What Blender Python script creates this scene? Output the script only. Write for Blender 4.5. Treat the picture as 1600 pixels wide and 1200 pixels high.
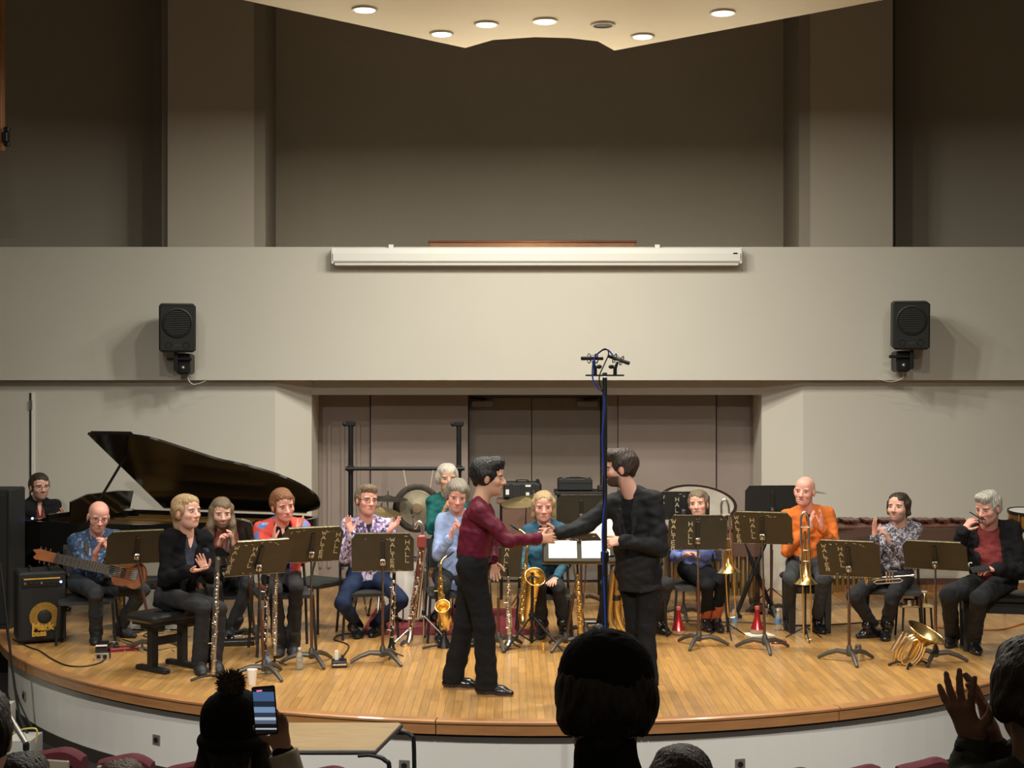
import bpy, math, random
import numpy as np
from mathutils import Vector, Matrix, Euler
random.seed(7); RNG = np.random.default_rng(7)
SC = bpy.context.scene
for o in list(bpy.data.objects): bpy.data.objects.remove(o, do_unlink=True)
COL = SC.collection
PI = math.pi
# ------------------------------------------------------------ camera (level, phone 2x lens)
F = 2219.0; EYE = 2.245            # focal length in px of the 1600 wide frame, eye height above the stage floor
cd = bpy.data.cameras.new('camera'); cam = bpy.data.objects.new('camera', cd); COL.objects.link(cam)
cd.sensor_width = 36; cd.lens = F/1600*36; cd.clip_end = 200
cam.location = (0, 0, EYE); cam.rotation_euler = (PI/2, 0, 0); SC.camera = cam
# ------------------------------------------------------------ world, exposure
SC.view_settings.view_transform = 'Standard'; SC.view_settings.look = 'None'
SC.view_settings.gamma = 1; SC.view_settings.use_curve_mapping = False
SC.view_settings.exposure = 0.0
w = bpy.data.worlds.new('hall_air'); SC.world = w; w.use_nodes = True
w.node_tree.nodes['Background'].inputs[0].default_value = (1, .84, .58, 1)
w.node_tree.nodes['Background'].inputs[1].default_value = .075
FLOOR = -.64                       # auditorium floor in front of the stage
CZ = 5.3                           # underside of the canopy
def P(px, py, D): return Vector(((px-800)/F*D, D, EYE-(py-600)/F*D))
def fD(py, z=0.): return F*(EYE-z)/(py-600)          # distance of a point of height z seen at row py
def onfloor(px, py): return P(px, py, fD(py))
# downlights of the canopy: those in view (by pixel, on the canopy plane) and the rows nearer the audience
DL = [(570,14,1),(690,52,1),(760,37,1),(852,32,1.25),(942,38,0),(1004,56,1),(1129,19,1)]
LAMPS = []
for px, py, on in DL:
    D = F*(CZ-EYE)/(600-py); LAMPS.append((P(px, py, D).x, D, on))
NVIEW = len(LAMPS)
LAMPS += [(x, y, 1.) for x, y in ((-2.6,10.2),(-1.3,10.5),(.2,10.6),(1.7,10.5),(3.,10.2),(-1.9,8.9),(-.5,9.),(.9,9.),(2.3,8.9),(-3.5,9.5),(3.95,9.5))]
LPOW = 51.; SPOW = 45.; FPOW = 1180.; UPOW = 380.
for i, (x, y, on) in enumerate(LAMPS):
    if not on: continue
    kind = 'AREA' if i < NVIEW or abs(x-.2) > 2.7 else 'SPOT'
    ld = bpy.data.lights.new('downlight_lamp', kind); ld.color = (1, .965, .85)
    if kind == 'AREA': ld.shape = 'DISK'; ld.size = .17; ld.energy = LPOW*on*(1. if i < NVIEW else 1.1)
    else: ld.spot_size = math.radians(88); ld.spot_blend = .6; ld.shadow_soft_size = .08; ld.energy = SPOW
    lo = bpy.data.objects.new('downlight_lamp', ld); COL.objects.link(lo); lo.location = (x, y, CZ-.035)
# unseen uplights added behind the loft parapet to brighten the canopy
for x in (-2.2, .2, 2.6):
    ld = bpy.data.lights.new('added_uplight', 'SPOT'); ld.color = (1, .86, .62); ld.spot_size = math.radians(75); ld.spot_blend = 1.; ld.shadow_soft_size = .15; ld.energy = UPOW
    lo = bpy.data.objects.new('added_uplight', ld); COL.objects.link(lo); lo.location = (x, 15.5, 3.64)
    d = Vector((.2+.5*(x-.2), 12.2, 5.5))-lo.location; lo.rotation_euler = d.to_track_quat('-Z', 'Y').to_euler()
# three theatre spots on the lighting bar above the audience
for x in (-3.2, .2, 3.6):
    ld = bpy.data.lights.new('stage_spot', 'SPOT'); ld.color = (1, .95, .87); ld.spot_size = math.radians(54); ld.spot_blend = 1.; ld.shadow_soft_size = .12; ld.energy = FPOW
    lo = bpy.data.objects.new('stage_spot', ld); COL.objects.link(lo); lo.location = (x, 3.4, 5.2)
    d = Vector((.2+.92*(x-.2), 10.4, .2))-lo.location; lo.rotation_euler = d.to_track_quat('-Z', 'Y').to_euler()
# ------------------------------------------------------------ materials
MATS = {}
def mat(name, col=(.5,.5,.5), rough=.6, metal=0., bump=0., bscale=60., var=0., vscale=8., emit=0., coat=0., spec=.5, stretch=None, vcol=False, trans=0., sheen=0.):
    if name in MATS: return MATS[name]
    m = bpy.data.materials.new(name); m.use_nodes = True; nt = m.node_tree; N = nt.nodes; L = nt.links
    b = N['Principled BSDF']; c = (*col[:3], 1)
    b.inputs['Base Color'].default_value = c; b.inputs['Roughness'].default_value = rough; b.inputs['Metallic'].default_value = metal
    b.inputs['Coat Weight'].default_value = coat; b.inputs['Specular IOR Level'].default_value = spec
    b.inputs['Coat Roughness'].default_value = .15
    if sheen: b.inputs['Sheen Weight'].default_value = sheen
    if trans: b.inputs['Transmission Weight'].default_value = trans; b.inputs['IOR'].default_value = 1.25
    if emit: b.inputs['Emission Color'].default_value = c; b.inputs['Emission Strength'].default_value = emit
    tc = N.new('ShaderNodeTexCoord'); mp = N.new('ShaderNodeMapping'); L.new(tc.outputs['Object'], mp.inputs[0])
    if stretch: mp.inputs['Scale'].default_value = stretch
    src = None
    if vcol:
        at = N.new('ShaderNodeVertexColor'); at.layer_name = 'Col'; src = at.outputs[0]
    if var:
        n = N.new('ShaderNodeTexNoise'); n.inputs['Scale'].default_value = vscale; n.inputs['Detail'].default_value = 4; L.new(mp.outputs[0], n.inputs['Vector'])
        mr = N.new('ShaderNodeMapRange'); mr.inputs['From Min'].default_value = .3; mr.inputs['From Max'].default_value = .7
        mr.inputs['To Min'].default_value = 1-var; mr.inputs['To Max'].default_value = 1+var; L.new(n.outputs[0], mr.inputs[0])
        mx = N.new('ShaderNodeMix'); mx.data_type = 'RGBA'; mx.blend_type = 'MULTIPLY'; mx.inputs[0].default_value = 1
        if src: L.new(src, mx.inputs[6])
        else: mx.inputs[6].default_value = c
        L.new(mr.outputs[0], mx.inputs[7]); src = mx.outputs[2]
    if src: L.new(src, b.inputs['Base Color'])
    if bump:
        n2 = N.new('ShaderNodeTexNoise'); n2.inputs['Scale'].default_value = bscale; n2.inputs['Detail'].default_value = 3; L.new(mp.outputs[0], n2.inputs['Vector'])
        bp = N.new('ShaderNodeBump'); bp.inputs['Strength'].default_value = bump; bp.inputs['Distance'].default_value = .01
        L.new(n2.outputs[0], bp.inputs['Height']); L.new(bp.outputs[0], b.inputs['Normal'])
    MATS[name] = m; return m
def pattern_mat(name, cols, scale=40., stretch=(1,1,1), rough=.75, warp=.0, kind='vor'):
    """printed cloth: cells of a few colours"""
    if name in MATS: return MATS[name]
    m = mat(name, cols[0][1], rough, bump=.25, bscale=25); nt = m.node_tree; N = nt.nodes; L = nt.links; b = N['Principled BSDF']
    tc = N.new('ShaderNodeTexCoord'); mp = N.new('ShaderNodeMapping'); mp.inputs['Scale'].default_value = stretch
    L.new(tc.outputs['Object'], mp.inputs[0]); v = mp.outputs[0]
    if warp:
        nz = N.new('ShaderNodeTexNoise'); nz.inputs['Scale'].default_value = scale*.6; L.new(v, nz.inputs['Vector'])
        ad = N.new('ShaderNodeVectorMath'); ad.operation = 'MULTIPLY_ADD'; L.new(nz.outputs['Color'], ad.inputs[0]); ad.inputs[1].default_value = (warp,)*3; L.new(v, ad.inputs[2]); v = ad.outputs[0]
    if kind == 'vor':
        t = N.new('ShaderNodeTexVoronoi'); t.inputs['Scale'].default_value = scale; L.new(v, t.inputs['Vector'])
        sp = N.new('ShaderNodeSeparateColor'); L.new(t.outputs['Color'], sp.inputs[0]); out = sp.outputs[0]
    else:
        t = N.new('ShaderNodeTexNoise'); t.inputs['Scale'].default_value = scale; t.inputs['Detail'].default_value = 2; L.new(v, t.inputs['Vector']); out = t.outputs[0]
    r = N.new('ShaderNodeValToRGB'); r.color_ramp.interpolation = 'CONSTANT' if kind == 'vor' else 'LINEAR'
    els = r.color_ramp.elements
    els[0].position = cols[0][0]; els[0].color = (*cols[0][1], 1); els[1].position = cols[1][0]; els[1].color = (*cols[1][1], 1)
    for p, c in cols[2:]:
        e = els.new(p); e.color = (*c, 1)
    L.new(out, r.inputs[0]); L.new(r.outputs[0], b.inputs['Base Color']); return m
# ------------------------------------------------------------ mesh builder
def frame(d):
    d = Vector(d).normalized(); a = Vector((0,0,1)) if abs(d.z) < .95 else Vector((1,0,0))
    x = a.cross(d).normalized(); return x, d.cross(x), d
class MB:
    def __init__(s): s.v = []; s.f = []; s.M = None
    def add(s, vs, fs):
        n = len(s.v)
        s.v += [tuple(s.M @ Vector(q)) for q in vs] if s.M else [tuple(q) for q in vs]
        s.f += [tuple(n+i for i in q) for q in fs]; return s
    def box(s, c, size, R=None, taper=1.):
        hx, hy, hz = [q/2 for q in size]; vs = []
        for z in (-1,1):
            t = taper if z > 0 else 1.
            for x, y in ((-1,-1),(1,-1),(1,1),(-1,1)):
                q = Vector((x*hx*t, y*hy*t, z*hz))
                if R is not None: q = R @ q
                vs.append(q+Vector(c))
        return s.add(vs, [(3,2,1,0),(4,5,6,7),(0,1,5,4),(1,2,6,5),(2,3,7,6),(3,0,4,7)])
    def rbox(s, c, size, r=.01, R=None):
        """box with chamfered vertical and horizontal edges"""
        hx, hy, hz = [q/2 for q in size]; r = min(r, hx*.9, hy*.9, hz*.9); rings = []
        for z, ins in ((-hz, r), (-hz+r, 0), (hz-r, 0), (hz, r)):
            a, b = hx-ins, hy-ins; k = r*.6
            rings.append([(-a+k,-b,z),(a-k,-b,z),(a,-b+k,z),(a,b-k,z),(a-k,b,z),(-a+k,b,z),(-a,b-k,z),(-a,-b+k,z)])
        vs = []
        for rg in rings:
            for q in rg:
                q = Vector(q); q = R @ q if R is not None else q; vs.append(q+Vector(c))
        fs = [tuple(range(7,-1,-1)), tuple(range(24,32))]
        for k in range(3):
            for i in range(8): j = (i+1) % 8; fs.append((k*8+i, k*8+j, k*8+8+j, k*8+8+i))
        return s.add(vs, fs)
    def tube(s, pts, r, n=8, caps=True, flat=None):
        """swept tube through points, radius one number or one per point"""
        pts = [Vector(q) for q in pts]; m = len(pts); rs = r if hasattr(r, '__len__') else [r]*m
        vs = []; prev = None
        for i, q in enumerate(pts):
            d = (pts[min(i+1,m-1)]-pts[max(i-1,0)])
            if d.length < 1e-9: d = Vector((0,0,1))
            d.normalize()
            if prev is None: x, y, _ = frame(d)
            else:
                x = prev-d*prev.dot(d)
                if x.length < 1e-6: x = frame(d)[0]
                x.normalize(); y = d.cross(x)
            prev = x
            for k in range(n):
                a = 2*PI*k/n; o = x*math.cos(a)*rs[i]+y*math.sin(a)*rs[i]
                vs.append(q+o)
        fs = []
        for i in range(m-1):
            for k in range(n): l = (k+1) % n; fs.append((i*n+k, i*n+l, (i+1)*n+l, (i+1)*n+k))
        if caps: fs += [tuple(range(n-1,-1,-1)), tuple(range((m-1)*n, m*n))]
        return s.add(vs, fs)
    def cyl(s, a, b, r, r2=None, n=12): return s.tube([a, b], [r, r if r2 is None else r2], n)
    def lathe(s, o, d, prof, n=20, closed=False):
        """profile of (distance along d, radius)"""
        o = Vector(o); x, y, z = frame(d); vs = []; fs = []; m = len(prof)
        for t, r in prof:
            for k in range(n):
                a = 2*PI*k/n; vs.append(o+z*t+(x*math.cos(a)+y*math.sin(a))*r)
        for i in range(m-1 if not closed else m):
            j = (i+1) % m
            for k in range(n): l = (k+1) % n; fs.append((i*n+k, i*n+l, j*n+l, j*n+k))
        if not closed:
            if prof[0][1] > 1e-4: fs.append(tuple(range(n-1,-1,-1)))
            if prof[-1][1] > 1e-4: fs.append(tuple(range((m-1)*n, m*n)))
        return s.add(vs, fs)
    def ball(s, c, r, n=12, m=8, R=None):
        rx, ry, rz = r if hasattr(r, '__len__') else (r,)*3; vs = []; fs = []
        for i in range(m+1):
            t = PI*i/m
            for k in range(n):
                a = 2*PI*k/n; q = Vector((rx*math.sin(t)*math.cos(a), ry*math.sin(t)*math.sin(a), rz*math.cos(t)))
                if R is not None: q = R @ q
                vs.append(Vector(c)+q)
        for i in range(m):
            for k in range(n): l = (k+1) % n; fs.append((i*n+k, (i+1)*n+k, (i+1)*n+l, i*n+l))
        return s.add(vs, fs)
    def torus(s, c, d, R, r, n=28, m=8, a0=0, a1=2*PI):
        x, y, z = frame(d); full = abs(a1-a0-2*PI) < 1e-6; k = n if full else n+1
        pts = [Vector(c)+(x*math.cos(a0+(a1-a0)*i/n)+y*math.sin(a0+(a1-a0)*i/n))*R for i in range(k)]
        if full: pts.append(pts[0].copy())
        return s.tube(pts, r, m, caps=not full)
    def prism(s, poly, o, u, v, t):
        """polygon (list of 2d points) in the plane o,u,v, thickness t along u x v, centred"""
        o, u, v = Vector(o), Vector(u), Vector(v); w_ = u.cross(v).normalized()*t/2; n = len(poly)
        vs = [o+u*a+v*b-w_ for a, b in poly]+[o+u*a+v*b+w_ for a, b in poly]
        fs = [tuple(range(n-1,-1,-1)), tuple(range(n,2*n))]+[(i, (i+1)%n, n+(i+1)%n, n+i) for i in range(n)]
        return s.add(vs, fs)
    def build(s, name, m, parent=None, smooth=False, loc=None):
        return mesh_obj(name, np.array(s.v, float).reshape(-1,3), s.f, m, parent, smooth, loc)
def mesh_obj(name, v, f, m, parent=None, smooth=False, loc=None, auto=True):
    """link one mesh object; world-space vertices become local to the parent (an unrotated Empty) or to loc"""
    off = Vector((0,0,0))
    if parent is not None: off = WORLD.get(parent.name, Vector((0,0,0)))
    elif loc is not None: off = Vector(loc)
    me = bpy.data.meshes.new(name); vv = np.asarray(v, float)-np.array(off)
    me.from_pydata(vv.tolist(), [], [tuple(map(int, q)) for q in f]); me.validate(); me.update()
    ms = m if isinstance(m, (list, tuple)) else [m]
    for q in ms: me.materials.append(MATS[q] if isinstance(q, str) else q)
    if smooth and len(me.polygons):
        me.polygons.foreach_set('use_smooth', [True]*len(me.polygons))
        if smooth != 'all':
            try: me.set_sharp_from_angle(angle=math.radians(40))
            except Exception: pass
    o = bpy.data.objects.new(name, me); COL.objects.link(o)
    if parent is not None: o.parent = parent; WORLD[o.name] = off
    elif loc is not None: o.location = off; WORLD[o.name] = off
    return o
WORLD = {}
def thing(name, label, cat, loc=(0,0,0), group=None, rz=0.):
    o = bpy.data.objects.new(name, None); COL.objects.link(o); o.location = loc; o.rotation_euler = (0,0,rz)
    o.empty_display_size = .05; o['label'] = label; o['category'] = cat
    if group: o['group'] = group
    WORLD[o.name] = Vector(loc); return o
def local_thing(name, label, cat, loc, rz=0., group=None):
    """an Empty whose parts are modelled in its own axes"""
    o = thing(name, label, cat, loc, group, rz); WORLD[o.name] = Vector((0,0,0)); return o
def tag(o, label, cat, group=None):
    o['label'] = label; o['category'] = cat
    if group: o['group'] = group
    return o
def struct(o): o['kind'] = 'structure'; return o
def smoothpath(pts, n=8):
    """Catmull-Rom through points"""
    pts = [Vector(q) for q in pts]; out = []
    for i in range(len(pts)-1):
        p0 = pts[max(i-1,0)]; p1 = pts[i]; p2 = pts[i+1]; p3 = pts[min(i+2,len(pts)-1)]
        for k in range(n):
            t = k/n; out.append(.5*((2*p1)+(p2-p0)*t+(2*p0-5*p1+4*p2-p3)*t*t+(3*p1-p0-3*p2+p3)*t*t*t))
    out.append(pts[-1]); return out
def lerpr(rs, n, m):
    """radii along a smoothpath of m control points, n steps"""
    xs = np.linspace(0, 1, (m-1)*n+1); return list(np.interp(xs, np.linspace(0, 1, len(rs)), rs))
# ------------------------------------------------------------ the setting
mat('wall_paint', (.60,.57,.50), .75, bump=.03, bscale=200, var=.03, vscale=.6)
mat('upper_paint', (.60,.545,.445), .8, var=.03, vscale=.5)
mat('pier_paint', (.62,.585,.51), .75, var=.03, vscale=.6)
mat('panel_paint', (.30,.245,.215), .75, var=.05, vscale=1.5)
mat('canopy_paint', (.93,.86,.68), .7, var=.04, vscale=.8)
mat('dark_gap', (.03,.025,.02), .9)
mat('nosing_wood', (.42,.20,.075), .35, var=.12, vscale=5, stretch=(1,1,6), coat=.2)
mat('beam_wood', (.33,.15,.06), .5, var=.15, vscale=6)
mat('riser_paint', (.82,.81,.76), .7, var=.04, vscale=1)
mat('aud_floor', (.035,.03,.03), .8)
mat('door_paint', (.235,.195,.16), .6, var=.04)
mat('grey_metal', (.32,.31,.29), .4, .8)
mat('black_metal', (.012,.012,.013), .42, .3)
mat('black_plastic', (.012,.012,.012), .5)
mat('white_plastic', (.78,.77,.72), .45)
mat('dark_slot', (.006,.006,.006), .8)
mat('lens', (1,.95,.86), .5, emit=14.)
mat('lens_off', (.02,.015,.01), .6)
mat('plate_metal', (.42,.40,.34), .35, .7)
CX, CY, CR = .2, 14.6, 5.17                       # stage front is an arc of this circle
def frontY(x, R=CR): return CY-math.sqrt(max(R*R-(x-CX)**2, 0))
# wood floor of the stage ----------------------------------------------------
m = mat('plank_wood', (.60,.36,.135), .34, coat=.35, spec=.4); nt = m.node_tree; N = nt.nodes; L = nt.links; b = N['Principled BSDF']
at = N.new('ShaderNodeVertexColor'); at.layer_name = 'Col'
tc = N.new('ShaderNodeTexCoord'); mp = N.new('ShaderNodeMapping'); mp.inputs['Scale'].default_value = (28, 2.2, 5); L.new(tc.outputs['Object'], mp.inputs[0])
nz = N.new('ShaderNodeTexNoise'); nz.inputs['Scale'].default_value = 1.6; nz.inputs['Detail'].default_value = 6; L.new(mp.outputs[0], nz.inputs[0])
mr = N.new('ShaderNodeMapRange'); mr.inputs['From Min'].default_value = .3; mr.inputs['From Max'].default_value = .7; mr.inputs['To Min'].default_value = .84; mr.inputs['To Max'].default_value = 1.12; L.new(nz.outputs[0], mr.inputs[0])
mx = N.new('ShaderNodeMix'); mx.data_type = 'RGBA'; mx.blend_type = 'MULTIPLY'; mx.inputs[0].default_value = 1
L.new(at.outputs[0], mx.inputs[6]); L.new(mr.outputs[0], mx.inputs[7]); L.new(mx.outputs[2], b.inputs['Base Color'])
n2 = N.new('ShaderNodeTexNoise'); n2.inputs['Scale'].default_value = 3.; L.new(tc.outputs['Object'], n2.inputs[0])
m2 = N.new('ShaderNodeMapRange'); m2.inputs['To Min'].default_value = .26; m2.inputs['To Max'].default_value = .48; L.new(n2.outputs[0], m2.inputs[0]); L.new(m2.outputs[0], b.inputs['Roughness'])
BACK = 16.35
floor_o = MB()                                   # sub-floor under the planks
arc = [(x, frontY(x, CR-.05)) for x in np.linspace(CX-CR+.06, CX+CR-.06, 60)]
floor_o.prism([(-7.5, CY), *arc, (7.5, CY), (7.5, BACK+.2), (-7.5, BACK+.2)], (0,0,-.03), (1,0,0), (0,1,0), .04)
floor = struct(floor_o.build('floor', 'dark_gap'))
floor['label'] = 'honey coloured hardwood strip floor of the round fronted stage'
PW = .0572; planks = []; rest = []; TR = .085       # strip width, nosing width
xs = np.arange(CX-CR-1.5, CX+CR+1.5, PW)
for i, x0 in enumerate(xs):
    x1 = x0+PW-.0016
    inside = CX-CR+.14 < x0 and x1 < CX+CR-.14
    ya = frontY(x0, CR-TR) if inside else CY+.02; yb = frontY(x1, CR-TR) if inside else CY+.02
    y = max(ya, yb); off = random.uniform(.25, 1.3); first = True
    while y < BACK-.3:
        y2 = min(y+off, BACK-.3); off = random.uniform(.55, 1.5)
        if BACK-.3-y2 < .3: y2 = BACK-.3
        a = (ya, yb) if first else (y, y)
        q = [(x0,a[0]),(x1,a[1]),(x1,y2-.0016),(x0,y2-.0016)]; first = False
        v = random.random(); base = np.array((.505,.275,.088)); t = .80+.32*random.random()
        c = base*t*np.array((1, 1+.05*(v-.5), 1+.25*(v-.5)))
        (planks if (a[0] < 11.2 and -4 < x0 < 4.3) else rest).append((a[0], q, c)); y = y2
planks.sort(key=lambda k: k[0]); rest += planks[300:]; planks = planks[:300]
def plank_mesh(items, name, kind=None):
    vs = []; fs = []; cols = []
    for _, q, c in items:
        n = len(vs); vs += [(x, y, -.012) for x, y in q]+[(x, y, 0.) for x, y in q]
        fs += [(n+4,n+5,n+6,n+7)]+[(n+k, n+(k+1)%4, n+4+(k+1)%4, n+4+k) for k in range(4)]; cols += [(*c, 1)]*8
    o = mesh_obj(name, vs, fs, 'plank_wood', floor)
    ca = o.data.color_attributes.new('Col', 'FLOAT_COLOR', 'POINT'); ca.data.foreach_set('color', np.array(cols, np.float32).ravel())
    if kind: o['kind'] = kind
for it in planks: plank_mesh([it], 'plank')
plank_mesh(rest, 'floor_strips', 'stuff')
# curved nosing, in lengths, and the plastered riser below it
a_lo, a_hi = math.radians(183), math.radians(357); NS = 11
for k in range(NS):
    mb = MB(); aa = np.linspace(a_lo+(a_hi-a_lo)*k/NS+.0008, a_lo+(a_hi-a_lo)*(k+1)/NS-.0008, 9); vs = []; fs = []
    prof = [(CR-TR, .001), (CR-.012, .001), (CR, -.008), (CR, -.022), (CR-.012, -.026), (CR-.012, -.095), (CR-TR, -.095)]
    for a in aa: vs += [(CX+r*math.cos(a), CY+r*math.sin(a), z) for r, z in prof]
    n = len(prof)
    for i in range(len(aa)-1):
        for j in range(n): l = (j+1) % n; fs.append((i*n+j, (i+1)*n+j, (i+1)*n+l, i*n+l))
    fs += [tuple(range(n)), tuple(range(len(vs)-1, len(vs)-n-1, -1))]
    mesh_obj('nosing', vs, fs, 'nosing_wood', floor)
def arcwall(name, R, z0, z1, m, a0=a_lo, a1=a_hi, n=72, parent=None, th=.04):
    vs = []; fs = []
    for a in np.linspace(a0, a1, n+1):
        c, s = math.cos(a), math.sin(a)
        vs += [(CX+R*c, CY+R*s, z0), (CX+R*c, CY+R*s, z1), (CX+(R-th)*c, CY+(R-th)*s, z1), (CX+(R-th)*c, CY+(R-th)*s, z0)]
    for i in range(n):
        for j in range(4): l = (j+1) % 4; fs.append((i*4+j, (i+1)*4+j, (i+1)*4+l, i*4+l))
    return mesh_obj(name, vs, fs, m, parent)
wf = struct(arcwall('wall_front', CR-.10, FLOOR, -.02, 'riser_paint')); wf['label'] = 'curved white plastered riser below the stage edge'
arcwall('cove', CR-.05, -.118, -.095, 'dark_gap', parent=wf)
struct(arcwall('baseboard_front', CR-.092, FLOOR, FLOOR+.10, 'dark_gap', th=.01))
for px, py in ((38,1087),(245,1156),(632,1196),(1156,1194)):       # socket plates on the riser
    X = (px-800)/F*10; R_ = CR-.10
    for _ in range(6): D = frontY(X, R_); X = (px-800)/F*D
    nrm = Vector((X-CX, D-CY, 0)).normalized(); c = P(px, py, D)+nrm*.004; rot = Matrix.Rotation(math.atan2(nrm.y, nrm.x)+PI/2, 3, 'Z')
    t = thing('socket_plate', {38:'small metal socket plate on the riser by the left steps',245:'metal socket plate on the white riser below the bench',632:'dark floor box plate on the riser beside the tubular table',1156:'metal socket plate on the riser right of the dark capped head'}[px], 'socket', c, 'socket plates on the stage riser')
    MB().rbox(c, (.075,.008,.075), .003, rot).build('plate', 'plate_metal', t)
    MB().lathe(c+nrm*.004, nrm, [(0,.02),(.006,.02),(.006,.012),(.001,.011),(.001,.0)], 14).build('socket', 'dark_slot', t)
for k, (y0_, y1_, z_) in enumerate(((-2.,3.5,.40),(3.5,4.2,.28),(4.2,4.8,.02),(4.8,5.5,-.30),(5.5,6.1,-.47))): struct(MB().box((0,(y0_+y1_)/2,(z_+FLOOR)/2), (16,y1_-y0_,z_-FLOOR)).build('floor_tier', 'aud_floor'))
auf = MB(); auf.box((0,6.5,FLOOR-.05), (18,20,.1)); struct(auf.build('floor_auditorium', 'aud_floor'))
# ---- walls under the loft
FY = 15.2; FZ0 = 2.286; FZ1 = 3.712; WY = 15.32; SPY = 15.53; PY_ = 16.04; DY = 16.24
def X_at(px, D): return (px-800)/F*D
xl, xl2 = X_at(430, WY), X_at(487, SPY); xr, xr2 = X_at(1255, WY), X_at(1190, SPY)
HZ = EYE-(617-600)/F*SPY                                    # underside of the header
o = struct(MB().box(((-8+xl)/2, WY+.1, 1.2), (8+xl, .2, 2.6)).build('wall_left', 'wall_paint')); 
o = struct(MB().box(((8+xr)/2, WY+.1, 1.2), (8-xr, .2, 2.6)).build('wall_right', 'wall_paint'))
mb = MB(); mb.prism([(xl,WY),(xl2,SPY),(xl2,PY_+.4),(xl,PY_+.4)], (0,0,1.2), (1,0,0), (0,1,0), 2.6); struct(mb.build('trim_1', 'pier_paint'))
mb = MB(); mb.prism([(xr2,SPY),(xr,WY),(xr,PY_+.4),(xr2,PY_+.4)], (0,0,1.2), (1,0,0), (0,1,0), 2.6); struct(mb.build('trim_2', 'pier_paint'))
struct(MB().box(((xl2+xr2)/2, SPY+.08, (HZ+2.5)/2), (xr2-xl2, .16, 2.5-HZ)).build('trim_3', 'wall_paint'))
back = MB(); back.box(((xl2+xr2)/2, DY+.16, 1.2), (xr2-xl2+.4, .2, 2.7)); wb = struct(back.build('wall_back', 'dark_gap')); wb['label'] = 'brown panelled back wall in the recess behind the players'
for x0, x1, y in ((487,578,PY_+.05),(579.5,731,PY_),(949,965,PY_+.02),(966,1118.5,PY_),(1120,1190,PY_+.04)):
    a, c = X_at(x0, y), X_at(x1, y); MB().rbox(((a+c)/2, y+.06, 1.15), (c-a, .12, 2.5), .004).build('panel', 'panel_paint', wb)
# ribs seen on the lit lower panels
for px in (500,514,535,560,600,615): 
    a = X_at(px, PY_); MB().box((a, PY_+.04 if px < 578 else PY_-.004, .98), (.035,.03,1.62) if px<578 else (.03,.012,.3)).build('rib', 'panel_paint', wb)
def leaf(name, x0, x1, hinge):
    a, c = X_at(x0, DY), X_at(x1, DY); t = MB().rbox(((a+c)/2, DY+.03, 1.045), (c-a, .045, 2.09), .004).build(name, 'door_paint'); struct(t)
    s = 1 if hinge == 'r' else -1; xe = c if hinge == 'r' else a
    MB().rbox((xe-s*.15, DY-.03, 2.02), (.24,.07,.065), .008).build('door_closer', 'grey_metal', t)
    mb = MB(); mb.tube([(xe-s*.16, DY-.05, 2.06), (xe-s*.20, DY-.16, 2.075), (xe-s*.02, DY-.02, 2.09)], .010, 6); mb.build('closer_arm', 'black_metal', t)
leaf('door_1', 733, 830.2, 'l'); leaf('door_2', 831.4, 938, 'r')
mb = MB(); a, c = X_at(732, DY), X_at(948, DY)
mb.box(((a+c)/2, DY+.02, 2.125), (c-a+.06,.10,.06)); mb.box((a-.015, DY+.02, 1.05), (.03,.10,2.1)); mb.box((c-.03, DY+.02, 1.05), (.06,.10,2.1)); struct(mb.build('trim_4', mat('frame_paint', (.10,.085,.07), .5)))
# side door edge in the left wall
dl = MB(); a = X_at(52, WY); dl.box((a, WY-.004, 1.1), (.03,.02,2.1)); t = struct(dl.build('door_3', 'white_plastic')); 
MB().box((a-.03, WY+.0, 1.1), (.02,.012,2.1)).build('gap', 'dark_gap', t)
mb = MB(); mb.box((a-.02, WY-.012, 2.02), (.03,.02,.10)); mb.build('hinge', 'grey_metal', t)
# baseboards
struct(MB().box(((-8+xl)/2, WY-.008, .05), (8+xl,.016,.1)).build('baseboard_left', 'beam_wood')); struct(MB().box(((8+xr)/2, WY-.008, .05), (8-xr,.016,.1)).build('baseboard_right', 'beam_wood'))
# loft front and what stands above it
fas = struct(MB().box((0, FY+.06, (FZ0+FZ1)/2), (17,.12,FZ1-FZ0)).build('wall_loft', 'wall_paint')); fas['label'] = 'broad plain loft parapet across the hall above the players'
struct(MB().box((0, FY+1.75, FZ0+.1), (17,3.3,.16)).build('ceiling_loft', 'wall_paint'))
RY = 17.9
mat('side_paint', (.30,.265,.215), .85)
mat('pier_upper', (.46,.415,.34), .8, var=.03, vscale=.5)
cxl, cxr = X_at(416, RY), X_at(1239, RY); pl0, pl1 = X_at(262, 15.6), X_at(397, 15.6); pr0, pr1 = X_at(1266, 15.6), X_at(1395, 15.6)
HT = 8.2
def wallseg(name, pts, m, z0=2.3, z1=HT, th=.12):
    for i, ((x0,y0),(x1,y1)) in enumerate(zip(pts, pts[1:])):
        d = Vector((x1-x0, y1-y0, 0)); n = Vector((-d.y, d.x, 0)).normalized()*th
        if n.y < 0: n = -n
        vs = [(x0,y0,z0),(x1,y1,z0),(x1+n.x,y1+n.y,z0),(x0+n.x,y0+n.y,z0)]; vs += [(q[0],q[1],z1) for q in vs]
        struct(mesh_obj(name[i] if isinstance(name, list) else name, vs, [(3,2,1,0),(4,5,6,7),(0,1,5,4),(1,2,6,5),(2,3,7,6),(3,0,4,7)], m))
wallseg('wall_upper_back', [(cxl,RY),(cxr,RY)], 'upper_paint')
wallseg('wall_upper_left', [(pl1,15.6),(cxl,RY)], 'side_paint'); wallseg('wall_upper_right', [(cxr,RY),(pr0,15.6)], 'side_paint')
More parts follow.
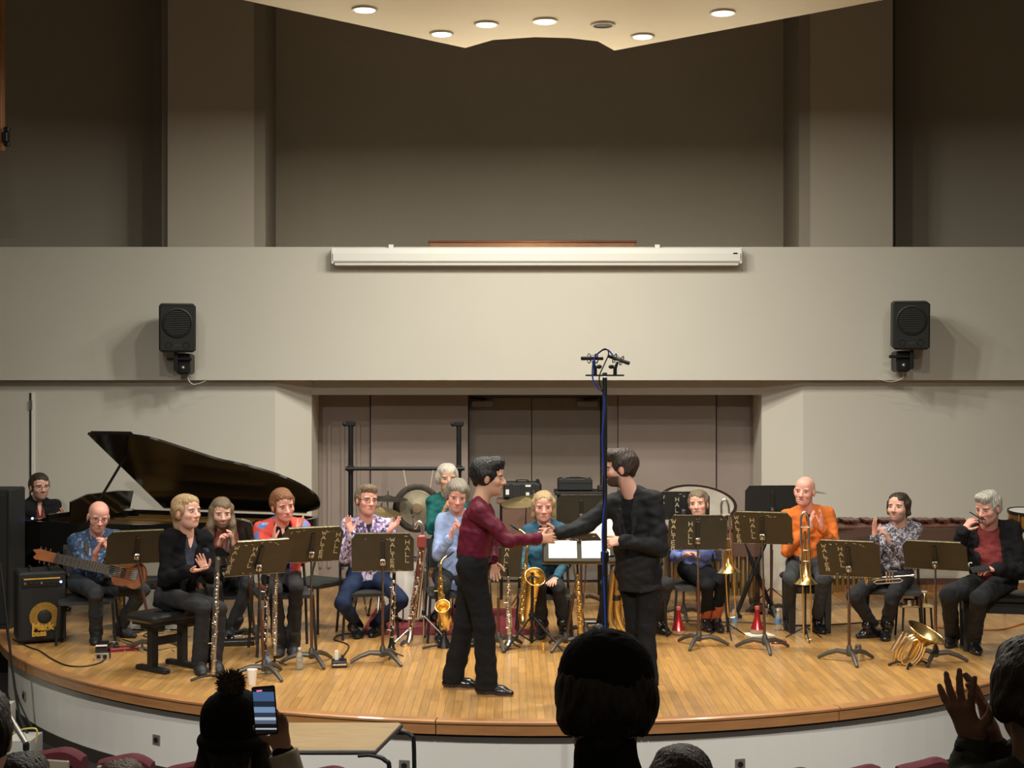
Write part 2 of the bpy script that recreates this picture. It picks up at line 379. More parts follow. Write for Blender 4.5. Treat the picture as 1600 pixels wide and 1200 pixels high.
struct(MB().box(((pl0+pl1)/2, 15.7, (2.3+HT)/2), (pl1-pl0,.2,HT-2.3)).build('trim_5', 'pier_upper')); struct(MB().box(((pr0+pr1)/2, 15.7, (2.3+HT)/2), (pr1-pr0,.2,HT-2.3)).build('trim_6', 'pier_upper'))
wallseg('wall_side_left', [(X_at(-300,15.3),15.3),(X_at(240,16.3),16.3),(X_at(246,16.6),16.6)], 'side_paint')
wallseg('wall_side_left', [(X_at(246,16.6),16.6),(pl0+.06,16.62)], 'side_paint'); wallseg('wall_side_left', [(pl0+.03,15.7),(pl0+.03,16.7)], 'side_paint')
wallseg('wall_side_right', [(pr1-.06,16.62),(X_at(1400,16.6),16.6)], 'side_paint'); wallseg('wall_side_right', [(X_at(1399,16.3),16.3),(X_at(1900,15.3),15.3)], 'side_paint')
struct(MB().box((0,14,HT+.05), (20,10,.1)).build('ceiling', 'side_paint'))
# seam beside the right pier recess
MB().box((X_at(1262,15.9), 15.98, 4.6), (.03,.03,4.4)).build('trim_7', 'dark_gap')['kind'] = 'structure'
# wood rail standing on the loft
a, c = X_at(669, 15.9), X_at(995, 15.9); zt = EYE+224/F*15.9
t = thing('wood_rail', 'long reddish wooden rail top showing above the loft parapet', 'rail', ((a+c)/2, 15.9, FZ0+.18))
MB().rbox(((a+c)/2, 15.9, (zt+FZ0+.18)/2), (c-a-.04,.05,zt-FZ0-.20), .006).build('board', 'beam_wood', t); MB().rbox(((a+c)/2, 15.9, zt-.012), (c-a,.09,.024), .006).build('cap', mat('rail_cap', (.20,.07,.03), .5), t)
# projection screen housing on the parapet
sy = FY-.075; a, c = X_at(519, FY-.15), X_at(1158, FY-.15); z1 = EYE+(600-388)/F*(FY-.1); z0 = EYE+(600-414)/F*(FY-.1)
t = thing('projector_screen_case', 'long white roll-up projection screen case on the loft parapet', 'screen', ((a+c)/2, FY, z0))
mb = MB(); prof = [(-.012,z0+.02),(-.13,z0+.02),(-.15,z0+.04),(-.15,z1-.06),(-.13,z1),(-.012,z1)]
vs = [(a,FY+y,z) for y,z in prof]+[(c,FY+y,z) for y,z in prof]; n = len(prof)
mb.add(vs, [tuple(range(n)), tuple(range(2*n-1,n-1,-1))]+[(i,n+i,n+(i+1)%n,(i+1)%n) for i in range(n)]); mb.build('case', 'white_plastic', t)
MB().rbox(((a+c)/2, FY-.09, z0+.008), (c-a-.04,.07,.03), .008).build('bottom_bar', 'white_plastic', t)
for q in (a, c): MB().rbox((q, FY-.085, (z0+z1)/2+.01), (.02,.13,z1-z0), .005).build('end_cap', 'white_plastic', t)
for px in (611,1027): MB().box((X_at(px,FY-.05), FY-.04, z1+.02), (.05,.03,.05)).build('bracket', 'white_plastic', t)
MB().box((X_at(1149,FY-.152), FY-.152, (z0+z1)/2+.03), (.045,.004,.014)).build('maker_plate', 'dark_slot', t)
# canopy with downlights
cp = []
for px, py in ((380,0),(727,75),(770,62.5),(836,58),(890,59.5),(934,64.5),(960,79),(1380,0)):
    D = F*(CZ-EYE)/(600-py); cp.append((P(px,py,D).x, D))
poly = [(-5.2,8.2),*cp,(5.9,8.2),(5.9,7.),(-5.2,7.)]
can = MB(); can.prism(poly[::-1], (0,0,CZ+.09), (1,0,0), (0,1,0), .18); can = struct(can.build('ceiling_canopy', 'canopy_paint')); can['label'] = 'pale star shaped canopy hanging over the stage'
nm = ['far left','left of the dark one, near the notch','second left of the dark one','brightest, next left of the dark one','unlit dark','next right of the dark one','far right']
for i, (x, y, on) in enumerate(LAMPS[:NVIEW]):
    lab = ('recessed canopy downlight, '+nm[i]) if i < 7 else 'recessed canopy downlight in the rows over the front of the stage'
    t = thing('downlight', lab, 'ceiling light', (x, y, CZ), 'canopy downlights'); 
    MB().lathe((x,y,CZ-.014), (0,0,1), [(0,.085),(.0,.104),(.013,.108),(.013,.08)], 28, True).build('trim_ring', 'white_plastic', t, True)
    MB().lathe((x,y,CZ-.006), (0,0,1), [(0,0.0001),(0,.086),(.005,.086)], 28).build('lens', 'lens' if on else 'lens_off', t)
# light stand post and clamp at the far left edge
t = thing('wood_post', 'brown wooden post with a black clamp at the left edge', 'post', (X_at(-4,13.3),13.3,4.37))
zt = EYE+620/F*13.3; zb = EYE+(600-235)/F*13.3
MB().rbox((X_at(-3,13.3),13.3,(zt+zb)/2), (.10,.10,zt-zb), .01).build('post', 'beam_wood', t); c = P(9,215,13.25)
MB().rbox(c, (.05,.08,.10), .01).rbox(c+Vector((.02,-.03,.07)), (.05,.05,.05), .01).rbox(c+Vector((.02,-.03,-.07)), (.05,.05,.04), .01).build('clamp', 'black_metal', t)
# loudspeakers on the parapet
def wall_speaker(px, py, yaw, label, s):
    c = P(px, py, FY-.30); t = thing('wall_speaker', label, 'loudspeaker', c, 'black wall loudspeakers')
    W, H, Dp = .375, .50, .29; R = Matrix.Rotation(yaw, 3, 'Z') @ Matrix.Rotation(math.radians(6), 3, 'X')
    T = lambda x, y, z: c+R @ Vector((x,y,z))
    b = MB().rbox(c, (W,Dp,H), .025, R).build('cabinet', mat('speaker_black', (.014,.014,.014), .55), t)
    f = R @ Vector((0,-1,0)); g = T(0,-Dp/2-.002,.06)
    MB().lathe(g+f*-.004, f, [(0,.155),(.012,.155),(.016,.148),(.016,.140),(.004,.132),(.002,.0)], 32).build('grille_ring', 'black_plastic', t, True)
    for k in range(-6,7):
        h = k*.019; hw = math.sqrt(max(.132**2-h*h, .0004)); MB().box(T(0,-Dp/2-.009,.06+h), (2*hw,.008,.007), R).build('grille_bar', mat('grille_bar', (.05,.05,.048), .45), t)
    for x in (-.09,.09): MB().lathe(T(x,-Dp/2+.004,-.175), f, [(0,.03),(.006,.036),(.009,.032),(-.0,.02),(-.0,.0)], 18).build('port', 'dark_slot', t, True)
    MB().box(T(0,-Dp/2-.002,-.175), (.07,.004,.012), R).build('badge', 'grille_bar', t)
    # bracket
    q = c+Vector((s*.06,.02,-H/2-.13)); mb = MB(); mb.rbox(q+Vector((0,.12,0)), (.15,.22,.22), .02); mb.rbox(q+Vector((s*-.07,.0,.05)), (.04,.12,.26), .01); mb.build('bracket', 'black_metal', t)
    MB().cyl(q+Vector((-.16,-.02,.05)), q+Vector((.10,-.02,.05)), .016, n=8).build('clamp_bolt', 'black_metal', t)
    mb = MB(); mb.ball(q+Vector((0,.0,-.04)), .022, 8, 6); mb.build('lock_knob', 'grey_metal', t)
    mb = MB(); mb.tube(smoothpath([q+Vector((.02,.15,-.1)), q+Vector((.03,.14,-.17)), q+Vector((.10*s,.13,-.215)), q+Vector((.24*s,.12,-.18))], 5), .004, 5); mb.build('cable', 'white_plastic', t)
wall_speaker(277, 512, math.radians(14), 'black wall loudspeaker at the left end of the loft parapet', .9)
wall_speaker(1422, 508, math.radians(-10), 'black wall loudspeaker at the right end of the loft parapet', -1)
# small wall detail
t = thing('wall_fitting', 'tiny dark fitting on the upper right wall', 'fitting', P(1250,319,16.4)); q = P(1250,319,16.4); MB().rbox(q, (.05,.06,.09), .01).build('body', 'black_plastic', t); MB().ball(q+Vector((0,-.03,.03)), .02, 8, 6).build('eye', 'beam_wood', t)
# ------------------------------------------------------------ implicit modelling for people (smooth unions -> one continuous skin)
def npv(q): return np.array((q[0], q[1], q[2]), float)
class SDF:
    def __init__(s): s.p = []
    def cap(s, a, b, ra, rb=None, k=.02, flat=None, fs=1., sub=False, cut=False):
        """tapered capsule; flat = direction squeezed by fs; cut = flat ends"""
        s.p.append(('c', npv(a), npv(b), ra, ra if rb is None else rb, k, None if flat is None else npv(flat)/np.linalg.norm(npv(flat)), fs, sub, cut)); return s
    def ell(s, c, r, R=None, k=.02, sub=False):
        r = np.array(r if hasattr(r, '__len__') else (r,)*3, float)
        s.p.append(('e', npv(c), r, np.eye(3) if R is None else np.array(R, float), k, sub)); return s
    def half(s, q, n, k=.004):
        """keep only the side against n"""
        s.p.append(('h', npv(q), npv(n)/np.linalg.norm(npv(n)), k)); return s
    def bounds(s):
        lo = []; hi = []
        for p in s.p:
            if p[0] == 'c' and not p[8]:
                r = max(p[3], p[4])*max(1, 1) ; lo.append(np.minimum(p[1], p[2])-r); hi.append(np.maximum(p[1], p[2])+r)
            elif p[0] == 'e' and not p[5]:
                e = np.sqrt(((p[3]*p[2])**2).sum(1)); lo.append(p[1]-e); hi.append(p[1]+e)
        return np.min(lo, 0), np.max(hi, 0)
    def mesh(s, res, noise=None):
        lo, hi = s.bounds(); lo = lo-3*res-.012; hi = hi+3*res+.012
        n = np.maximum(np.ceil((hi-lo)/res).astype(int)+1, 4)
        ax = [lo[i]+res*np.arange(n[i]) for i in range(3)]
        Fd = np.full(n, .5, np.float32)
        for p in s.p:
            if p[0] == 'h':
                g = (ax[0][:,None,None]-p[1][0])*p[2][0]+(ax[1][None,:,None]-p[1][1])*p[2][1]+(ax[2][None,None,:]-p[1][2])*p[2][2]
                Fd = np.maximum(Fd, g.astype(np.float32)); continue
            if p[0] == 'c':
                k = p[5]; sub = p[8]; r = max(p[3], p[4]); blo = np.minimum(p[1], p[2])-r; bhi = np.maximum(p[1], p[2])+r
            else:
                k = p[4]; sub = p[5]; e = np.sqrt(((p[3]*p[2])**2).sum(1)); blo = p[1]-e; bhi = p[1]+e
            mg = k+4*res+.01; i0 = np.clip(((blo-mg-lo)/res).astype(int), 0, n); i1 = np.clip(((bhi+mg-lo)/res).astype(int)+2, 0, n)
            if (i1 <= i0).any(): continue
            sl = tuple(slice(a, b) for a, b in zip(i0, i1))
            X = ax[0][sl[0]][:,None,None]; Y = ax[1][sl[1]][None,:,None]; Z = ax[2][sl[2]][None,None,:]
            if p[0] == 'c':
                a, b = p[1], p[2]; d = b-a; L2 = max(d@d, 1e-9); px, py, pz = X-a[0], Y-a[1], Z-a[2]
                t = (px*d[0]+py*d[1]+pz*d[2])/L2; tc = np.clip(t, 0, 1)
                qx, qy, qz = px-tc*d[0], py-tc*d[1], pz-tc*d[2]; q2 = qx*qx+qy*qy+qz*qz
                if p[6] is not None:
                    f = p[6]; g = qx*f[0]+qy*f[1]+qz*f[2]; q2 = q2+g*g*(1/p[7]**2-1)
                dd = np.sqrt(q2)-(p[3]+(p[4]-p[3])*tc)
                if p[6] is not None: dd = dd*(.5+.5*p[7])
                if p[9]: dd = np.maximum(dd, np.maximum(-t, t-1)*math.sqrt(L2))
            else:
                px, py, pz = X-p[1][0], Y-p[1][1], Z-p[1][2]; R = p[3]; l = [px*R[0,i]+py*R[1,i]+pz*R[2,i] for i in range(3)]
                k0 = np.sqrt(sum((l[i]/p[2][i])**2 for i in range(3)))+1e-6; k1 = np.sqrt(sum((l[i]/p[2][i]**2)**2 for i in range(3)))+1e-6
                dd = k0*(k0-1)/k1
            A = Fd[sl]
            if sub:
                dd = -dd; h = np.maximum(k-np.abs(A-dd), 0)/k; Fd[sl] = np.maximum(A, dd)+h*h*k*.25
            else:
                h = np.maximum(k-np.abs(A-dd), 0)/k; Fd[sl] = np.minimum(A, dd)-h*h*k*.25
        if noise: Fd = Fd+noise(ax[0][:,None,None], ax[1][None,:,None], ax[2][None,None,:]).astype(np.float32)
        return surface_nets(Fd, lo, res)
def surface_nets(Fd, lo, res):
    n = Fd.shape; S = Fd < 0
    cnt = np.zeros((n[0]-1, n[1]-1, n[2]-1), np.int8)
    for i in (0,1):
        for j in (0,1):
            for k in (0,1): cnt += S[i:n[0]-1+i, j:n[1]-1+j, k:n[2]-1+k]
    act = (cnt > 0) & (cnt < 8); I = np.argwhere(act); idx = np.full(act.shape, -1, np.int64); idx[act] = np.arange(len(I))
    acc = np.zeros((len(I), 3)); num = np.zeros(len(I))
    cor = [(i,j,k) for i in (0,1) for j in (0,1) for k in (0,1)]
    val = {c: Fd[I[:,0]+c[0], I[:,1]+c[1], I[:,2]+c[2]] for c in cor}
    for c in cor:
        for a in range(3):
            if c[a] == 0:
                c2 = list(c); c2[a] = 1; c2 = tuple(c2); f0, f1 = val[c], val[c2]; m = (f0 < 0) != (f1 < 0)
                t = f0[m]/(f0[m]-f1[m]); base = np.tile(np.array(c, float), (m.sum(), 1)); base[:,a] += t; acc[m] += base; num[m] += 1
    V = lo+res*(I+acc/np.maximum(num, 1)[:,None]); faces = []
    for a in range(3):
        b, c = (a+1) % 3, (a+2) % 3
        s0 = [slice(None)]*3; s1 = [slice(None)]*3; s0[a] = slice(0, n[a]-1); s1[a] = slice(1, n[a])
        A, B = S[tuple(s0)], S[tuple(s1)]; E = np.argwhere(A != B)
        E = E[(E[:,b] > 0) & (E[:,c] > 0) & (E[:,b] < n[b]-1) & (E[:,c] < n[c]-1)]
        if not len(E): continue
        q = []
        for ob, oc in ((-1,-1),(0,-1),(0,0),(-1,0)):
            e = E.copy(); e[:,b] += ob; e[:,c] += oc; q.append(idx[e[:,0], e[:,1], e[:,2]])
        q = np.stack(q, 1); fl = ~A[E[:,0], E[:,1], E[:,2]]; q[fl] = q[fl][:, ::-1]; faces.append(q)
    Fc = np.concatenate(faces); Fc = Fc[(Fc >= 0).all(1)]
    return V, Fc
def fast_obj(name, V, Fc, m, parent, cols=None):
    me = bpy.data.meshes.new(name); off = np.array(WORLD.get(parent.name, (0,0,0)) if parent else (0,0,0)); V = V-off
    Fc = np.asarray(Fc, np.int32); me.vertices.add(len(V)); me.vertices.foreach_set('co', V.astype(np.float32).ravel())
    nl = Fc.size; me.loops.add(nl); me.loops.foreach_set('vertex_index', Fc.ravel()); me.polygons.add(len(Fc))
    me.polygons.foreach_set('loop_start', np.arange(0, nl, Fc.shape[1], dtype=np.int32)); me.polygons.foreach_set('use_smooth', np.ones(len(Fc), bool))
    me.update(calc_edges=True); me.validate()
    me.materials.append(MATS[m] if isinstance(m, str) else m)
    if cols is not None:
        ca = me.color_attributes.new('Col', 'FLOAT_COLOR', 'POINT'); c = np.ones((len(V), 4), np.float32); c[:,:3] = cols; ca.data.foreach_set('color', c.ravel())
    o = bpy.data.objects.new(name, me); COL.objects.link(o); o.parent = parent
    if parent: WORLD[o.name] = Vector(off)
    return o
def wrinkle(amp=.006, sc=26., seed=0, dirv=(.3,.2,1.)):
    r = np.random.default_rng(seed); ph = r.uniform(0, 6.28, 8); d = r.normal(size=(8,3))*np.array((1,1,1.4)); d /= np.linalg.norm(d, axis=1)[:,None]
    def f(X, Y, Z):
        o = 0
        for i in range(8):
            s_ = sc*(.6+.25*i); u = (X*d[i,0]+Y*d[i,1]+Z*d[i,2])*s_+ph[i]; w2 = np.sin((X*d[i-3,0]+Y*d[i-3,1]+Z*d[i-3,2])*sc*.5+ph[i-3])*1.5
            o = o+np.sin(u+w2)/(1+.5*i)
        return o*amp*.4
    return f
# ------------------------------------------------------------ people
mat('skin', (.8,.5,.4), .5, vcol=True, bump=.03, bscale=120, spec=.35)
def cloth(name, c, rough=.85, bump=.6, bscale=17, var=.10, vscale=18, sheen=.0): return mat(name, c, rough, bump=bump, bscale=bscale, var=var, vscale=vscale, sheen=sheen, spec=.15)
def hairm(name, c): return mat(name, c, .5, bump=.8, bscale=9., var=.35, vscale=7., stretch=(14,14,2.5), spec=.4)
mat('eyeglass', (.015,.012,.012), .5)
SKIN = {'fair': (.74,.42,.32), 'pink': (.76,.38,.30), 'tan': (.62,.36,.24), 'dark': (.30,.17,.12)}
def lerp(a, b, t): return a+(b-a)*t
def sph(c, r, n=14, m=9):
    b = MB().ball((0,0,0), 1, n, m); v = np.array(b.v)*np.array(r if hasattr(r,'__len__') else (r,)*3)+np.array(c)
    f = [q if len(q) == 4 else (*q, q[-1]) for q in b.f]; return v, np.array(f)
def merge(parts):
    V = []; Fc = []; C = []; n = 0
    for v, f, c in parts:
        V.append(v); Fc.append(np.asarray(f)+n); C.append(np.broadcast_to(np.asarray(c, float), (len(v), 3)) if np.ndim(c) < 2 else c); n += len(v)
    return np.concatenate(V), np.concatenate(Fc), np.concatenate(C)
def head_mesh(cfg, R, O, neck_w):
    """head in its own axes (x to the left of the person, -y... face towards +y), eye level z=0"""
    g = cfg.get; sx = g('hw', 1.); base = np.array(SKIN[g('skin', 'fair')]); jl = g('jaw', 1.)
    s = SDF()
    s.ell((0,-.018,.036), (.074*sx,.094,.080), k=.03); s.ell((0,.030,-.030), (.060*sx,.058,.088*jl), k=.04)
    s.ell((0,.036,-.082*jl), (.042*sx,.044,.034), k=.03); s.ell((0,.066,-.100*jl), (.020,.018,.016), k=.02)
    s.ell((0,.048,.052), (.052*sx,.042,.042), k=.03)
    for x in (-1,1):
        s.ell((x*.029,.078,.019), (.024,.011,.008), k=.012); s.ell((x*.040*sx,.060,-.030), (.021,.020,.020), k=.02)
        s.ell((x*.031,.099,-.001), (.017,.014,.010), k=.010, sub=True)
        s.ell((x*.076*sx,-.006,-.012), (.009,.019,.031), k=.006); s.ell((x*.012,.094,-.040), (.009,.010,.008), k=.008)
    s.cap((0,.085,.006), (0,.107,-.034), .008, .0115, k=.012); s.ell((0,.104,-.037), (.012,.011,.010), k=.008)
    sm = g('smile', .3); op = g('mouth', 0.)
    s.ell((0,.083,-.0625), (.023+.006*sm,.011,.0055), k=.007); s.ell((0,.082,-.0735-op), (.020+.004*sm,.011,.0060), k=.007)
    if op: s.ell((0,.094,-.068-op/2), (.017,.016,.003+op*.6), k=.004, sub=True)
    nb = np.array(R.inverted() @ (Vector(neck_w)-O)); s.cap((0,-.022,-.055), nb, .050*g('nk',1.), .060*g('nk',1.), k=.03)
    V, Fc = s.mesh(.0048)
    x, y, z = V.T; ax_ = np.abs(x); C = np.tile(base, (len(V), 1))
    def mixc(w_, c):
        nonlocal C
        w_ = np.clip(w_, 0, 1)[:,None]; C = C*(1-w_)+np.array(c)*w_
    def blob(cx, cy, cz, rx, ry, rz): return np.clip(1.4-1.4*np.sqrt(((ax_-cx)/rx)**2+((y-cy)/ry)**2+((z-cz)/rz)**2), 0, 1)
    mixc(.5*blob(.042,.06,-.033,.03,.05,.03), base*np.array((1.05,.78,.75))); mixc(.5*blob(0,.10,-.036,.02,.03,.016), base*np.array((1.04,.75,.72)))
    mixc(.5*blob(.078,-.005,-.012,.02,.04,.04), base*np.array((1.02,.75,.7)))
    hc = np.array(g('browc', g('hairc', (.12,.08,.05))))
    bd = g('beard', 0)
    if bd:
        wb_ = np.clip((-.043-z)/.012, 0, 1)*np.clip((y+.005)/.03, 0, 1)*np.clip((z+.135*jl)/.01, 0, 1)
        wb_ = np.maximum(wb_, .9*np.clip((y-.0)/.02, 0, 1)*np.clip((.02-y)/.02,0,1)*(z < -.01)*(z > -.12)*(ax_ > .05))
        wb_ *= 1-np.clip(blob(0,.085,-.068,.026,.03,.012)*2, 0, 1); mixc(bd*wb_, np.array(g('beardc', hc)))
    mixc(blob(.029,.088,.0170,.027,.03,.0075)*1.2*g('brow', 1.), lerp(hc, base*.35, .3))
    mixc(.85*blob(0,.09,-.0675,.026+.005*sm,.025,.0095), base*np.array(g('lip', (.82,.48,.48)))); mixc(.8*blob(0,.092,-.068-op/2,.022+.006*sm,.02,.0022+op*.6), base*np.array((.28,.14,.14)))
    mixc(.55*blob(.031,.085,-.001,.020,.03,.011), base*np.array((.55,.42,.38)))
    for x_ in (-1,1): mixc(.5*np.clip(1.4-1.4*np.sqrt(((x-x_*(.036+.004*sm))/.008)**2+((z+.052)/.018)**2), 0, 1)*(y > .05), base*np.array((.62,.48,.45)))
    parts = [(V, Fc, C)]
    if g('eyes', 1):
        for x_ in (-1,1):
            v, f = sph((x_*.031,.0795,-.001), (.0145,.0098,.0058)); c = np.tile(np.array((.48,.42,.39)), (len(v),1))
            d = np.hypot(v[:,0]-x_*.031-g('gaze',0.)*.004, v[:,2]+.001); c[d < .0066] = (.03,.022,.018); c[v[:,2] > .0026] = base*.22; parts.append((v, f, c))
    V, Fc, C = merge(parts); M = np.array(R); return V @ M.T+np.array(O), Fc, C
HD = math.radians
def hand_parts(s, wr, d, t, n, curl=.3, spread=.12, thumb=.6, sc=1., elbow=None, bare=False):
    """add one hand to an SDF: d along the fingers, t towards the thumb, n out of the palm; curl one number or four"""
    d = Vector(d).normalized(); n = Vector(n); n = (n-d*n.dot(d)).normalized(); t_ = Vector(t); t = (t_-d*t_.dot(d)-n*t_.dot(n)).normalized(); wr = Vector(wr)
    if elbow is not None: e = Vector(elbow); s.cap(lerp(e, wr, .0), wr, (.043 if bare else .028)*sc, .026*sc, k=.02, flat=n, fs=.85)
    s.cap(wr-d*.01, wr+d*.03*sc, .027*sc, .030*sc, k=.015, flat=n, fs=.75)
    for q in (-.026,-.009,.009,.026): s.cap(wr+d*.025*sc+t*q*.6*sc, wr+d*.09*sc+t*q*sc, .0155*sc, .0125*sc, k=.014, flat=n, fs=.9)
    L4 = (.074,.082,.076,.058); cs = curl if hasattr(curl, '__len__') else (curl,)*4
    for i, q in enumerate((.029,.0098,-.0098,-.028)):
        p = wr+d*(.093-(.008 if i in (0,3) else 0))*sc+t*q*sc; a = 0.; fd = (d+t*spread*(1.2-.8*i)).normalized()
        for j, (fr, r0, r1) in enumerate(((.46,.0098,.0088),(.30,.0088,.0080),(.24,.0080,.0066))):
            a += cs[i]*(1.,1.15,.7)[j]; dd = fd*math.cos(a)+n*math.sin(a); p2 = p+dd*L4[i]*fr*sc; s.cap(p, p2, r0*sc, r1*sc, k=.0035); p = p2
    p = wr+d*.028*sc+t*.024*sc; dd = (d*.55+t*.75*thumb/.6+n*.35).normalized()
    s.cap(wr+d*.015*sc+t*.014*sc, p, .017*sc, .0155*sc, k=.012)
    for j, (ln, r0, r1) in enumerate(((.036,.0145,.0112),(.032,.0112,.0100),(.024,.0100,.0080))):
        p2 = p+dd*ln*sc; s.cap(p, p2, r0*sc, r1*sc, k=.005); p = p2; dd = (dd+d*.35-t*.12+n*.10).normalized()
def person(label, cfg, D, cat='person', group=None):
    g = cfg.get; seed = abs(hash(label)) % 1000 if False else sum(map(ord, label)) % 997
    pt = lambda q: P(q[0], q[1], D+(q[2] if len(q) > 2 else 0)) if not isinstance(q, Vector) else q
    sh = [pt(q) for q in g('sh')]; el = [pt(q) for q in g('el')]; wr = [pt(q) for q in g('wr')]
    W0 = ((sh[0]+sh[1])/2-pt(g('hip'))).normalized(); sh = [q+W0*g('lift',.035) for q in sh]
    H = pt(g('hip')); S = (sh[0]+sh[1])/2; W = (S-H).normalized(); u = sh[1]-sh[0]; u = (u-W*u.dot(W)).normalized(); f = u.cross(W).normalized()
    fem = g('fem', 0); k = .92 if fem else 1.; k *= g('bulk', 1.)
    hip = [H-u*.088*k, H+u*.088*k]; z0 = g('z0', 0.)
    if g('kn'): kn = [pt(q) for q in g('kn')]
    else:
        fh = Vector((f.x, f.y, 0)).normalized(); kn = [Vector((h.x, h.y, z0+.52))+fh*.40+u*(.06*sg) for h, sg in zip(hip, (-1,1))]
    if g('an'):
        an = []
        for q in g('an'):
            if isinstance(q, Vector): an.append(q); continue
            Dq = q[2] if len(q) > 2 else fD(q[1], z0); a = P(q[0], q[1], Dq); an.append(Vector((a.x, a.y, z0+.085)))
    else: an = [Vector((q.x, q.y, z0+.085)) for q in kn]
    base = Vector((H.x, H.y, z0)); t = thing('person', label, cat, base, group)
    nb = S+W*.045-f*.01; O = pt(g('head')); yw, pc, rl = [math.radians(a) for a in g('rot', (0,0,0))]
    # head axes: person +y face; facing the camera is world -y
    R = (Matrix.Rotation(yw, 3, 'Z') @ Matrix.Rotation(-pc, 3, 'X') @ Matrix.Rotation(rl, 3, 'Y')) @ Matrix.Rotation(PI, 3, 'Z') @ Matrix.Diagonal((1.16*g('hsz',1.),1.10*g('hsz',1.),1.10*g('hsz',1.)))
    # ---- body: one mesh
    sk = np.array(SKIN[g('skin','fair')]); parts = [head_mesh(cfg, R, O, nb-W*.04)]
    s = SDF(); s.cap(H+W*.02, S-W*.10, .085*k, .11*k, k=.05, flat=f, fs=.7); s.cap(sh[0], sh[1], .04, k=.05); s.cap(S-W*.05, nb+W*.0, .055, .05, k=.03)
    for i in (0,1):
        s.cap(sh[i], el[i], .040, .036, k=.02); s.cap(el[i], lerp(el[i], wr[i], .85), .030, .020, k=.02)
        s.cap(hip[i], kn[i], .07, .048, k=.03); s.cap(kn[i], an[i], .045, .035, k=.02)
    v, fc = s.mesh(.014); parts.append((v, fc, sk))
    hs = g('hands', (None, None))
    for i in (0,1):
        h = hs[i] or {}; s = SDF(); fore = (wr[i]-el[i]).normalized()
        d = Vector(h.get('d', fore)); n_ = Vector(h.get('n', (u if i == 0 else -u))); th = Vector(h.get('t', -f+W*.3))
        hand_parts(s, wr[i], d, th, n_, h.get('curl', .25), h.get('spread', .12), h.get('thumb', .6), g('hs', .96*(.93 if fem else 1.)), lerp(el[i], wr[i], .05 if g('bare') else .7), bool(g('bare')))
        v, fc = s.mesh(.0045); c = np.tile(sk*np.array((1.02,.95,.93)), (len(v),1)); parts.append((v, fc, c))
    V, Fc, C = merge(parts); fast_obj('body', V, Fc, 'skin', t, C)
    # ---- clothes
    def torso(s, e=0., lo=-.06, arms=True, sl=1.):
        s.cap(H+W*lo, H+W*.25, (.152+e*1.6)*k, (.146+e)*k, k=.03, flat=f, fs=.76+e*6, cut=True); s.cap(H+W*.22, S-W*.10, (.148+e)*k, (.158+e)*k, k=.06, flat=f, fs=.70)
        s.cap(sh[0]+u*.02-W*.02, sh[1]-u*.02-W*.02, .060+e, k=.05); [s.cap(nb+W*.015+u*q*.035-f*.01, sh[(1+q)//2]-u*q*.03, .040+e, .050+e, k=.05) for q in (-1,1)]
        b_ = g('belly', 0.)
        if b_: s.ell(H+W*.17+f*(.05+b_*.5), (.14*k+e,.10+b_+e,.16), np.array(Matrix((u, f, W)).transposed()), k=.06)
        if fem: s.cap(S-W*.19+f*.065-u*.06, S-W*.19+f*.065+u*.06, .062+e, k=.05)
        if arms:
            for i in (0,1):
                lf = g('loose', 1.); s.cap(sh[i], el[i], (.057+e)*k*lf, (.049+e)*k*lf, k=.035)
                if sl > .02: s.cap(el[i], lerp(el[i], wr[i], sl), (.048+e)*k*lf, (.038+e)*k*lf, k=.02, cut=False)
        return s
    sl = g('sleeve', .97)
    s = torso(SDF(), 0., g('hem', -.03), sl=sl if not g('jacket') else min(sl,.95)); 
    if g('vneck'): s.cap(nb+W*.03+f*.07, S-W*g('vdeep',.10)+f*.13, g('vw',.036), .006, k=.008, sub=True, flat=f, fs=2.5)
    shirt = fast_obj(g('shirt_name','shirt'), *s.mesh(.0085, wrinkle(g('wamp',.0085), g('wsc',62), seed)), g('shirt'), t)
    if not g('jacket') or g('cuffs'):
        for i in (0,1):
            if sl > .5 and not g('nocuff'):
                a, b = lerp(el[i], wr[i], sl-g('cuffl',.16)), lerp(el[i], wr[i], sl); q = SDF().cap(a, b, .041*k*g('cuffw',1.), .042*k*g('cuffw',1.), k=.01, cut=True); fast_obj('cuff', *q.mesh(.006), g('cuffm', g('shirt')), shirt)
    if g('collar'):
        mb = MB(); rows = []; A = np.linspace(math.radians(g('cgap', 22)), 2*PI-math.radians(g('cgap', 22)), 21); cc = nb-W*.012+f*.012
        for a in A:
            dirv = f*math.cos(a)*1.12+u*math.sin(a); fr = max(0, math.cos(a)); dp = .045*fr**3
            rows.append([cc+dirv*.060*k-W*.025, cc+dirv*.057*k+W*.030-f*0+W*(-.014*fr), cc+dirv*(.078+.012*fr)*k-W*(.002+dp), cc+dirv*(.080+.014*fr)*k-W*(.006+dp)])
        vs = [q for r_ in rows for q in r_]; fs = [(i*4+j, (i+1)*4+j, (i+1)*4+j+1, i*4+j+1) for i in range(len(A)-1) for j in range(3)]
        mb.add(vs, fs); mb.build('collar', g('collar') if g('collar') in MATS else g('shirt'), shirt, True)
    if g('vneck'):                         # what shows in the open neck
        vd = g('vdeep', .10); q = SDF().cap(nb+f*.02, S-W*vd+f*(.072*k), .050, .035, k=.02, flat=f, fs=.8); v, fc = q.mesh(.006); fast_obj('neckline', v, fc, g('vneck') if g('vneck') in MATS else 'skin', shirt, np.tile(sk, (len(v),1)))
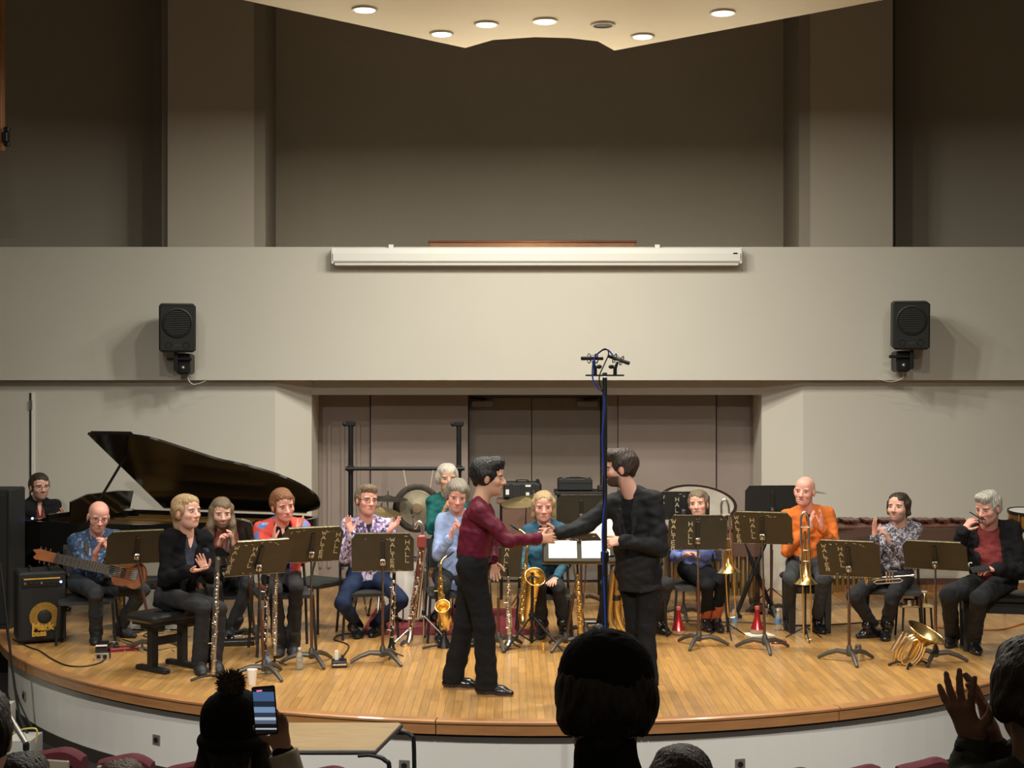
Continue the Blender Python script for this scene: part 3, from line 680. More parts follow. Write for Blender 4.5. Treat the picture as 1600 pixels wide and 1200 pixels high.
    if g('jacket'):
        s = torso(SDF(), .014, g('jhem', -.10), sl=.97); op = g('open', .05); ob = g('open2', op*.6); y0 = g('obot', -.1)
        s.cap(S+W*.03+f*.10, H+W*y0+f*.17, op, ob, k=.012, sub=True, flat=f, fs=2.2)
        jk = fast_obj('jacket', *s.mesh(.0085, wrinkle(.010, 55, seed+1)), g('jacket'), t)
        if g('lapel'):
            for sg in (-1,1):
                mb = MB(); q0 = nb+W*.02+u*sg*.055-f*.02; q1 = S-W*.02+u*sg*.075+f*.085; q2 = S-W*.16+u*sg*.082+f*.125; q3 = lerp(S, H, .62)+u*sg*.02+f*.135
                q1i = S-W*.02+u*sg*.048+f*.095; q2i = S-W*.16+u*sg*.045+f*.128; q0i = nb+W*.02+u*sg*.048-f*.015
                mb.add([q0,q1,q2,q3,q2i,q1i,q0i], [(0,1,5,6),(1,2,4,5),(2,3,4)] if sg > 0 else [(6,5,1,0),(5,4,2,1),(4,3,2)])
                o = mb.build('lapel', g('jacket'), jk); md = o.modifiers.new('thick','SOLIDIFY'); md.thickness = .008; md.offset = 0
    tr = g('trousers'); hm = g('legcut', .055); lw = g('legw', 1.); fl = g('flare', 1.)
    s = SDF(); s.cap(H-W*.0, H+W*g('rise', .07), .125*k, .135*k, k=.04, flat=f, fs=.76); s.cap(hip[0], hip[1], .090*k, k=.04)
    for i in (0,1):
        s.cap(hip[i], kn[i], .086*k*lw, .064*k*lw, k=.045); ad = (an[i]-kn[i]); e = kn[i]+ad*(1-max(0, hm-.085+.0)/max(ad.length,.1)) if hm > .085 else an[i]+ad.normalized()*(.085-hm)
        s.cap(kn[i], e, .062*k*lw, .054*k*lw*fl, k=.03, cut=True)
    fast_obj(g('trousers_name','trousers'), *s.mesh(.009, wrinkle(.0065, 48, seed+2)), tr, t)
    if g('belt'):
        q = SDF().cap(H+W*.045, H+W*.080, .146*k, .147*k, k=.01, flat=f, fs=.80, cut=True); fast_obj('belt', *q.mesh(.007), 'black_plastic', t)
    # ---- shoes
    for i in (0,1):
        fd = Vector(g('toe', (None,None))[i] or (f.x, f.y, 0)); fd.z = 0; fd.normalize(); a = Vector((an[i].x, an[i].y, z0)); s = SDF(); b_ = g('boot', 0); sd = Vector((-fd.y, fd.x, 0))
        s.cap(a-fd*.045+Vector((0,0,.035)), a+fd*.115+Vector((0,0,.030)), .040, .046, k=.03, flat=(0,0,1), fs=.85); s.cap(a+fd*.10+Vector((0,0,.028)), a+fd*.175+Vector((0,0,.022)), .043, .030, k=.03, flat=(0,0,1), fs=.75)
        s.cap(a+Vector((0,0,.03)), a+(kn[i]-an[i]).normalized()*(.10+b_*.14)-fd*.006, .044, .044+b_*.008, k=.03); s.cap(a+fd*.03+Vector((0,0,.05)), a+fd*.11+Vector((0,0,.04)), .034, .03, k=.03)
        s.half(a+Vector((0,0,.012)), (0,0,-1)); o = fast_obj('shoe', *s.mesh(.0065), g('shoe','shoe_black'), t)
        pl = []
        for q in np.linspace(0, 2*PI, 25)[:-1]: cx = math.cos(q); pl.append((.062+.135*cx, .045*math.sin(q)*(1-.1*cx)))
        MB().prism(pl, a+Vector((0,0,.0075)), fd, sd, .015).build('sole', g('sole','sole_black'), o)
        if g('sock'): q = SDF().cap(an[i]+Vector((0,0,-.0)), lerp(an[i], kn[i], .38), .047, .050, k=.01); fast_obj('sock', *q.mesh(.008), g('sock'), t)
    # ---- hair and extras, in head axes
    hr = g('hair')
    if hr:
        s = SDF(); HAIR[hr](s, cfg); nzf = g('hnoise', .004)
        def hn(X, Y, Z): return nzf*.6*(np.sin(X*330+np.sin(Z*70+Y*50)*2.2+Y*150)+.8*np.sin(Y*290+Z*80+X*120+np.sin(X*60)*1.5))*.5+nzf*.5*np.sin(Z*65+X*50+Y*30)
        V, Fc = s.mesh(.0052, hn); V = V @ np.array(R).T+np.array(O); fast_obj('hair', V, Fc, g('hairm'), t)
    T = lambda x, y, z: O+R @ Vector((x,y,z))
    if g('glasses'):
        mb = MB()
        for sg in (-1,1):
            mb.tube([T(sg*.033+.0235*math.cos(a), .0995-.004*abs(math.cos(a)), -.003+.0185*math.sin(a)) for a in np.linspace(0, 2*PI, 19)], .0019, 5, caps=False)
            mb.tube([T(sg*.056,.097,.004), T(sg*.074,.06,.006), T(sg*.080,-.005,.002)], .0019, 5)
        mb.tube([T(-.010,.102,.002), T(0,.105,.004), T(.010,.102,.002)], .0019, 5); mb.build('eyeglasses', 'eyeglass', t, True)
    return t, dict(sh=sh, el=el, wr=wr, H=H, S=S, W=W, u=u, f=f, nb=nb, T=T, O=O, R=R, kn=kn, an=an)
# ---- hair shapes (head axes: x left, y forward, z up)
def face_cut(s, top=.072, w_=.070, back=.035, k=.012): s.ell((0,back+.085,top-.108), (w_,.085,.108), k=k, sub=True)
def ear_cut(s, r=.026):
    for x in (-1,1): s.ell((x*.088,.006,-.016), (.024,r,.034), k=.008, sub=True)
def h_short(s, c):
    s.ell((0,.042,.064), (.058,.050,.047+c.get('hthick',.008)*.5), k=.02)
    t = c.get('hthick', .008); s.ell((0,-.022,.040), (.076+t*.7,.094+t,.080+t), k=.02); s.cap((0,-.078,.0), (0,-.080,-.045), .030+t, .022, k=.04)
    for x in (-1,1): s.ell((x*.060,-.020,-.005), (.020+t*.6,.050,.045), k=.03)
    q = c.get('quiff', 0)
    if q: s.ell((c.get('qx',0.),.055,.092+q*.2), (.055,.045,.024+q*.5), k=.03)
    face_cut(s, c.get('line', .054), .067, .030); ear_cut(s); s.half((0,0,-.075), (0,.25,-1))
def h_fringe(s, c):                     # bald on top, short hair round the sides
    s.ell((0,-.028,.005), (.080,.092,.060), k=.02); face_cut(s, .09, .085, .0); s.ell((0,.02,.085), (.085,.125,.055), k=.01, sub=True); ear_cut(s); s.half((0,0,-.06), (0,.2,-1))
def h_long(s, c):                       # long straight curtains
    s.ell((0,.042,.062), (.058,.052,.050), k=.02)
    ln = c.get('hlen', .26); s.ell((0,-.020,.040), (.084,.102,.089), k=.02)
    for x in (-1,1):
        s.cap((x*.066,-.01,.03), (x*.082,.012,-.10), .030, .030, k=.03); s.cap((x*.082,.012,-.10), (x*.088,.035,-.10-ln*.7), .032, .024, k=.03)
    s.cap((0,-.07,0), (0,-.075,-ln*.8), .060, .05, k=.04, flat=(0,1,0), fs=.6); s.ell((0,.135,-.052), (.056,.105,.108), k=.012, sub=True)
def h_updo(s, c):                       # gathered at the back, loose to the nape
    s.ell((0,.040,.062), (.060,.052,.052), k=.02)
    s.ell((0,-.020,.042), (.083,.103,.088), k=.02); s.ell((.0,-.105,.055), (.035,.032,.034), k=.02)
    for x in (-1,1): s.ell((x*.066,-.012,.0), (.022,.045,.055), k=.03)
    L_ = c.get('nape', .10)
    s.cap((0,-.075,-.01), (0,-.082,-.03-L_), .055, .038, k=.04); face_cut(s, .060, .066, .030); ear_cut(s, .022)
def h_bob(s, c):                        # chin length, parted
    s.ell((0,.040,.062), (.060,.052,.050), k=.02)
    s.ell((0,-.020,.040), (.084,.102,.088), k=.02)
    for x in (-1,1): s.cap((x*.070,.0,.03), (x*.076,-.01,-.045-c.get('drop',.03)), .024, .020, k=.03)
    s.cap((0,-.078,0), (0,-.075,-.09), .050, .038, k=.04); s.ell((0,.128,-.046), (.060,.100,.100), k=.012, sub=True)
    s.ell((.0,.10,.030), (.028,.06,.045), k=.02, sub=True)
def h_curly(s, c):                      # collar length waves swept back
    s.ell((0,.040,.066), (.064,.052,.052), k=.02)
    s.ell((0,-.022,.045), (.090,.106,.090), k=.02); s.ell((0,-.085,-.02), (.068,.045,.06), k=.03)
    for x in (-1,1): s.ell((x*.076,-.025,-.01), (.024,.045,.05), k=.03)
    face_cut(s, .048, .068, .030)
def h_beanie(s, c): pass
HAIR = {'short': h_short, 'fringe': h_fringe, 'long': h_long, 'updo': h_updo, 'bob': h_bob, 'curly': h_curly}
mat('shoe_black', (.010,.010,.011), .22, coat=.3); mat('sole_black', (.012,.012,.012), .6); mat('sole_tan', (.26,.15,.08), .6); mat('shoe_matte', (.014,.014,.015), .6)
# ------------------------------------------------------------ the cast (joints by pixel and depth; lists run right side, left side of the person)
cloth('black_wool', (.012,.012,.013)); cloth('black_suit', (.016,.016,.017), .7); cloth('charcoal', (.030,.030,.032)); cloth('black_trouser', (.011,.011,.012)); cloth('grey_jean', (.045,.050,.055))
cloth('navy', (.020,.032,.075)); cloth('burgundy', (.115,.012,.028), .5, .3, 16); cloth('light_blue', (.33,.43,.68)); cloth('green_shirt', (.015,.115,.110), .7); cloth('teal_shirt', (.040,.115,.175), .7)
cloth('sweater_blue', (.19,.24,.56)); cloth('orange_shirt', (.66,.175,.035)); cloth('maroon_knit', (.19,.035,.035)); cloth('velvet', (.006,.006,.007), .95); cloth('slate', (.035,.038,.055)); cloth('tee_black', (.008,.008,.009))
cloth('orange_sock', (.45,.12,.045)); cloth('maroon_shirt', (.19,.055,.045)); cloth('cream_knit', (.55,.47,.36)); cloth('olive_coat', (.05,.05,.04)); cloth('black_trim', (.008,.008,.008))
pattern_mat('blue_print', [(0,(.035,.07,.15)),(.5,(.06,.12,.22)),(.62,(.20,.30,.42)),(.74,(.03,.06,.13))], 55, warp=.04)
pattern_mat('floral_print', [(0,(.55,.50,.66)),(.30,(.10,.06,.20)),(.46,(.68,.64,.74)),(.62,(.24,.15,.36)),(.80,(.60,.50,.62)),(.9,(.045,.03,.10))], 58, (1,1,.55), warp=.03)
pattern_mat('grey_print', [(0,(.06,.055,.075)),(.35,(.34,.31,.36)),(.55,(.10,.09,.12)),(.75,(.45,.42,.46))], 75, warp=.03)
pattern_mat('kimono_print', [(0,(.72,.075,.045)),(.66,(.72,.075,.045)),(.70,(.12,.20,.50)),(.78,(.72,.09,.05)),(.86,(.30,.42,.68)),(.91,(.25,.05,.20))], 15, warp=.10)
hairm('hair_black', (.012,.010,.010)); hairm('hair_dark', (.040,.026,.018)); hairm('hair_brown', (.14,.075,.035)); hairm('hair_auburn', (.20,.085,.035)); hairm('hair_blond', (.36,.235,.115)); hairm('hair_grey', (.42,.39,.34)); hairm('hair_white', (.55,.50,.42)); hairm('hair_fair', (.42,.29,.15)); hairm('hair_mouse', (.18,.13,.08)); hairm('hair_salt', (.23,.20,.16))
UP = (0,0,1)
def clap(i, lean=.25, open_=.0, up=1.):
    s = 1 if i == 0 else -1; return dict(d=(s*lean, -.25, up), n=(s, 0, .1), t=(s*-.1+s*open_, 1, .2), curl=.16, spread=.14)
BY = {}
def cast(key, label, D, **cfg): BY[key] = person(label, cfg, D)
cast('pianist', 'man with glasses in a black jacket seated behind the grand piano keyboard', 14.35, head=(62,760,-.05), rot=(38,0,0), sh=((31,799,-.12),(84,796,.10)), el=((28,846,-.16),(93,838,.0)), wr=((84,824,-.20),(96,818,-.10)), hip=(50,880,.05),
  hands=(dict(d=(.2,0,1), n=(.6,.5,0), t=(-.3,.8,.2)), dict(d=(.25,0,1), n=(-.6,-.6,0), t=(-.6,.5,.2), spread=.2)), shirt='maroon_shirt', jacket='black_wool', open=.045, trousers='black_trouser', hair='short', hairm='hair_dark', hairc=(.06,.04,.03), glasses=1, beard=.45, skin='fair', collar='black_wool', vneck=1)
cast('bassist', 'bald man with glasses and a blue print shirt holding a bass guitar', 12.5, head=(154,807,-.10), rot=(24,-12,6), sh=((115,850,-.02),(183,845,.06)), el=((143,898,-.16),(186,884,-.14)), wr=((150,862,-.30),(172,860,-.28)), hip=(138,912,0),
  kn=((150,926,-.42),(222,922,-.30)), an=((150,1003),(188,994)), toe=((.25,-1,0),(.9,-.6,0)), hands=(dict(d=(.55,-.1,.85), n=(.7,0,-.5), t=(-.3,.9,.4), curl=.2), dict(d=(-.5,-.1,.8), n=(-.7,.2,-.4), t=(.2,.9,.3), curl=.35)), shirt='blue_print', collar='blue_print', trousers='grey_jean', shoe='shoe_matte', bare=1, sleeve=.28, nocuff=1, glasses=1, beard=.35, beardc=(.35,.25,.2), browc=(.25,.17,.12), skin='pink', brow=.5)
cast('flutist', 'blond woman in black velvet clapping on the padded bench', 11.25, fem=1, head=(292,799,-.08), rot=(58,4,0), sh=((262,848,-.10),(318,850,.12)), el=((258,905,-.20),(330,900,.02)), wr=((296,892,-.30),(322,893,-.16)), hip=(272,932,0),
  kn=((318,948,-.28),(342,950,-.12)), an=((312,1050),(336,1046)), toe=((.35,-1,0),(.4,-1,0)), hands=(dict(d=(1,-.2,.1), n=(0,.1,1), t=(0,-.8,.2), curl=.1), dict(d=(-.4,-.2,1), n=(.3,-.3,-.6), t=(.8,0,.3), curl=.12)), shirt='slate', jacket='velvet', open=.05, trousers='charcoal', flare=1.25, legw=1.02, hair='updo', hairm='hair_blond', hairc=(.28,.18,.09), nape=.09, smile=1., boot=.7, vneck=1, shoe='shoe_matte')
cast('guitarist', 'long haired bearded man in a maroon shirt clapping beside the piano', 12.85, head=(346,801,-.08), rot=(20,-6,0), sh=((322,840,0),(374,838,.06)), el=((330,876,-.14),(379,872,-.10)), wr=((342,852,-.28),(366,852,-.26)), hip=(348,905,0),
  kn=((335,914,-.38),(388,914,-.30)), an=((345,992,12.6),(362,994)), toe=((.1,-1,0),(-.15,-1,0)), hands=(dict(d=(.3,-.3,1), n=(.8,0,-.2), t=(-.2,.9,.3), curl=.75), dict(d=(-.1,-.2,1), n=(-1,-.2,0), t=(-.3,.8,.3), curl=.4)), shirt='maroon_shirt', collar='maroon_shirt', trousers='grey_jean', hair='long', hairm='hair_mouse', hairc=(.14,.09,.05), beard=.85, beardc=(.10,.055,.03), hlen=.30, boot=.5, shoe='shoe_matte')
cast('kimono', 'woman in a bright red printed jacket clapping behind a music stand', 12.0, fem=1, head=(442,789,-.10), rot=(30,-8,-8), sh=((410,834,-.04),(470,830,.06)), el=((414,878,-.16),(476,866,-.10)), wr=((428,848,-.30),(462,832,-.26)), hip=(440,902,0),
  kn=((430,922,-.40),(463,918,-.36)), an=((436,1022),(458,1020)), toe=((.1,-1,0),(.15,-1,0)), hands=(dict(d=(.05,-.2,1), n=(1,0,.1), t=(0,1,.2), curl=.1), dict(d=(.55,-.2,.8), n=(-.8,-.3,.5), t=(-.4,.6,.5), curl=.15)), shirt='tee_black', jacket='kimono_print', open=.075, loose=1.15, jhem=-.10, trousers='charcoal', flare=1.2, hair='updo', hairm='hair_auburn', hairc=(.16,.07,.03), nape=.05, vneck=1, smile=.8, boot=.6, shoe='shoe_matte', skin='pink')
cast('floral', 'man with glasses and a purple floral shirt spreading his hands', 12.75, head=(573,781,-.10), rot=(30,2,4), sh=((543,826,-.04),(606,826,.04)), el=((538,872,-.18),(618,864,-.16)), wr=((550,834,-.36),(607,830,-.36)), hip=(573,900,0),
  kn=((534,942,-.36),(628,938,-.34)), an=((560,993),(585,991)), toe=((.05,-1,0),(-.05,-1,0)), hands=(dict(d=(-.35,-.2,1), n=(.7,-.6,.2), t=(.6,.2,.5), curl=.12, spread=.2), dict(d=(.75,-.2,.7), n=(-.4,-.5,.8), t=(-.6,.1,.8), curl=.1, spread=.2)), shirt='floral_print', collar='floral_print', vneck='charcoal', trousers='navy', legcut=.20, sock='tee_black', boot=.35, hair='short', hairm='hair_mouse', hairc=(.15,.10,.06), glasses=1, smile=.7, quiff=.012, skin='pink', belt=0)
cast('green', 'grey haired man in a green shirt seated by the hanging gong', 13.9, head=(699,747,-.03), rot=(12,0,0), sh=((675,789,0),(724,789,.04)), el=((674,828,-.10),(728,826,-.08)), wr=((692,806,-.26),(706,804,-.26)), hip=(700,850,.05), hands=(clap(0), clap(1)), shirt='green_shirt', collar='green_shirt', trousers='black_trouser', hair='curly', hairm='hair_white', hairc=(.4,.36,.3), skin='tan', jaw=1.06, smile=.1)
cast('lightblue', 'grey haired man in a light blue shirt behind the man in burgundy', 12.6, head=(714,774,-.12), rot=(8,-14,6), sh=((690,818,-.02),(746,818,.02)), el=((684,868,-.14),(752,868,-.1)), wr=((703,842,-.28),(722,838,-.28)), hip=(708,902,0), kn=((692,916,-.38),(735,916,-.36)), an=((689,1000),(735,1000,12.3)), toe=((0,-1,0),(.1,-1,0)), hands=(clap(0), clap(1)), shirt='light_blue', collar='light_blue', hem=-.1, trousers='charcoal', hair='curly', hairm='hair_salt', hairc=(.3,.26,.22), skin='pink')
cast('teal', 'woman with straight fair hair in a teal shirt seated behind a saxophone', 12.75, fem=1, head=(849,791,-.06), rot=(2,-4,0), sh=((825,834,0),(876,832,0)), el=((816,880,-.10),(884,880,-.10)), wr=((832,905,-.32),(868,905,-.32)), hip=(850,905,0), kn=((843,916,-.38),(872,916,-.38)), an=((846,994),(882,992)), toe=((-.1,-1,0),(.15,-1,0)), hands=(dict(d=(.3,-1,-.1), n=(0,0,-1), t=(1,0,0)), dict(d=(-.3,-1,-.1), n=(0,0,-1), t=(-1,0,0))), shirt='teal_shirt', collar='tee_black', vneck=1, trousers='charcoal', flare=1.25, legcut=.12, hair='bob', hairm='hair_fair', hairc=(.33,.22,.12), smile=.6, shoe='shoe_black', boot=.5, skin='pink')
cast('hidden', 'player in dark clothes mostly hidden behind the man in the black suit', 12.9, head=(1003,800,-.08), rot=(-10,0,0), sh=((974,838,0),(1030,838,0)), el=((968,880,-.12),(1026,880,-.12)), wr=((980,890,-.34),(1010,890,-.34)), hip=(995,900,0), kn=((950,912,-.34),(1042,912,-.30)), an=((942,992),(1026,988)), toe=((0,-1,0),(.6,-1,0)), shirt='charcoal', collar='charcoal', trousers='charcoal', hair='short', hairm='hair_dark')
cast('sweater', 'woman in a pale blue sweater with orange socks holding a trombone', 13.1, fem=1, head=(1091,787,-.06), hsz=.94, rot=(-18,4,-6), sh=((1066,836,0),(1116,836,.02)), el=((1054,872,-.10),(1124,870,-.10)), wr=((1072,866,-.34),(1120,846,-.36)), hip=(1086,892,0), kn=((1106,914,-.40),(1129,908,-.34)), an=((1103,983),(1118,984)), toe=((.05,-1,0),(.15,-1,0)), hands=(dict(d=(.8,-.5,.2), n=(0,-.3,-1), t=(0,-.5,1), curl=.5), dict(d=(.6,-.6,.5), n=(-.5,-.2,-.4), t=(-.3,0,1), curl=.6)), shirt='sweater_blue', trousers='black_trouser', legcut=.20, sock='orange_sock', hair='updo', hairm='hair_mouse', hairc=(.14,.1,.06), nape=.12, smile=.9, shoe='shoe_black', bulk=.98)
cast('orange', 'bald smiling man in an orange shirt clapping over a standing trombone', 12.95, head=(1257,767,-.10), rot=(-26,0,4), sh=((1228,812,.02),(1294,808,-.02)), el=((1230,862,-.10),(1306,852,-.14)), wr=((1266,826,-.34),(1283,825,-.34)), hip=(1260,880,0), kn=((1236,904,-.40),(1286,904,-.38)), an=((1232,982),(1277,986)), toe=((-.1,-1,0),(.1,-1,0)), hands=(clap(0, .05), clap(1, .0)), shirt='orange_shirt', collar='orange_shirt', vneck='tee_black', trousers='grey_jean', legcut=.16, sock='tee_black', hair='fringe', hairm='hair_white', hairc=(.5,.42,.35), browc=(.4,.3,.22), smile=1., mouth=.004, skin='pink', brow=.6, glasses=0)
cast('greyprint', 'dark haired man in a grey print shirt clapping with a trumpet on his lap', 12.75, head=(1404,793,-.08), rot=(-38,8,0), sh=((1382,836,.04),(1430,832,-.02)), el=((1366,872,-.12),(1414,874,-.24)), wr=((1367,838,-.26),(1390,846,-.32)), hip=(1396,898,0), kn=((1334,932,-.36),(1394,936,-.42)), an=((1366,995),(1384,997)), toe=((-1,-.5,0),(-.3,-1,0)), hands=(dict(d=(-.1,-.1,1), n=(.8,-.5,0), t=(.5,.6,.3), curl=.1, spread=.22), dict(d=(-.5,-.2,.85), n=(-.6,.2,-.3), t=(-.1,.8,.5), curl=.25)), shirt='grey_print', collar='grey_print', trousers='charcoal', legcut=.12, boot=.5, belt=1, hair='bob', drop=.0, hairm='hair_dark', hairc=(.05,.035,.025), beard=.6, beardc=(.12,.08,.06), mouth=.004, skin='fair', smile=.1)
cast('jacketman', 'grey haired man in a dark jacket and maroon turtleneck biting his eyeglasses', 11.95, head=(1544,793,-.14), rot=(-52,-12,0), sh=((1506,840,.06),(1584,834,-.06)), el=((1494,868,-.10),(1592,895,-.20)), wr=((1506,829,-.30),(1556,889,-.44)), hip=(1552,908,0), kn=((1482,928,-.34),(1530,934,-.46)), an=((1488,1008),(1521,1018)), toe=((-.55,-1,0),(-.1,-1,0)), hands=(dict(d=(.5,-.2,.85), n=(.6,.3,-.3), t=(.4,-.4,.5), curl=.55), dict(d=(-1,-.2,.0), n=(.1,.3,-1), t=(-.2,-.3,1), curl=.45)), shirt='maroon_knit', jacket='black_wool', open=.085, open2=.09, jhem=-.08, trousers='charcoal', legw=1.05, belly=.02, bulk=1.06, hair='short', hairm='hair_grey', hairc=(.4,.35,.3), hthick=.012, quiff=.012, mouth=.008, skin='pink', nk=1.1)
# the two men shaking hands
HX = P(856, 838, 10.33)
cast('burgundy', 'standing man in a burgundy shirt shaking hands, seen in profile', 10.32, head=(764,745,.0), rot=(84,-3,0), sh=((747,806,-.19),(752,802,.17)), el=((795,846,-.24),(768,850,.22)), wr=(P(842,842,10.30),P(770,876,10.42)), hip=(739,884,0), kn=((757,976,-.10),(726,974,.10)), an=((760,1086),(708,1075)), toe=((1,-.25,0),(1,-.1,0)),
  hands=(dict(d=(1,.12,.02), n=(.1,1,-.1), t=(.1,0,1), curl=(.28,.34,.40,.46), thumb=.7), dict(d=(.15,-.2,-1), n=(0,-.6,.1), t=(1,0,0), curl=.3)), shirt='burgundy', collar='burgundy', cgap=18, trousers='black_trouser', bulk=1.10, legw=1.10, flare=1.25, legcut=.05, rise=.09, belt=1, hair='short', hairm='hair_black', hairc=(.02,.015,.012), hthick=.016, quiff=.03, skin='tan', shoe='shoe_black', sole='sole_tan', hem=.082, smile=.5)
cast('suit', 'bearded man in a black suit shaking hands beside the tall microphone stand', 10.45, head=(968,731,-.05), rot=(-88,-4,0), sh=((958,794,.10),(1021,788,-.08)), el=((913,822,.02),(1032,856,-.12)), wr=(P(872,834,10.36),P(972,845,10.20)), hip=(998,895,.02), kn=((992,978,.04),(1010,980,-.06)), an=((1000,1088,10.55),(1014,1094,10.32)), toe=((-.8,-.6,0),(-.6,-.8,0)),
  hands=(dict(d=(-1,-.05,.04), n=(-.1,-1,-.1), t=(0,0,1), curl=(.28,.34,.40,.46), thumb=.7), dict(d=(-1,-.2,-.1), n=(0,.6,-.5), t=(0,-.3,1), curl=.8)), shirt='tee_black', jacket='black_suit', open=.045, open2=.01, obot=.12, lapel=1, jhem=-.12, trousers='black_trouser', legw=1.0, flare=1.3, legcut=.05, hair='short', hairm='hair_dark', hairc=(.03,.022,.018), hthick=.015, quiff=.02, beard=.95, beardc=(.035,.025,.02), skin='fair')
# ------------------------------------------------------------ music stands and chairs
mat('stand_tray', (.046,.040,.026), .42, .35, var=.10, vscale=12); mat('stand_edge', (.35,.31,.20), .4, .6, var=.5, vscale=60); mat('stand_dark', (.012,.011,.009), .5); mat('stand_tube', (.13,.062,.042), .35, .5); mat('stand_chrome', (.45,.43,.40), .25, 1.); mat('stand_base', (.10,.092,.082), .45, .5); mat('letter_paint', (.62,.54,.34), .6, var=.3, vscale=80); mat('paper', (.82,.81,.78), .7)
mat('tray_black', (.013,.013,.012), .45)
GL = {'W': [(0,1,.25,0),(.25,0,.5,.7),(.5,.7,.75,0),(.75,0,1,1)], 'A': [(0,0,.5,1),(.5,1,1,0),(.2,.35,.8,.35)], 'L': [(.1,1,.1,0),(.1,.03,.9,.03)], 'T': [(0,.97,1,.97),(.5,1,.5,0)], 'E': [(.1,0,.1,1),(.1,.97,.9,.97),(.1,.5,.75,.5),(.1,.03,.9,.03)], 'R': [(.1,0,.1,1),(.1,.97,.8,.9),(.8,.9,.8,.6),(.8,.6,.1,.5),(.4,.5,.9,0)], 'H': [(.1,0,.1,1),(.9,0,.9,1),(.1,.5,.9,.5)]}
def stroke(mb, x0, z0, x1, z1, t=.005, y=-.004):
    d = Vector((x1-x0, z1-z0)); n = Vector((-d.y, d.x)).normalized()*t/2
    mb.prism([(x0+n.x,z0+n.y),(x0-n.x,z0-n.y),(x1-n.x,z1-n.y),(x1+n.x,z1+n.y)], (0,y,0), (1,0,0), (0,0,1), .0015)
def column(mb, word, x, ztop, h, w, gap=.012, slant=0.):
    for ch in word:
        for a, b, c, d in GL[ch]: stroke(mb, x+a*w, ztop-h+b*h, x+c*w, ztop-h+d*h)
        ztop -= h+gap; x += slant
def music_stand(label, base, tray, yaw=0., tilt=14., roll=0., cols=None, legrot=0., w=.50, h=.325, mt='stand_tray', front=False, group='music stands'):
    B = onfloor(*base) if len(base) == 2 else P(base[0], base[1], base[2]); B.z = 0
    C = P(tray[0], tray[1], B.y-.02 if len(tray) < 3 else tray[2]); t = thing('music_stand', label, 'music stand', B, group)
    R = Matrix.Rotation(math.radians(yaw), 4, 'Z') @ Matrix.Rotation(math.radians(tilt), 4, 'X') @ Matrix.Rotation(math.radians(roll), 4, 'Y'); M = Matrix.Translation(C) @ R
    a, b = w/2, h/2; mb = MB(); mb.M = M
    mb.prism([(-a,-b),(a,-b),(a,b-.05),(a-.04,b),(-a+.04,b),(-a,b-.05)], (0,0,0), (1,0,0), (0,0,1), .004)
    mb.box((0,.008,b), (w-.085,.018,.003)); tr = mb.build('tray', mt, t)
    mb = MB(); mb.M = M; mb.box((0,.030,-b), (w,.065,.004)); mb.box((0,.062,-b+.012), (w,.004,.028)); mb.build('shelf', mt, t)
    mb = MB(); mb.M = M; mb.box((0,-.0005,b+.0015), (w-.085,.010,.0035)); mb.build('worn_lit_edge', 'stand_edge', tr); mb = MB(); mb.M = M; mb.box((0,-.0005,-b-.001), (w,.009,.003)); mb.build('worn_lit_edge', 'stand_edge', tr)  # worn edges, with the light caught along them put into the pale metal
    mb = MB(); mb.M = M; mb.rbox((0,-.010,.0), (.030,.018,h*.66), .004); mb.build('spine', 'stand_dark', t)
    mb = MB(); mb.M = M; mb.rbox((0,-.028,-b*.45), (.045,.03,.06), .008); mb.lathe((.0,-.045,-b*.45), (0,-1,0), [(0,.014),(.012,.016),(.02,.012),(.022,0)], 12); mb.build('clutch', 'stand_chrome', t, True)
    if cols:
        for (word, x, ztop, hh, ww, sl) in cols: mb = MB(); mb.M = M; column(mb, word, x*w-a, b-ztop, hh, ww, slant=sl); mb.build('lettering', 'letter_paint', tr)
        mb = MB(); mb.M = M; rr = random.Random(len(label))
        for q in range(10): x = rr.uniform(-a*.9, a*.9); z = rr.choice((b-.03, b-.04, -b+.012))+rr.uniform(-.01,.01); stroke(mb, x, z, x+rr.uniform(-.03,.03), z+rr.uniform(-.008,.008), .0025)
        mb.build('scratches', 'letter_paint', tr)['kind'] = 'stuff'
    top = M @ Vector((0,-.022,-b*.45)); mid = B+(top-B)*.62
    MB().cyl(mid-(top-B)*.05, top, .0085, n=10).build('inner_tube', 'stand_chrome', t, True)
    MB().tube([B+Vector((0,0,.05)), mid-(top-B)*.02, mid], [.0125,.0125,.0145], 10).build('outer_tube', 'stand_tube', t, True)
    MB().lathe(B+Vector((0,0,.045)), (0,0,1), [(0,.020),(.02,.030),(.055,.026),(.09,.017)], 16).build('hub', 'stand_base', t, True)
    for k in range(3):
        an_ = math.radians(legrot+120*k-90); d = Vector((math.cos(an_), math.sin(an_), 0))
        MB().tube([B+d*.02+Vector((0,0,.075)), B+d*.10+Vector((0,0,.082)), B+d*.18+Vector((0,0,.055)), B+d*.26+Vector((0,0,.012))], [.022,.020,.018,.013], 8).build('leg', 'stand_base', t, True)
    return t, M
WH = lambda xw, xh, sl=0.: [('WALTER', xw, .035, .034, .036, sl), ('HALL', xh, .055, .040, .036, sl)]
music_stand('dark music stand with a plain tray between the bassist and the blond woman', (240,1018), (214,855), yaw=25, tilt=28, legrot=20)
music_stand('lettered music stand tilted to the left in front of the long haired guitarist', (413,1058), (405,871), yaw=33, tilt=32, cols=WH(.05,.36,-.004), legrot=40)
music_stand('lettered music stand before the woman in the red jacket', (487,1038), (487,851), yaw=24, tilt=28, cols=WH(.64,.88), legrot=30)
music_stand('lettered music stand in front of the man in the floral shirt', (598,1035), (598,863), yaw=4, tilt=16, cols=WH(.62,.86), legrot=40)
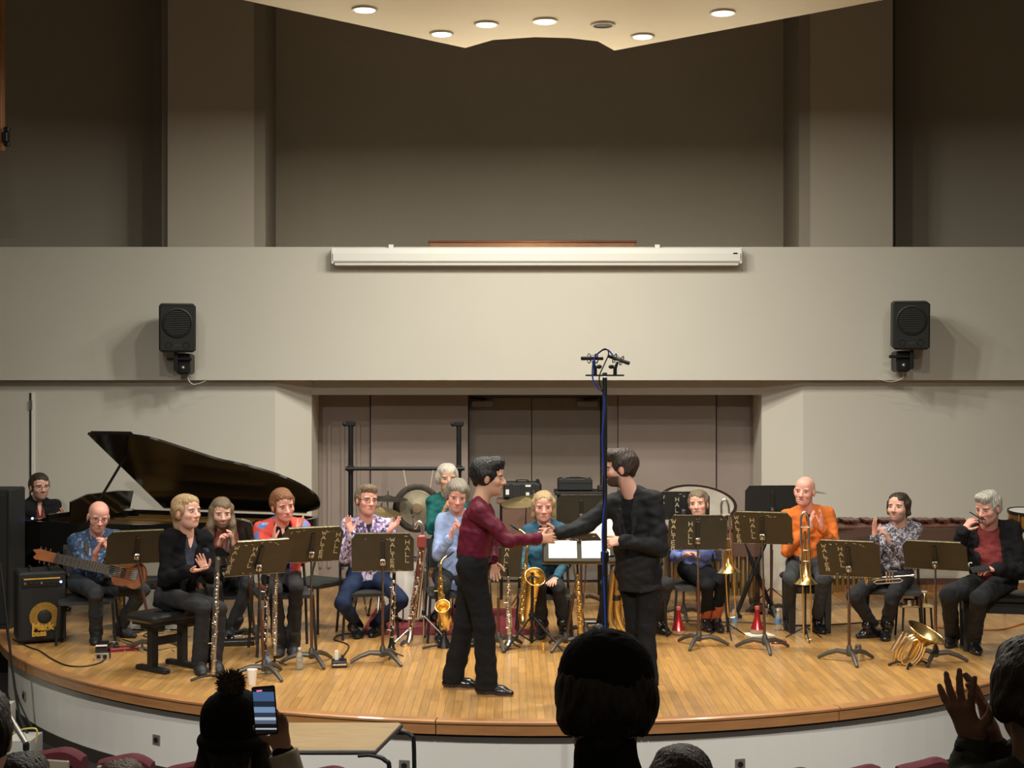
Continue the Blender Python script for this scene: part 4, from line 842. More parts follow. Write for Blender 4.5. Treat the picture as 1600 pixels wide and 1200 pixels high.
music_stand('lettered music stand half hidden right of the man in burgundy', (779,1012), (779,872), yaw=8, tilt=12, roll=4, cols=WH(.18,.62), legrot=10, w=.40)
music_stand('lettered low stand under the handshake behind the open score', (915,996), (893,857), yaw=0, tilt=8, cols=WH(.40,.60), legrot=0, w=.52, h=.27)
music_stand('plain music stand topped by the small briefcase', (908,945), (908,796), yaw=0, tilt=8, legrot=0, w=.50, h=.30)
music_stand('lettered music stand behind the woman in the blue sweater', (1068,966), (1068,790), yaw=0, tilt=6, cols=WH(.06,.34), legrot=0, mt='tray_black', h=.27)
music_stand('lettered music stand in front of the woman in the blue sweater', (1092,1010), (1090,832), yaw=0, tilt=8, cols=WH(.05,.34), legrot=-25, h=.30)
music_stand('lettered music stand tilted right before the man in orange', (1195,1016), (1191,825), yaw=-16, tilt=24, cols=WH(.04,.30,.003), legrot=0, h=.30)
music_stand('black plain music stand behind the left shoulder of the man in orange', (1205,960), (1206,785), yaw=4, tilt=4, mt='tray_black', h=.33, w=.53)
music_stand('lettered music stand tilted right in front of the man in the grey print shirt', (1327,1034), (1326,873), yaw=-22, tilt=28, cols=WH(.08,.34,.004), legrot=0, h=.34)
music_stand('dark plain music stand in front of the man in the dark jacket', (1462,1035), (1461,868), yaw=-26, tilt=32, legrot=-30, h=.28, w=.50)
music_stand('dark music stand seen edge on beside the guitarist with a white sheet', (398,1000), (386,842), yaw=-62, tilt=10, mt='tray_black', legrot=15)
# conductor's stand: its front, with the score, faces the hall
tcs, Mc = music_stand('conductor music stand holding the open white score', (884,1013), (905,864), yaw=180, tilt=30, legrot=90, w=.60, h=.20)
for x0, nm in ((.02,'left'),(-.26,'right')):
    mb = MB(); mb.M = Mc; pts = []
    n = 8
    for i in range(n+1):
        q = i/n; pts.append((x0+.24*q, .012+.012*math.sin(q*PI)+(.004 if nm == 'left' else 0)))
    vs = [(x, y, -.085) for x, y in pts]+[(x, y, .10) for x, y in pts]+[(x, y+.006, -.085) for x, y in pts]+[(x, y+.006, .10) for x, y in pts]; k = n+1
    fs = [(i, i+1, k+i+1, k+i) for i in range(n)]+[(2*k+i+1, 2*k+i, 3*k+i, 3*k+i+1) for i in range(n)]+[(i, 2*k+i, 2*k+i+1, i+1) for i in range(n)]+[(k+i+1, 3*k+i+1, 3*k+i, k+i) for i in range(n)]
    mb.add(vs, fs); o = mb.build('sheet_music', 'paper', loc=Mc.translation); tag(o, ('white open score pages under the handshake on the conductor stand' if nm == 'left' else 'white score page beside the tall pole on the conductor stand'), 'sheet music', 'pages on the conductor stand')
# sheets on other stands
def sheet(c, size, R, label):
    tag(MB().box(c, size, R).build('sheet_music', 'paper', loc=c), label, 'sheet music')
sheet(P(388,838,12.45), (.22,.003,.30), (Matrix.Rotation(math.radians(-62),4,'Z') @ Matrix.Rotation(math.radians(10),4,'X')).to_3x3(), 'white sheet on the edge on stand beside the guitarist')
mat('chair_black', (.013,.013,.013), .5); mat('chair_seat', (.030,.032,.030), .6)
def chair(label, loc, rz, sh_=.45, back=True, group='black stacking chairs', w=.46):
    """seat faces local -y"""
    t = local_thing('chair', label, 'chair', loc, rz, group)
    mb = MB(); n = 7; vs = []; fs = []
    for i in range(n):
        y = -.21+.42*i/(n-1); z = sh_-.012*math.sin(PI*i/(n-1))-(.02 if i == 0 else 0)
        vs += [(-w/2,y,z),(w/2,y,z),(w/2,y,z-.03),(-w/2,y,z-.03)]
    for i in range(n-1):
        for j in range(4): l = (j+1)%4; fs.append((i*4+j,i*4+l,(i+1)*4+l,(i+1)*4+j))
    fs += [(3,2,1,0), (n*4-4,n*4-3,n*4-2,n*4-1)]; mb.add(vs, fs).build('seat', 'chair_seat', t, True)
    if back:
        mb = MB(); vs = []; fs = []
        for i in range(9):
            x = -w/2+w*i/8; y = .225+.03*math.sin(PI*i/8)
            vs += [(x,y+.02,sh_+.16),(x,y+.05,sh_+.42),(x,y+.068,sh_+.42),(x,y+.038,sh_+.16)]
        for i in range(8):
            for j in range(4): l = (j+1)%4; fs.append((i*4+j,(i+1)*4+j,(i+1)*4+l,i*4+l))
        fs += [(0,1,2,3),(35,34,33,32)]; mb.add(vs, fs).build('backrest', 'chair_black', t, True)
    for s in (-1,1):
        MB().tube([(s*(w/2-.01),-.20,sh_-.03),(s*(w/2+.015),-.225,0)], .012, 8).build('leg', 'chair_black', t, True)
        MB().tube(smoothpath([(s*(w/2+.02),.26,0),(s*(w/2-.005),.20,sh_-.03),(s*(w/2-.01),.235,sh_+.12)]+([(s*(w/2-.02),.275,sh_+.38)] if back else []), 4), .012, 8).build('leg', 'chair_black', t, True)
        MB().cyl((s*(w/2-.01),-.19,sh_-.04), (s*(w/2-.01),.20,sh_-.04), .010, n=8).build('side_rail', 'chair_black', t, True)
    return t
def seat_for(key, label, **kw):
    q = BY[key][1]; H = q['H']; f = q['f']; rz = math.atan2(f.x, -f.y); fh = Vector((f.x, f.y, 0)).normalized(); p = Vector((H.x, H.y, 0))+fh*.06
    return chair(label, p, rz, H.z-.098, **kw)
for k_, l_ in (('bassist','black chair under the bald bassist'),('guitarist','black chair under the long haired guitarist'),('kimono','black chair under the woman in the red jacket'),('floral','black chair under the man in the floral shirt'),('lightblue','black chair under the man in the light blue shirt'),('teal','black chair under the woman in teal'),('hidden','black chair under the player behind the black suit'),('sweater','black chair under the woman in the blue sweater'),('greyprint','black chair under the man in the grey print shirt')): seat_for(k_, l_)
chair('empty black chair between the red jacket and the floral shirt', Vector((P(492,960,13.05).x,13.05,0)), math.radians(-35))
# benches and stools
mat('bench_pad', (.016,.016,.016), .38, coat=.2)
def bench(label, loc, rz, zt, w, d, style='T'):
    t = local_thing('bench', label, 'bench', loc, rz)
    MB().rbox((0,0,zt-.035), (w,d,.07), .022).build('cushion', 'bench_pad', t, True)
    MB().box((0,0,zt-.08), (w-.08,d-.06,.025)).build('frame', 'chair_black', t)
    if style == 'T':
        for s in (-1,1):
            x = s*(w/2-.13); MB().box((x,0,(zt-.09)/2+.02), (.06,.06,zt-.12)).build('column', 'chair_black', t); MB().rbox((x,0,.02), (.06,d+.02,.04), .008).build('foot', 'chair_black', t); MB().rbox((x,0,zt-.115), (.06,d*.7,.05), .008).build('bearer', 'chair_black', t)
        MB().box((0,0,zt*.5), (w-.26,.04,.06)).build('stretcher', 'chair_black', t)
    else:
        for sx in (-1,1):
            for sy in (-1,1): MB().box((sx*(w/2-.05),sy*(d/2-.05),(zt-.07)/2), (.05,.05,zt-.07), taper=1.2).build('leg', 'chair_black', t)
        MB().box((0,0,zt-.12), (w-.06,d-.06,.07)).build('apron', 'chair_black', t)
    return t
q = BY['flutist'][1]; bz = q['H'].z-.098
bench('padded black bench on T shaped legs under the blond woman', Vector((P(262,955,11.2).x, 11.2, 0)), math.radians(52), bz, .55, .34)
q = BY['pianist'][1]; bench('black piano bench behind the keyboard', Vector((q['H'].x, q['H'].y+.0, 0)), math.radians(40), q['H'].z-.1, .6, .36, 'L')
q = BY['jacketman'][1]; bench('black wooden bench under the man in the dark jacket', Vector((q['H'].x+.12, q['H'].y+.06, 0)), math.radians(-12), q['H'].z-.105, .75, .40, 'L')
def stool(label, loc, zt):
    t = local_thing('stool', label, 'stool', loc); MB().lathe((0,0,zt-.08), (0,0,1), [(0,.15),(.02,.175),(.06,.175),(.078,.15),(.08,0)], 24).build('cushion', 'bench_pad', t, True); MB().cyl((0,0,.12), (0,0,zt-.07), .016).build('column', 'stand_chrome', t, True)
    for k in range(3): a = k*2.094+.5; MB().tube([(0,0,.26),(.15*math.cos(a),.15*math.sin(a),.14),(.24*math.cos(a),.24*math.sin(a),.012)], .011, 8).build('leg', 'stand_chrome', t, True)
q = BY['orange'][1]; bench('black square stool under the man in orange', Vector((q['H'].x, q['H'].y, 0)), 0, q['H'].z-.098, .42, .40, 'L')
q = BY['green'][1]; stool('round drum stool under the man in green', Vector((q['H'].x, q['H'].y, 0)), q['H'].z-.1)
# ------------------------------------------------------------ grand piano (tail to the right, lid propped towards the hall)
mat('piano_black', (.006,.006,.006), .12, coat=.6); mat('piano_gold', (.50,.30,.10), .35, .7); mat('ivory', (.75,.72,.62), .35); mat('brass', (.62,.42,.13), .28, 1.); mat('silver', (.62,.60,.57), .24, 1.); mat('rosewood', (.13,.035,.022), .4, coat=.3); mat('chrome', (.60,.60,.60), .15, 1.); mat('gunmetal', (.05,.05,.05), .35, .7)
Q0 = P(256, 797, 14.7); pa = math.radians(20); pu = Vector((math.cos(pa), -math.sin(pa), 0)); pv = Vector((-math.sin(pa), -math.cos(pa), 0)); PZ = Q0.z
def pp(s, r, z=PZ): q = Q0+pu*s*1.06+pv*r*1.04; return Vector((q.x, q.y, z))
pn = thing('grand_piano', 'black grand piano with its lid propped open behind the left players', 'piano', pp(.4,.6,0))
side = [tuple(q) for q in [(v.x, v.y) for v in smoothpath([(.36,1.40,0),(.62,1.34,0),(.88,1.16,0),(1.12,.98,0),(1.36,.86,0),(1.60,.70,0),(1.76,.48,0),(1.80,.26,0),(1.72,.08,0),(1.55,0,0)], 4)]]
outer = [(-.58,0),(-.58,1.40),*side]
def inset(poly, d):
    n = len(poly); out = []
    for i in range(n):
        a, b, c = Vector(poly[i-1]), Vector(poly[i]), Vector(poly[(i+1)%n]); e1 = (b-a).normalized(); e2 = (c-b).normalized(); nn = Vector((-e1.y-e2.y, e1.x+e2.x))
        if nn.length < 1e-6: nn = Vector((-e1.y, e1.x))
        nn.normalize(); out.append(tuple(b+nn*d/max(.5, nn.dot(Vector((-e1.y, e1.x)).normalized()))))
    return out
area = sum(outer[i-1][0]*outer[i][1]-outer[i][0]*outer[i-1][1] for i in range(len(outer))); sg = 1 if area > 0 else -1
inn = inset(outer, .05*sg); n = len(outer); ZB = .66
vs = [pp(*q, ZB) for q in outer]+[pp(*q, PZ) for q in outer]+[pp(*q, PZ) for q in inn]+[pp(*q, PZ-.10) for q in inn]
fs = [(i, (i+1)%n, n+(i+1)%n, n+i) for i in range(n)]+[(n+i, n+(i+1)%n, 2*n+(i+1)%n, 2*n+i) for i in range(n)]+[(2*n+i, 2*n+(i+1)%n, 3*n+(i+1)%n, 3*n+i) for i in range(n)]+[tuple(range(n-1,-1,-1))]
MB().add(vs, fs).build('case', 'piano_black', pn)
MB().add([pp(*q, PZ-.075) for q in inn], [tuple(range(n))]).build('iron_plate', 'piano_gold', pn)
for i in range(3): MB().tube([pp(-.20,.12+.2*i,PZ-.05), pp(1.3-.14*i,.10+.16*i,PZ-.05)], .012, 6).build('plate_strut', 'piano_gold', pn)
# keyboard end
MB().box((pp(-.47,.70,PZ-.10)), (.30,1.24,.02), Matrix.Rotation(-pa,3,'Z')).build('keybed', 'piano_black', pn)
mb = MB()
for k in range(52): mb.box(pp(-.50,.10+1.2*k/51,PZ-.075), (.15,.0215,.02), Matrix.Rotation(-pa,3,'Z'))
mb.build('white_keys', 'ivory', pn)
mb = MB()
for k in range(51):
    if k % 7 not in (2,6): mb.box(pp(-.47,.112+1.2*k/51,PZ-.06), (.09,.011,.014), Matrix.Rotation(-pa,3,'Z'))
mb.build('black_keys', 'piano_black', pn)
MB().box(pp(-.36,.70,PZ-.02), (.03,1.28,.16), Matrix.Rotation(-pa,3,'Z')).build('fallboard', 'piano_black', pn)
# lid: hinged on the far side, front flap folded back
th = math.atan2(.81, 1.27); lv = pv*math.cos(th)+Vector((0,0,math.sin(th))); ln = pu.cross(lv).normalized()
lid = [(0,-.01),(0,1.50),(.38,1.50)]+[((a+.02 if a > 1.2 else a)*1.06, (b+.02)*1.055) for a, b in side[1:]]+[(1.66,-.01)]
o0 = Q0+Vector((0,0,.03)); MB().prism(lid, o0, pu, lv, .022).build('lid', 'piano_black', pn)
up = ln if ln.z > 0 else -ln
MB().prism([(.01,.0),(.01,1.48),(.46,1.48),(.46,.0)], o0+up*.026, pu, lv, .022).build('lid_flap', 'piano_black', pn)
MB().tube([pp(-.02,1.22,PZ-.02), o0+pu*.17+lv*1.07], .014, 8).build('prop_stick', 'piano_black', pn)
# music desk
mb = MB(); d0 = pp(-.24,.24,PZ+.0); mb.prism([(0,0),(.95,0),(1.0,.18),(.75,.24),(.25,.24),(0,.22)], d0, pv, (Vector((0,0,1))+pu*.25).normalized(), .018); mb.build('music_desk', 'piano_black', pn)
for s_, r_ in ((-.38,.16),(-.38,1.24),(1.45,.42)):
    MB().lathe(pp(s_,r_,.075), (0,0,1), [(0,.035),(.05,.04),(.30,.055),(.50,.075),(.60,.085)], 14).build('leg', 'piano_black', pn, True); MB().lathe(pp(s_,r_,.04)-pu*.015, pu, [(0,.038),(.03,.038)], 16).build('caster', 'brass', pn, True)
mb = MB(); 
for q in (-.05,.05): mb.cyl(pp(-.30,.70+q,.16), pp(-.30,.70+q,.66), .014, n=8)
mb.box(pp(-.30,.70,.13), (.06,.32,.06), Matrix.Rotation(-pa,3,'Z')); mb.build('pedal_lyre', 'piano_black', pn)
for q in (-.07,0,.07): MB().box(pp(-.40,.70+q,.075), (.16,.025,.012), Matrix.Rotation(-pa,3,'Z')).build('pedal', 'brass', pn)
# little things on the piano
q = P(52,811,13.55); t = thing('clip_light', 'small glowing blue-white device on the near corner of the piano', 'device', q); MB().rbox(q, (.06,.05,.025), .008).build('body', 'black_plastic', t); MB().ball(q+Vector((.0,-.025,.008)), .010, 8, 6).build('lamp', mat('led_blue', (.25,.4,1.), .5, emit=12.), t)
q = P(199,796,14.5); tag(MB().rbox(q, (.12,.10,.018), .004).build('sheet_music', 'paper', loc=q), 'small white sheet lying on the far rim of the piano', 'sheet music')
# ------------------------------------------------------------ amplifiers and the left edge
mat('amp_black', (.010,.010,.010), .65, bump=.3, bscale=300); mat('amp_yellow', (.62,.36,.05), .5); mat('grille_cloth', (.42,.42,.39), .85, bump=.6, bscale=180, var=.15, vscale=120)
def text_mesh(name, s, size, M, m, parent, off=.0, ext=.002, align='LEFT'):
    cu = bpy.data.curves.new(name, 'FONT'); cu.body = s; cu.size = size; cu.extrude = ext; cu.offset = off; cu.align_x = align; cu.resolution_u = 3
    o = bpy.data.objects.new(name, cu); COL.objects.link(o); bpy.context.view_layer.update(); me = bpy.data.meshes.new_from_object(o.evaluated_get(bpy.context.evaluated_depsgraph_get())); bpy.data.objects.remove(o, do_unlink=True)
    me.transform(Matrix.Translation(-WORLD.get(parent.name, Vector((0,0,0)))) @ M); me.materials.clear(); me.materials.append(MATS[m]); ob = bpy.data.objects.new(name, me); COL.objects.link(ob); ob.parent = parent; return ob
ba = P(62,1002,12.45); ba.z = 0; yaw = math.radians(24); R = Matrix.Rotation(yaw,3,'Z'); t = thing('bass_amplifier', 'black bass amplifier combo with a yellow ringed speaker beside the bassist', 'amplifier', ba)
AT = lambda x, y, z: ba+R @ Vector((x,y,z)); aw, ad, ah = .40, .40, .60
MB().rbox(AT(0,0,ah/2+.02), (aw,ad,ah), .018, R).build('cabinet', 'amp_black', t); fr = R @ Vector((0,-1,0))
MB().box(AT(0,-ad/2-.003,ah*.42), (aw-.05,.006,ah*.70), R).build('grille', mat('amp_grille', (.016,.016,.015), .7, .3), t)
c = AT(.02,-ad/2-.007,.235); MB().lathe(c, fr, [(0,.125),(.004,.125),(.004,.06),(0,.06)], 36, True).build('speaker_ring', mat('ring_yellow', (.28,.15,.015), .6, var=.8, vscale=160), t); MB().lathe(c, fr, [(0,.060),(.005,.055),(.008,.03),(.008,0)], 24).build('speaker_dust_cap', 'amp_black', t, True)
MB().box(AT(.0,-ad/2-.004,.535), (aw-.06,.008,.075), R).build('control_panel', 'gunmetal', t); MB().box(AT(.0,-ad/2-.009,.565), (aw-.10,.004,.012), R).build('panel_strip', 'amp_yellow', t)
for k in range(7): MB().lathe(AT(-.14+.045*k,-ad/2-.008,.530), fr, [(0,.011),(.012,.010),(.014,0)], 10).build('knob', 'silver' if k in (0,3) else 'amp_black', t, True)
MB().ball(AT(.155,-ad/2-.012,.530), .010, 8, 6).build('power_light', 'led_blue', t)
for x in (-.08,.08): MB().tube(smoothpath([AT(x,-.12,ah+.022),AT(x,-.09,ah+.045),AT(x,.09,ah+.045),AT(x,.12,ah+.022)], 4), .009, 6).build('handle', 'amp_black', t)
for sx in (-1,1):
    for sy in (-1,1): MB().cyl(AT(sx*.16,sy*.16,0), AT(sx*.16,sy*.16,.022), .02, n=8).build('foot', 'amp_black', t)
TM = Matrix.Translation(AT(-.085,-ad/2-.016,.125)) @ R.to_4x4() @ Matrix.Rotation(PI/2,4,'X')
text_mesh('logo', 'Mark', .085, TM, 'amp_yellow', t, .0035); text_mesh('logo', 'bass', .070, TM @ Matrix.Translation((.0,-.052,0)), 'amp_yellow', t, .0035)
q = P(3,824,13.2); t = thing('black_cabinet', 'tall black equipment cabinet cut by the left picture edge', 'cabinet', Vector((q.x,13.2,0))); cw = .55; x1 = X_at(16,13.0)
MB().rbox((x1-cw/2,13.2,.64), (cw,.4,1.28), .012).build('body', 'amp_black', t); MB().rbox((x1-cw/2,12.99,.64), (cw-.06,.02,1.18), .006).build('front_panel', 'black_plastic', t); MB().rbox((x1-.012,13.0,.64), (.022,.03,1.26), .004).build('edge_strip', 'gunmetal', t)
ga = P(238,988,12.95); ga.z = 0; t = thing('guitar_amplifier', 'grey cloth fronted guitar amplifier behind the bassist', 'amplifier', ga)
MB().rbox(ga+Vector((0,.1,.235)), (.52,.24,.47), .015).build('cabinet', 'amp_black', t); MB().box(ga+Vector((0,-.024,.195)), (.48,.008,.36)).build('grille', 'grille_cloth', t); MB().box(ga+Vector((0,-.024,.42)), (.48,.010,.055)).build('control_panel', 'silver', t)
for k in range(8): MB().lathe(ga+Vector((-.19+.05*k,-.03,.42)), (0,-1,0), [(0,.012),(.015,.011),(.016,0)], 10).build('knob', 'black_plastic', t, True)
# ------------------------------------------------------------ guitars
def fretted(name, label, A, B, nrm, L_, bodyw, bodyl, mbody, inl, strings, neckw=.062, headw=.075):
    """A = nut end, B = bridge, nrm faces the hall"""
    A, B = Vector(A), Vector(B); d = (B-A).normalized(); nrm = Vector(nrm); nrm = (nrm-d*nrm.dot(d)).normalized(); w_ = nrm.cross(d).normalized(); t = thing(name, label, 'guitar', B)
    R = Matrix((d, w_, nrm)).transposed(); nl = L_*.72
    MB().box(A+d*nl/2-nrm*.012, (nl,neckw,.022), R).build('neck', 'rosewood', t); fb = MB().box(A+d*nl/2+nrm*.002, (nl,neckw,.006), R).build('fretboard', mat('fretboard', (.06,.04,.03), .5), t)
    mb = MB()
    for k in range(1,22): x = L_*(1-2**(-k/12)); mb.box(A+d*x+nrm*.006, (.005,neckw,.003), R)
    mb.build('frets', 'silver', fb)
    if inl:
        mb = MB()
        for k in (3,5,7,9,12,15,17): x = L_*(1-2**(-(k-.5)/12)); mb.box(A+d*x+nrm*.0055, (.020,neckw*.7,.002), R)
        mb.build('inlays', 'ivory', fb)
    mb = MB()
    for k in range(strings): y = (k-(strings-1)/2)*neckw*.82/(strings-1); mb.tube([A+w_*y+nrm*.010, B+w_*y*1.2+nrm*.016], .0022, 4)
    mb.build('strings', 'silver', t)
    MB().prism([(-.19,-.028),(-.17,-.045),(-.02,-.042),(0,-neckw/2),(0,neckw/2),(-.02,.042),(-.15,.050),(-.21,.03),(-.17,.0)], A-nrm*.008, d, w_, .018).build('headstock', mbody, t)
    for k in range(strings):
        s = 1 if k % 2 else -1; q = A-d*(.04+.022*k)+w_*s*.048; MB().cyl(q-nrm*.01, q+w_*s*.022-nrm*.01, .006, n=8).build('tuner', 'silver', t); 
    c = B-d*bodyl*.30; pts = []
    for a in np.linspace(0, 2*PI, 37)[:-1]:
        x, y = math.cos(a), math.sin(a); ww = bodyw/2*(1-.20*math.exp(-((x-.05)/.3)**2))*(1.0+.12*(x > 0)*abs(x)); hx = bodyl/2*x
        if x < -.2 : hx -= .06*abs(y)**3*(1.4 if y > 0 else .8)
        pts.append((hx+bodyl*.12, ww*y))
    MB().prism(pts, c-nrm*.022, d, w_, .042).build('body', mbody, t)
    MB().box(B+nrm*.006, (.05,.085,.014), R).build('bridge', 'silver', t)
    for x in (-.10,-.20): MB().box(B+d*x+nrm*.004, (.035,.085,.010), R).build('pickup', 'black_plastic', t)
    return t, d, w_, nrm
mat('bass_wood', (.30,.10,.035), .3, coat=.4, var=.2, vscale=9)
fretted('bass_guitar', 'six string bass guitar with a brown body across the lap of the bald man', P(86,872,12.10), P(210,899,12.02), (0,-1,.25), .80, .25, .30, 'bass_wood', 0, 6, .085)
fretted('electric_guitar', 'black electric guitar with block inlays on the lap of the long haired man', P(392,862,12.48), P(318,888,12.52), (0,-1,.2), .62, .30, .38, 'piano_black', 1, 6, .058)
q = BY['bassist'][1]; mb = MB(); mb.tube(smoothpath([q['nb']+Vector((-.06,.02,.0)), q['S']+q['f']*.125-q['u']*.06-q['W']*.08, q['S']+q['f']*.14+q['u']*.02-q['W']*.24, P(190,895,12.1)], 6), .016, 6); tag(mb.build('guitar_strap', mat('strap_brown', (.09,.06,.035), .7), loc=q['S']), 'brown strap across the chest of the bald bassist', 'strap')
q = BY['guitarist'][1]; mb = MB(); mb.tube(smoothpath([q['nb']+Vector((.06,.02,.0)), q['S']+q['f']*.13+q['u']*.05-q['W']*.10, q['S']+q['f']*.15+q['u']*.0-q['W']*.26, P(332,880,12.6)], 6), .014, 6); tag(mb.build('guitar_strap', mat('strap_grey', (.05,.05,.045), .7), loc=q['S']), 'dark grey strap across the long haired guitarist', 'strap')
# ------------------------------------------------------------ wind instruments
mat('gold_lacquer', (.90,.66,.27), .26, 1.); mat('silver_plate', (.82,.77,.72), .26, 1.); mat('ebony', (.012,.011,.011), .3, coat=.3); mat('mouth_black', (.008,.008,.008), .3)
VIEW = Vector((0,-1,0))
def keywork(t, A, B, r, n, m, seed=1, spread=1., side=(1,0,0), rods=2):
    """cups and rods standing on a straight tube from A to B"""
    A, B = Vector(A), Vector(B); d = (B-A).normalized(); f = (VIEW-d*VIEW.dot(d)).normalized(); s = d.cross(f); rr = random.Random(seed); mb = MB(); L_ = (B-A).length
    for k in range(n):
        u_ = .04+.92*(k+.5)/n; a = rr.uniform(-.9,.9)*spread; o = (f*math.cos(a)+s*math.sin(a)); rad = r if not callable(r) else r(u_); c = A+d*L_*u_+o*(rad+.004); cr = rr.uniform(.008,.013)*(1+rad*10)
        mb.lathe(c, o, [(0,cr),(.004,cr),(.007,cr*.5),(.007,0)], 10); 
        if k % 2: mb.tube([c+o*.006, c+o*.008+d*rr.uniform(-.06,.06)], .003, 5)
        if k % 5 == 2: mb.tube([c, c+o*.012+s*rr.choice((-1,1))*.025], .004, 5)
    for q in range(rods):
        a = (-.8,.75,.1)[q]; o = (f*math.cos(a)+s*math.sin(a)); r0 = r if not callable(r) else r(.1); r1 = r if not callable(r) else r(.9)
        mb.tube([A+d*L_*.06+o*(r0+.009), A+d*L_*.94+o*(r1+.009)], .0030, 5)
        for u_ in (.1,.3,.5,.7,.9): rad = r if not callable(r) else r(u_); mb.cyl(A+d*L_*u_+o*rad*.8, A+d*L_*u_+o*(rad+.011), .0028, n=5)
    mb.build('keywork', m, t, True)
def stick(name, label, cat, A, B, r0, r1, m, mk, seed, nk=16, bell=None, mouth=None, foot=True):
    A, B = Vector(A), Vector(B); t = thing(name, label, cat, Vector((B.x,B.y,0))); d = (B-A).normalized(); L_ = (B-A).length
    MB().tube([A, A+(B-A)*.3, A+(B-A)*.6, B], [r0, lerp(r0,r1,.3), lerp(r0,r1,.6), r1], 14).build('tube', m, t, True)
    for u_ in (.02,.35,.68,.97): MB().lathe(A+d*L_*u_-d*.006, d, [(0,lerp(r0,r1,u_)+.001),(.002,lerp(r0,r1,u_)+.0035),(.012,lerp(r0,r1,u_)+.0035),(.014,lerp(r0,r1,u_)+.001)], 14).build('ring', mk, t, True)
    keywork(t, A+(B-A)*.1, B-(B-A)*.08, lambda q: lerp(r0,r1,q), nk, mk, seed)
    if bell: MB().lathe(B-d*.01, d, [(0,r1),(bell[1]*.5,r1*1.25),(bell[1]*.85,bell[0]*.75),(bell[1],bell[0]),(bell[1]-.002,bell[0]-.006),(bell[1]*.6,r1)], 22).build('bell', m if len(bell) < 3 else bell[2], t, True)
    if mouth: MB().tube(mouth[0], mouth[1], 10).build('mouthpiece', mouth[2], t, True)
    if foot:
        b = Vector((B.x, B.y, 0)); 
        for k in range(3): a = k*2.094+.4; MB().tube([b+Vector((0,0,.05)), b+Vector((.10*math.cos(a),.10*math.sin(a),.008))], .006, 6).build('stand_leg', 'black_metal', t)
        MB().cyl(b+Vector((0,0,.03)), B-d*.05, .008, n=8).build('stand_peg', 'black_metal', t)
    return t
fl = fD(1062); A, B = P(341,870,fl+.02), P(333,1054,fl)
stick('bass_flute', 'long upright flute with pale gold tube beside the blond woman', 'flute', A, B, .016, .016, 'silver_plate', 'silver_plate', 3, 22, foot=False)
t = thing('instrument_peg', 'black peg stand under the long upright flute', 'instrument stand', Vector((B.x,B.y,0)))
b0 = Vector((B.x,B.y,0))
for a in (3.5,5.6,1.4): MB().tube([b0+Vector((0,0,.035)), b0+Vector((.08*math.cos(a),.08*math.sin(a),.03)), b0+Vector((.17*math.cos(a),.17*math.sin(a),.008))], .010, 7).build('leg', 'black_metal', t)
MB().cyl(b0+Vector((0,0,.02)), b0+Vector((0,0,.10)), .010, n=8).build('peg', 'black_metal', t)
d1 = fD(1040); stick('clarinet', 'dark upright clarinet with silver keys in front of the woman in red', 'clarinet', P(419,896,d1), P(413,1020,d1), .013, .017, 'ebony', 'silver_plate', 5, 20)
stick('alto_flute', 'silver upright flute in front of the woman in the red jacket', 'flute', P(431,884,d1-.05), P(429,1024,d1-.05), .015, .016, 'silver_plate', 'silver_plate', 8, 20)
d2 = fD(1028); stick('clarinet', 'black clarinet with a flared bell standing before the floral shirt', 'clarinet', P(616,892,d2), P(612,998,d2), .014, .017, 'ebony', 'silver_plate', 11, 18, bell=(.042,.10), mouth=([P(616,892,d2),P(617,884,d2),P(618,876,d2)],[.010,.009,.005],'mouth_black'))
d3 = fD(1014)
stick('soprano_saxophone', 'silver soprano saxophone standing right of the man in burgundy', 'saxophone', P(794,900,d3), P(796,992,d3), .010, .024, 'silver_plate', 'silver_plate', 13, 18, bell=(.052,.09), mouth=([P(794,900,d3),P(793,890,d3),P(792,884,d3)],[.009,.008,.005],'mouth_black'))
stick('soprano_saxophone', 'gold soprano saxophone standing under the conductor stand', 'saxophone', P(903,896,d3), P(907,990,d3), .010, .026, 'gold_lacquer', 'gold_lacquer', 17, 18, bell=(.055,.09), mouth=([P(903,896,d3),P(902,886,d3),P(901,880,d3)],[.009,.008,.005],'mouth_black'))
# low clarinet with rosewood body and looped metal neck
d4 = 12.2; A, B = P(659,852,d4), P(642,985,d4); t = thing('contrabass_clarinet', 'tall low clarinet with silver keys and looped neck right of the floral shirt', 'clarinet', Vector((B.x,B.y,0)))
MB().tube([A, B], [.022,.024], 14).build('body', 'rosewood', t, True); MB().tube([P(664,856,d4+.03), P(652,965,d4+.03)], .018, 12).build('second_bore', 'silver_plate', t, True)
keywork(t, A, B, .024, 26, 'silver_plate', 21, 1.3); keywork(t, P(653,900,d4-.03), P(640,990,d4-.03), .014, 10, 'silver_plate', 22, 1.3)
MB().tube(smoothpath([P(659,852,d4),P(660,835,d4),P(660,822,d4),P(655,815,d4),P(651,820,d4),P(649,826,d4),P(646,815,d4),P(644,803,d4)], 4), [*np.linspace(.017,.010,29)], 10).build('neck', 'silver_plate', t, True)
MB().tube([P(645,808,d4),P(642,796,d4)], [.011,.006], 10).build('mouthpiece', 'mouth_black', t, True); MB().rbox(P(659,846,d4-.02), (.075,.05,.11), .012).build('top_joint', mat('rosewood_red', (.26,.045,.03), .4), t)
MB().tube(smoothpath([B,P(640,1000,d4-.02),P(636,1010,d4-.03),P(631,1004,d4-.05)], 4), [*np.linspace(.024,.040,13)], 14).build('bow', 'silver_plate', t, True)
for k, (px, py) in enumerate(((647,930),(645,945),(643,958))): MB().lathe(P(px,py,d4-.05), (-.6,-.8,0), [(0,.015),(.005,.015),(.009,.006),(.009,0)], 14).build('pad_cup', 'silver_plate', t, True)
